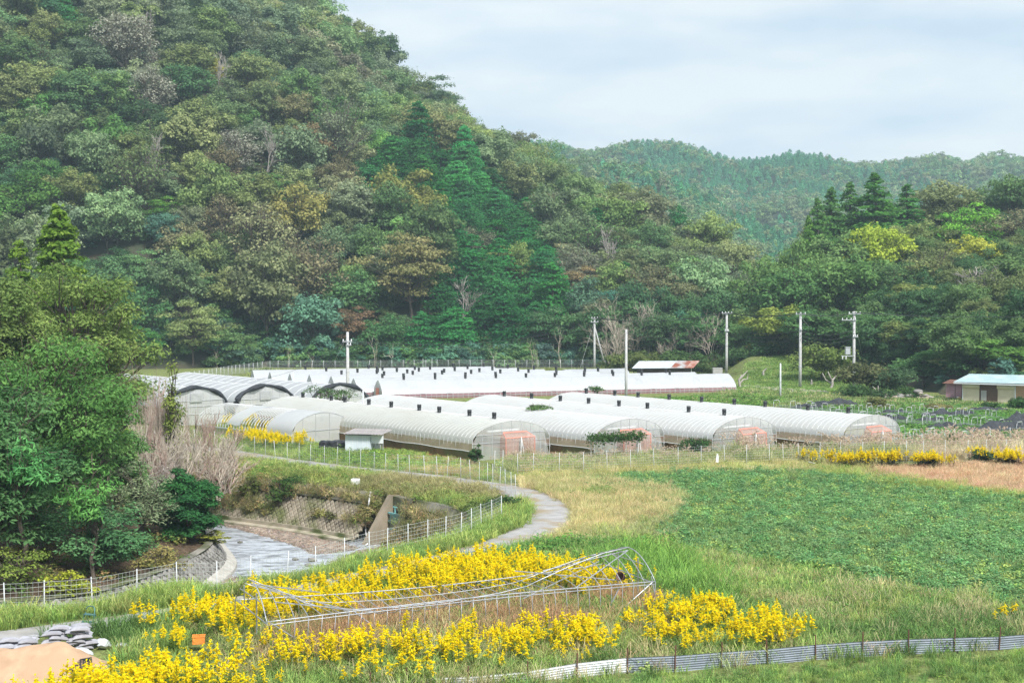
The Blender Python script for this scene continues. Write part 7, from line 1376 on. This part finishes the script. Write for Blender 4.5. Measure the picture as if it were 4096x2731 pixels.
# vine trellis before the second greenhouse
A = at(2357, 1762, 1.55); B = at(2572, 1752, 1.55); A.z = B.z = 0; o = thing('vine_trellis', A, 'leafy vine trained along a trellis before the second long greenhouse', 'vine')
ax_ = (B - A); L_ = ax_.length; ud = ax_.normalized()
for i in range(5): q = MB(); c = ud * (L_ * (i + .15) / 4.6); q.tube([(c.x, c.y, 0), (c.x, c.y, 1.75)], 0.03, 5); q.build('post', M['galv'], o)
q = MB(); q.tube([(0, 0, 1.6), (ax_.x, ax_.y, 1.6)], 0.025, 5); q.build('rail', M['galv'], o)
rg = np.random.RandomState(9); n = 2200; t = rg.rand(n, 1); cl = 0.5 + 0.5 * np.sin(t * 17) ** 2; c = t * np.array([[ax_.x, ax_.y, 0]]) + np.array([[0, 0, 1.72]]) + rg.normal(size=(n, 3)) * np.array([[0.18, 0.28, 0.17]]) * (0.6 + 0.7 * cl); v, f = leaf_cards(c, rg.normal(size=(n, 3)) + [0, 0, 1], 0.17 * rg.uniform(.6, 1.3, n), rg, .7); k = link('leaves', new_mesh('leaves', v, f, M['leaf'], tone=np.repeat(rg.rand(n), 4)), o); k.color = (0.085, 0.15, 0.06, 1)
# seedling trees growing in the gaps between roofs
for px, py, Y, w, lab in ((2140, 1600, 117, 1.2, 'feathery seedling tree poking up between two long greenhouse roofs'), (2385, 1540, 160, 1.3, 'small feathery seedling before the far white tunnels'), (1285, 1535, 131, 1.6, 'feathery seedling in front of the black-edged arch'), (1370, 1545, 131, 1.6, 'second feathery seedling beside the tall greenhouse pole')):
    p = atY(px, py, Y); ms = broadleaf(px, p.z, w, 0.62, 10, 420, 0.24, lobe=0.4, flat=0.35, ns=2, aspect=0.35); plant_tree('seedling_tree', ms, (p.x, Y, 0), 1.0, 0, (0.10, 0.175, 0.07), lab)
# ------------------------------------------------------------------ grasses and field plants
def tuft(seed, n, h, w, spread, lean, curl=0.5, name='grass_tuft', mat='grassi'):
    rg = np.random.RandomState(seed); q = rg.rand(n) * 2 * PI; r_ = spread * np.sqrt(rg.rand(n)); b = np.stack([np.cos(q) * r_, np.sin(q) * r_, np.full(n, -0.03)], 1)
    q2 = q + rg.normal(size=n) * 0.9; d = np.stack([np.cos(q2), np.sin(q2), np.zeros(n)], 1); L = h * rg.uniform(0.55, 1.15, n)[:, None]; ln = lean * rg.uniform(0.3, 1.3, n)[:, None]
    s = np.stack([-np.sin(q2), np.cos(q2), np.zeros(n)], 1) * w * rg.uniform(.7, 1.3, n)[:, None] / 2; up = np.array([[0, 0, 1.0]])
    m1 = b + L * (up * 0.55 + d * ln * 0.35); m2 = b + L * (up * (0.95 - 0.25 * curl * ln) + d * ln * 0.8); tp_ = b + L * (up * (1.0 - curl * ln) + d * ln * 1.25)
    v = np.stack([b - s, b + s, m1 - s * .9, m1 + s * .9, m2 - s * .6, m2 + s * .6, tp_], 1).reshape(-1, 3); k = np.arange(n)[:, None] * 7
    f = np.concatenate([k + np.array([[0, 1, 3]]), k + np.array([[0, 3, 2]]), k + np.array([[2, 3, 5]]), k + np.array([[2, 5, 4]]), k + np.array([[4, 5, 6]])])
    return v, f, np.repeat(rg.rand(n), 7)
def tuftmesh(*a, mat='grassi', **k): v, f, t = tuft(*a, **k); return new_mesh('grass_tuft', v, f, M[mat], tone=t)
LUSH = [tuftmesh(600 + i, 34, 0.62, 0.022, 0.30, 0.75) for i in range(4)]
TURF = [tuftmesh(610 + i, 40, 0.26, 0.020, 0.34, 0.7) for i in range(4)]
TALL = [tuftmesh(620 + i, 46, 1.05, 0.026, 0.34, 0.85, 0.65) for i in range(3)]
DRY = [tuftmesh(630 + i, 44, 0.75, 0.016, 0.30, 0.8, 0.6) for i in range(3)]
FARG = [tuftmesh(640 + i, 30, 0.40, 0.05, 0.75, 0.6) for i in range(3)]
def weed(seed, r_, h, n, ls, asp=0.6, up=1.0):
    rg = np.random.RandomState(seed); d = unit(rg.normal(size=(n, 3))); d[:, 2] = np.abs(d[:, 2]); rr = rg.rand(n, 1) ** 0.4; c = d * rr * np.array([r_, r_, h]); v, f = leaf_cards(c + [0, 0, 0.03], d + np.array([0, 0, up]) + .4 * rg.normal(size=(n, 3)), ls * rg.uniform(.6, 1.3, n), rg, asp)
    return new_mesh('weed', v, f, M['leafi'], tone=np.repeat(rg.rand(n), 4))
WEED = [weed(650 + i, 0.42, 0.42, 70, 0.13) for i in range(4)]
SOY = [weed(660 + i, 0.40, 0.46, 80, 0.125, 0.7, 1.4) for i in range(4)]
CROP = [weed(670 + i, 0.55, 0.42, 46, 0.24, 0.7, 1.0) for i in range(3)]
def goldenrod(seed, h):
    rg = np.random.RandomState(seed); V = []; Fm = []; MI = []; T = []; base = 0
    def put(v, f, mi, tone):
        nonlocal base
        V.append(v); Fm.append(f + base); MI.append(np.full(len(f), mi)); T.append(np.repeat(tone, 4) if len(tone) * 4 == len(v) else np.full(len(v), .5)); base += len(v)
    for s_ in range(3):
        x0 = rg.normal(size=2) * 0.13; hh = h * rg.uniform(.8, 1.12); top = np.array([x0[0] * 1.6, x0[1] * 1.6, hh]); n = 26; t = rg.rand(n, 1) ** .8 * 0.86; q = rg.rand(n) * 6.28; o = np.stack([np.cos(q), np.sin(q), np.full(n, .15)], 1)
        c = np.array([x0[0], x0[1], 0]) + (top - np.array([x0[0], x0[1], 0])) * t + o * 0.085; v, f = leaf_cards(c, np.stack([-np.cos(q) * .3, -np.sin(q) * .3, np.ones(n)], 1), 0.17 * rg.uniform(.7, 1.2, n), rg, .22, dirv=o * 3); put(v, f, 0, rg.rand(n))
        v, f = tube_np([(np.array([[x0[0], x0[1], -.05], top * .98]), np.array([.008, .006]))], 3); put(v, f, 0, np.array([.4]))
        for k in range(9):
            q = rg.rand() * 6.28; L = 0.17 * rg.uniform(.6, 1.2) * (1 - .055 * k); zr_ = hh - 0.30 + 0.035 * k; m_ = 8; tt = np.linspace(.15, 1, m_)[:, None]; o = np.array([math.cos(q), math.sin(q), 0])
            c = np.array([top[0], top[1], zr_]) + o * L * tt + np.array([[0, 0, 1]]) * (0.14 * tt - 0.12 * tt ** 2); v, f = leaf_cards(c, np.tile([0, 0, 1.0], (m_, 1)) + .45 * rg.normal(size=(m_, 3)), 0.08 * rg.uniform(.8, 1.3, m_), rg, .62, dirv=np.tile(o, (m_, 1)) * 2); put(v, f, 1, rg.rand(m_))
        m_ = 8; c = top + np.stack([rg.normal(size=m_) * .018, rg.normal(size=m_) * .018, np.linspace(-.1, .14, m_)], 1); v, f = leaf_cards(c, rg.normal(size=(m_, 3)), np.full(m_, .075), rg, .6); put(v, f, 1, rg.rand(m_))
    return new_mesh('goldenrod', np.concatenate(V), np.concatenate(Fm), (M['leafi'], M['yellow']), tone=np.concatenate(T), mi=np.concatenate(MI))
GOLD = [goldenrod(680 + i, h) for i, h in enumerate((1.0, 1.12, 0.9, 1.05))]
def pampas(seed):
    v, f, t = tuft(seed, 46, 1.25, 0.03, 0.35, .8, .6); me_v = [v]; F_ = [f]; mi = [np.zeros(len(f))]; T = [t]; rg = np.random.RandomState(seed); b = len(v)
    for k in range(6):
        q = rg.rand() * 6.28; ln = rg.uniform(.15, .5); z0 = rg.uniform(1.15, 1.6); n = 12; tt = np.linspace(0, 1, n)[:, None]; o = np.array([math.cos(q), math.sin(q), 0]); c = o * (ln * (.6 + .6 * tt)) + np.array([[0, 0, 1]]) * (z0 + .30 * tt - .16 * tt ** 2) + rg.normal(size=(n, 3)) * .02
        a = np.stack([o * 0 + [0, 0, 0], o * ln * .6 + [0, 0, z0]]); v2, f2 = leaf_cards(c, rg.normal(size=(n, 3)) + [0, 0, .5], .16 * np.ones(n), rg, .35, dirv=np.tile(o + [0, 0, .6], (n, 1)) * 2); f3 = np.concatenate([f2[:, [0, 1, 2]], f2[:, [0, 2, 3]]]); me_v.append(v2); F_.append(f3 + b); mi.append(np.ones(len(f3))); T.append(np.repeat(rg.rand(n), 4)); b += len(v2)
    return new_mesh('pampas_grass', np.concatenate(me_v), np.concatenate(F_), (M['grassi'], M['plume']), tone=np.concatenate(T), mi=np.concatenate(mi))
PAMP = [pampas(690 + i) for i in range(3)]
FOOT = []                                               # footprints of the greenhouses stay clear
for gobj, ln in [(g_o, 34.0) for g_o in GH]:
    a = gobj.rotation_euler.z; ux = Vector((math.cos(a), math.sin(a), 0)); uy = Vector((-math.sin(a), math.cos(a), 0)); c = gobj.location; FOOT.append([c + ux * sx * 3.7 + uy * sy for sx, sy in ((-1, -0.2), (1, -0.2), (1, ln), (-1, ln))])
CLEAR = [zone((-200, 2600), (120, 2572), (420, 2560), (470, 2620), (440, 2740), (300, 2800), (-200, 2800)), zone((735, 2565), (855, 2565), (880, 2710), (715, 2710))]   # trodden ground round sandbags, sand pile and crate
def zone_pts(poly, dens, seed, clump=None, road=1.2, river=False):
    xs_ = [p[0] for p in poly]; ys_ = [p[1] for p in poly]; rg = np.random.RandomState(seed); A_ = (max(xs_) - min(xs_)) * (max(ys_) - min(ys_)); n = int(A_ * dens)
    X = rg.uniform(min(xs_), max(xs_), n); Y = rg.uniform(min(ys_), max(ys_), n); ok = inpoly(X, Y, poly); X, Y = X[ok], Y[ok]; X = X + 0.45 * rg.normal(size=len(X)); Y = Y + 0.7 * rg.normal(size=len(Y))
    if clump: nz_ = fnoise(X, Y, clump[0], seed + 11); ok = nz_ + 0.12 * rg.normal(size=len(X)) > clump[1]; X, Y = X[ok], Y[ok]
    if road: ok = polydist(X, Y, ROADXY) > road + 0.25 * rg.normal(size=len(X)); X, Y = X[ok], Y[ok]
    for q in FOOT + CLEAR:
        if len(X): ok = ~inpoly(X, Y, q); X, Y = X[ok], Y[ok]
    if not river and len(X): ok = ~inpoly(X, Y, RIVER); X, Y = X[ok], Y[ok]
    return np.stack([X, Y, groundz(X, Y)], 1)
def grow(name, meshes, poly, dens, pal, smin, smax, label, seed, clump=None, road=1.2, jit=0.14, tilt=0.06, cat='grass', w=None, patch=None):
    p = zone_pts(poly, dens, seed, clump, road); rg = np.random.RandomState(seed + 1)
    if not len(p): return
    t = tints(pal, len(p), rg, jit, w)
    if patch is not None: k = smooth01((fnoise(p[:, 0], p[:, 1], patch[0], seed + 3) - patch[1]) * 8)[:, None]; t = t * (1 - k) + np.array(patch[2]) * (1 + .12 * rg.normal(size=(len(p), 1))) * k
    t *= (0.82 + 0.36 * fnoise(p[:, 0], p[:, 1], 4.0, seed + 9))[:, None]
    s = rg.uniform(smin, smax, len(p)) * (0.8 + 0.4 * fnoise(p[:, 0], p[:, 1], 3, seed + 5)); scatter(name, meshes, p, rg.rand(len(p)) * 6.28, s, np.clip(t, .01, .8), label, cat, tilt, seed)
G1, G2, G3, GD, GT = (0.308, 0.432, 0.098), (0.245, 0.392, 0.098), (0.392, 0.459, 0.130), (0.162, 0.286, 0.081), (0.522, 0.465, 0.195)
TAN, TAN2, RST = (0.667, 0.555, 0.285), (0.551, 0.480, 0.225), (0.478, 0.285, 0.150)
# near field: everything between the track and the bottom of the picture
grow('grass', LUSH, zone((-150, 2590), (433, 2502), (662, 2466), (1193, 2386), (1600, 2297), (2060, 2182), (2300, 2180), (2600, 2180), (3100, 2300), (3700, 2400), (4300, 2460), (4300, 2560), (3600, 2605), (3000, 2645), (2500, 2680), (2000, 2728), (1500, 2770), (900, 2850), (-150, 2900)), 9, [G1, G2, G3, GD], .6, 1.15, 'long green grass of the near field', 1, patch=(7, .56, (0.135, 0.247, 0.069)))
grow('grass', LUSH, zone((1300, 2810), (2500, 2722), (4300, 2618), (4400, 2900), (1200, 2900)), 17, [G2, GD, (0.149, 0.273, 0.075), G1], .32, .62, 'deep green grass below the corrugated fence', 2, road=0)
grow('weeds', WEED, zone((1300, 2815), (2500, 2730), (4300, 2625), (4400, 2900), (1200, 2900)), 4, [GD, (0.108, 0.202, 0.062), (0.210, 0.270, 0.098)], .4, .8, 'leafy weeds in the grass below the corrugated fence', 3, (3, .5), 0, cat='weeds')
NF = zone((450, 2620), (1200, 2450), (1750, 2350), (2150, 2250), (2600, 2180), (3100, 2300), (3700, 2400), (4300, 2460), (4300, 2560), (3000, 2645), (2000, 2728), (900, 2850), (300, 2850))
grow('weeds', WEED, NF, 2.2, [(0.224, 0.338, 0.117), (0.168, 0.270, 0.091), (0.280, 0.351, 0.130)], .5, 1.1, 'leafy weeds scattered through the near grass', 60, (3, .47), cat='weeds', tilt=.1)
grow('dry_grass', DRY, NF, 2.4, [(0.493, 0.450, 0.225), (0.580, 0.495, 0.270), (0.392, 0.420, 0.180)], .6, 1.1, 'dry seeding stalks scattered through the near grass', 61, (4, .5))
# strip between track and river fence
grow('grass', LUSH, zone((-150, 2540), (-150, 2440), (177, 2440), (400, 2420), (700, 2352), (868, 2360), (1146, 2318), (1378, 2248), (1632, 2192), (1790, 2152), (1960, 2090), (2100, 2000), (2130, 2060), (2000, 2150), (1700, 2240), (1200, 2350), (600, 2450)), 16, [G1, G2, G3], .75, 1.25, 'bright long grass on the bank between track and river fence', 4, road=1.15)
grow('grass', TALL, zone((-150, 2500), (177, 2470), (371, 2456), (548, 2420), (720, 2380), (868, 2392), (1000, 2360), (900, 2400), (600, 2440), (-150, 2540)), 5, [G3, (0.336, 0.405, 0.130), G1], .6, .95, 'arching tall grass along the near river fence', 5, road=1.3)
# tall green arching grass right of the frame, creeper behind it
grow('grass', TALL, zone((2330, 2270), (2560, 2230), (2720, 2290), (2900, 2400), (2880, 2440), (2700, 2420), (2560, 2360)), 6, [(0.162, 0.325, 0.062), (0.203, 0.364, 0.075)], .8, 1.2, 'tall arching green grass behind the end of the pipe frame', 6)
grow('creeper', WEED, zone((1930, 2260), (2100, 2200), (2330, 2175), (2600, 2185), (2560, 2250), (2300, 2290), (2050, 2300)), 12, [(0.115, 0.247, 0.075), (0.149, 0.286, 0.081)], .9, 1.5, 'bright green creeper mass between track and pipe frame', 7, cat='creeper')
# goldenrod
GP = [(0.182, 0.270, 0.072), (0.224, 0.317, 0.078)]
grow('goldenrod', GOLD, zone((760, 2490), (1250, 2398), (1700, 2308), (2000, 2285), (2330, 2315), (2480, 2340), (2560, 2390), (2300, 2400), (1900, 2420), (1500, 2460), (1200, 2530), (950, 2580)), 8.0, GP, .5, 1.2, 'goldenrod in yellow bloom behind and inside the pipe frame', 8, (2.4, .40), cat='goldenrod')
grow('goldenrod', GOLD, zone((-80, 2900), (380, 2730), (560, 2660), (900, 2650), (1200, 2680), (1420, 2620), (1900, 2590), (2300, 2575), (2500, 2545), (2750, 2500), (3000, 2520), (3230, 2575), (3250, 2610), (2700, 2620), (2300, 2650), (1900, 2690), (1400, 2730), (900, 2820), (300, 2950)), 8.0, GP, .5, 1.2, 'broad band of yellow goldenrod before the pipe frame', 9, (2.0, .44), cat='goldenrod')
grow('goldenrod', GOLD, zone((500, 2540), (880, 2480), (1000, 2560), (900, 2660), (620, 2640)), 6, GP, .7, 1.15, 'goldenrod scattered near the orange crate', 10, (2.4, .5), cat='goldenrod')
grow('goldenrod', GOLD, zone((2640, 2440), (2760, 2420), (2900, 2470), (2760, 2520), (2620, 2500)), 5, GP, .7, 1.05, 'goldenrod past the end of the pipe frame', 11, (2.4, .5), cat='goldenrod')
grow('goldenrod', GOLD, zone((940, 1765), (1090, 1758), (1190, 1775), (1210, 1800), (1000, 1795)), 6, GP, .8, 1.2, 'goldenrod beside the half-stripped greenhouse', 12, (2, .4), cat='goldenrod')
grow('goldenrod', GOLD, zone((880, 1715), (1200, 1750), (1290, 1700), (1000, 1660)), 2.0, GP, .8, 1.2, 'goldenrod growing inside the bare hoops', 13, (3, .48), cat='goldenrod')
# goldenrod clumps on the far side of the bean field, each a thing
for k, (px, py, n, w, lab) in enumerate([(3235, 1858, 5, .5, 'small goldenrod clump left of the slanting pole'), (3370, 1874, 26, 1.5, 'wide goldenrod clump by the greenhouse-front fence'), (3530, 1872, 30, 1.5, 'dense goldenrod clump before the last greenhouse front'), (3730, 1876, 20, 1.0, 'goldenrod clump beside the dark shrub'), (4030, 1866, 34, 1.3, 'large rounded goldenrod clump near the picture edge'), (3905, 1850, 6, .6, 'thin goldenrod clump left of the large rounded one'), (3540, 2520, 0, 0, '')]):
    if not n: continue
    a = at(px, py, 0); o = thing('goldenrod_clump', a, lab, 'goldenrod', 'goldenrod clumps beyond the bean field'); r2 = random.Random(k)
    for i in range(n): q = link('plant', GOLD_T[i % 4] if 'GOLD_T' in globals() else GOLD[i % 4], o, (r2.gauss(0, w * .55), r2.gauss(0, .45), 0), r2.random() * 6); s = r2.uniform(.85, 1.2); q.scale = (s, s, s)
for px, py, lab in ((4005, 2512, 'lone goldenrod spike in the grass, taller of two by the picture edge'), (4050, 2508, 'lone goldenrod spike in the grass, smaller of two by the picture edge')): q = link('goldenrod_plant', GOLD[2], None, at(px, py, 0)); q.scale = (.8, .8, .8); tag(q, lab, 'goldenrod')
# dry rust-brown grass inside the frame
grow('dry_grass', DRY, Z_RUST, 16, [RST, (0.551, 0.345, 0.180), (0.406, 0.300, 0.150)], .7, 1.25, 'rust-brown dead grass under the pipe frame', 14, (5, .3))
grow('dry_grass', DRY, zone((900, 2640), (1400, 2570), (2300, 2530), (2700, 2480), (2900, 2500), (2600, 2620), (1600, 2700), (900, 2750)), 3, [(0.435, 0.330, 0.180), TAN2, (0.377, 0.360, 0.150)], .6, 1.1, 'dry stalks mixed into the goldenrod', 15, (3, .5))
# bean field
grow('bean_plants', SOY, Z_SOY, 9, [(0.205, 0.365, 0.165), (0.26, 0.42, 0.19), (0.155, 0.30, 0.135)], .55, 1.0, 'blue-green bean plants covering the field', 16, (2.6, .34), 0, cat='beans', tilt=.12)
grow('weeds', WEED, Z_SOY, 1.6, [(0.336, 0.459, 0.156), (0.280, 0.405, 0.143), (0.392, 0.472, 0.169)], .6, 1.1, 'lighter weeds between the bean plants', 17, (3, .40), 0, cat='weeds', tilt=.1)
grow('grass', TURF, Z_SOY, 6, [(0.224, 0.338, 0.111), (0.182, 0.270, 0.091)], .8, 1.5, 'thin grass among the bean plants', 18, (3, .4), 0)
grow('weeds', WEED, zone((2600, 2170), (2900, 2220), (3300, 2300), (3700, 2380), (4300, 2450), (4300, 2560), (3600, 2560), (3200, 2520), (2900, 2440), (2700, 2330)), 6, [(0.162, 0.273, 0.100), (0.210, 0.324, 0.111), (0.135, 0.234, 0.081)], .7, 1.2, 'green weeds on the near margin of the bean field', 19, (4, .36), 0, cat='weeds', tilt=.1)
grow('dry_grass', DRY, zone((2700, 2240), (2820, 2260), (3100, 2380), (3350, 2450), (3300, 2470), (3000, 2410), (2750, 2320)), 7, [TAN2, (0.493, 0.450, 0.225), (0.348, 0.375, 0.150)], .5, .9, 'strip of dry grass between weeds and beans', 20, (3, .4), 0)
# meadow round the bend
grow('dry_grass', DRY, Z_TAN, 11, [TAN, TAN2, (0.609, 0.540, 0.255), (0.435, 0.465, 0.180)], .45, .85, 'pale dry meadow grass inside the track bend', 21, patch=(5, .6, (0.252, 0.351, 0.091)))
grow('grass', LUSH, zone((2200, 2170), (2560, 2105), (2660, 2090), (2640, 2180), (2400, 2200)), 9, [(0.336, 0.365, 0.156), (0.406, 0.420, 0.195), G3], .6, 1.0, 'hazy seeding grass beyond the creeper', 22)
grow('grass', TURF, zone((1990, 1900), (2150, 1910), (2420, 1900), (2560, 1920), (2420, 1960), (2200, 1960)), 9, [G3, G1, (0.435, 0.450, 0.150)], .9, 1.5, 'green turf at the bend before the greenhouse fence', 23)
grow('weeds', WEED, zone((2200, 1985), (2400, 1950), (2480, 1990), (2300, 2010)), 2.2, [(0.162, 0.286, 0.088)], .9, 1.4, 'low green weeds scattered in the dry meadow', 24, (3, .5), cat='weeds')
# strip before the fence and the brown field
grow('dry_grass', DRY, Z_TANF, 8, [TAN, (0.522, 0.510, 0.195), (0.435, 0.480, 0.150)], .4, .8, 'yellowing grass strip along the greenhouse-front fence', 25, road=0)
grow('grass', LUSH, zone((3150, 1868), (3330, 1862), (3500, 1900), (3800, 1945), (4300, 2000), (4300, 2030), (3900, 1985), (3500, 1935), (3280, 1895)), 9, [G3, G1, (0.392, 0.432, 0.130)], .5, .9, 'bright green grass edging the brown field', 26, road=0)
grow('dry_grass', DRY, Z_BROWN, 10, [(0.609, 0.420, 0.255), (0.551, 0.375, 0.225), (0.667, 0.495, 0.300)], .4, .7, 'flat brown withered grass of the fallow plot', 27, road=0)
# pampas and weeds between the fence and the greenhouses
ZP = zone((2000, 1870), (2060, 1835), (2300, 1838), (2700, 1822), (3150, 1815), (3650, 1812), (3680, 1842), (3300, 1848), (2800, 1866), (2200, 1892), (2080, 1896))
ZPR = zone((2950, 1858), (2900, 1818), (3150, 1812), (3660, 1808), (3680, 1842), (3300, 1848))
grow('pampas_grass', PAMP, ZPR, 1.4, [(0.308, 0.365, 0.130), (0.435, 0.420, 0.210)], .75, 1.1, 'tall plumed pampas grass before the last two greenhouse fronts', 58, (5, .4), 0)
grow('pampas_grass', PAMP, ZP, 0.9, [(0.308, 0.365, 0.130), (0.266, 0.338, 0.117), (0.464, 0.435, 0.225)], .38, .68, 'pampas grass with pale plumes before the greenhouse fronts', 28, (5, .4), 0)
grow('weeds', WEED, ZP, 5, [(0.238, 0.338, 0.111), (0.308, 0.351, 0.143), (0.168, 0.270, 0.091), (0.435, 0.405, 0.225)], .7, 1.3, 'tangled weeds along the greenhouse-front fence', 29, road=0, cat='weeds', tilt=.15)
grow('dry_grass', DRY, ZP, 5, [(0.580, 0.495, 0.285), (0.450, 0.465, 0.210), (0.336, 0.392, 0.130)], .6, 1.0, 'dry grass along the greenhouse-front fence', 30, road=0)
grow('pampas_grass', PAMP, zone((3640, 1830), (3700, 1800), (4200, 1775), (4200, 1830), (3800, 1845)), 1.3, [(0.580, 0.495, 0.330), (0.435, 0.420, 0.210)], .7, 1.15, 'pampas grass with pale plumes beyond the fallow plot', 31, (4, .42), 0)
grow('dry_grass', DRY, zone((3640, 1845), (3700, 1800), (4300, 1780), (4300, 1850)), 7, [(0.720, 0.570, 0.390), (0.652, 0.525, 0.330)], .8, 1.2, 'pinkish dry grass beyond the fallow plot', 32, road=0)
# bank above the stone wall and around the path
grow('grass', LUSH, zone((620, 1860), (850, 1815), (1000, 1838), (1300, 1880), (1700, 1920), (1900, 1945), (2000, 1975), (1960, 2080), (1890, 2060), (1780, 2020), (1590, 1984), (1230, 1936), (940, 1904), (620, 1862)), 9, [G1, G3, (0.336, 0.378, 0.117), (0.210, 0.311, 0.091)], .55, .95, 'green grass on the slope between path and stone wall', 33, patch=(6, .52, (0.392, 0.360, 0.165)))
grow('weeds', WEED, zone((850, 1850), (1300, 1895), (1800, 1960), (1920, 1990), (1880, 2060), (1590, 1984), (1230, 1938), (900, 1895)), 3.5, [(0.182, 0.284, 0.091), (0.290, 0.330, 0.120), (0.377, 0.330, 0.165)], .7, 1.3, 'weeds on the slope above the stone wall', 34, (3, .44), cat='weeds')
grow('grass', LUSH, zone((600, 1760), (900, 1700), (1200, 1770), (1380, 1790), (1560, 1800), (1880, 1850), (2000, 1900), (1950, 1945), (1800, 1905), (1500, 1880), (1200, 1845), (900, 1800)), 9, [G1, G2, G3], .32, .6, 'green grass between path and greenhouses', 35)
grow('weeds', WEED, zone((1250, 1800), (1540, 1815), (1700, 1850), (1500, 1870), (1200, 1830)), 4, [(0.162, 0.273, 0.081), (0.238, 0.338, 0.091)], .8, 1.3, 'leafy weeds round the small white shed', 36, (3, .42), cat='weeds')
grow('dry_grass', DRY, zone((1560, 1830), (1860, 1850), (2000, 1905), (1900, 1935), (1600, 1880)), 5, [(0.580, 0.480, 0.240), (0.522, 0.390, 0.210)], .4, .7, 'reddish dry grass beside the nearest greenhouse', 37, (4, .42))
# overgrowth on the wall face
rg = np.random.RandomState(51); wp = []
for k in range(1900):
    i_ = rg.randint(0, len(far_top)); p = far_top[i_]; px_k = proj(p.x, p.y, p.z)[0]; t = rg.rand() ** (1.4 if px_k < 1590 else 0.8); a = 0.1 + t * (0.62 if px_k < 1250 else 0.5 if px_k < 1560 else 0.95)
    n2 = float(fnoise(p.x, p.z + t * 3, 3.0, 71))
    if px_k < 1590 and n2 < 0.40 and t > .12: continue
    if 1560 < px_k < 1645: continue
    tt = (far_top[min(i_ + 1, len(far_top) - 1)] - far_top[max(i_ - 1, 0)]); tt.z = 0; tt.normalize(); n_ = Vector((tt.y, -tt.x, 0)); q = p + n_ * (1.9 * a + 0.12) + tt * rg.uniform(-.6, .6); wp.append((q.x, q.y, p.z - 2.7 * a))
wp = np.array(wp); scatter('wall_weeds', WEED + DRY, wp, rg.rand(len(wp)) * 6.28, rg.uniform(.5, 1.15, len(wp)), tints([(0.392, 0.330, 0.180), (0.290, 0.285, 0.120), (0.210, 0.257, 0.091), (0.493, 0.405, 0.225)], len(wp), rg, .15), 'dry weeds growing out of the stone river wall', 'weeds', .5, 5)
# wood floor litter
grow('weeds', WEED, [(-40, 50), (-20, 55)] + [(p.x - .5, p.y) for p in RV_WOOD[1:9]] + [(-24, 96), (-48, 96)], 1.3, [(0.126, 0.203, 0.065), (0.196, 0.230, 0.078), (0.290, 0.240, 0.120)], .7, 1.4, 'low plants on the floor of the little wood', 38, (3, .4), cat='weeds')
# vegetable fields and far meadows
grow('vegetable_plants', CROP, zone((3120, 1660), (3300, 1612), (4300, 1640), (4300, 1790), (3700, 1795), (3560, 1730), (3350, 1690)), 4.2, [(0.135, 0.260, 0.088), (0.176, 0.305, 0.100), (0.115, 0.221, 0.075)], .7, 1.2, 'low green vegetable plants among the white hoops', 39, (4, .28), 0, cat='vegetables', tilt=.1)
grow('grass', FARG, zone((2960, 1560), (3500, 1590), (4400, 1600), (4400, 1660), (3300, 1640), (2700, 1610)), 2.2, [(0.308, 0.365, 0.130), (0.210, 0.324, 0.091), (0.435, 0.420, 0.210), (0.168, 0.270, 0.078)], .7, 1.3, 'rough grass between the ditch and the vegetable plots', 40, road=0)
grow('vegetable_plants', CROP, zone((1650, 1618), (2350, 1612), (2990, 1585), (3150, 1600), (3050, 1640), (2700, 1615), (2300, 1625), (1700, 1650)), 3.0, [(0.135, 0.247, 0.075), (0.182, 0.297, 0.091)], .8, 1.3, 'green crop strip between the far tunnels and the long greenhouses', 41, (4, .25), 0, cat='vegetables')
ob = zone_pts([tuple(at(px, py, 1.0))[:2] for px, py in ((2900, 1545), (3000, 1485), (3300, 1462), (3600, 1500), (3650, 1560), (3400, 1575), (3100, 1552))], 3.2, 42, None, 0); rg = np.random.RandomState(43)
scatter('grass', FARG, ob, rg.rand(len(ob)) * 6.28, rg.uniform(.5, 1.0, len(ob)), tints([(0.230, 0.377, 0.094), (0.280, 0.419, 0.111), (0.189, 0.312, 0.081)], len(ob), rg, .12), 'bright grass of the orchard bank', 'grass', .05, 42)
grow('grass', FARG, zone((600, 1560), (1000, 1520), (1000, 1480), (2450, 1478), (2950, 1480), (2950, 1500), (2500, 1500), (600, 1640)), 1.0, [(0.280, 0.338, 0.104), (0.362, 0.375, 0.150), (0.196, 0.270, 0.078)], .7, 1.3, 'grass along the foot of the forest', 44, road=0)
bb = zone_pts([(at(2450, 1474, 0).x, 228), (at(2990, 1474, 0).x, 222), (at(3020, 1474, 0).x, 236), (at(2450, 1474, 0).x, 242)], 1.2, 45, (6, .45), 0); bb[:, 2] = np.maximum(bb[:, 2], hill_l(bb[:, 0], bb[:, 1])[0]) - .2
scatter('weeds', BUSHI, bb, rg.rand(len(bb)) * 6.28, rg.uniform(.35, .8, len(bb)), tints([(0.168, 0.257, 0.091), (0.238, 0.297, 0.104), (0.362, 0.315, 0.165), (0.121, 0.208, 0.075)], len(bb), rg, .12), 'creepers and weeds on the earth bank behind the rusty shed', 'weeds', .1, 45)
# ------------------------------------------------------------------ the air
hb = MB(); hb.box(-900, 900, -60, 1500, -4.6, 235)
m, nt, out = _mat('haze'); pv = N(nt, 'ShaderNodeVolumePrincipled'); pv.inputs['Color'].default_value = (0.68, 0.90, 1.0, 1); pv.inputs['Density'].default_value = 0.00031; pv.inputs['Anisotropy'].default_value = 0.1
nt.links.new(pv.outputs[0], out.inputs['Volume'])
tag(hb.build('haze', m), 'thin pale blue haze filling the valley air', kind='stuff')
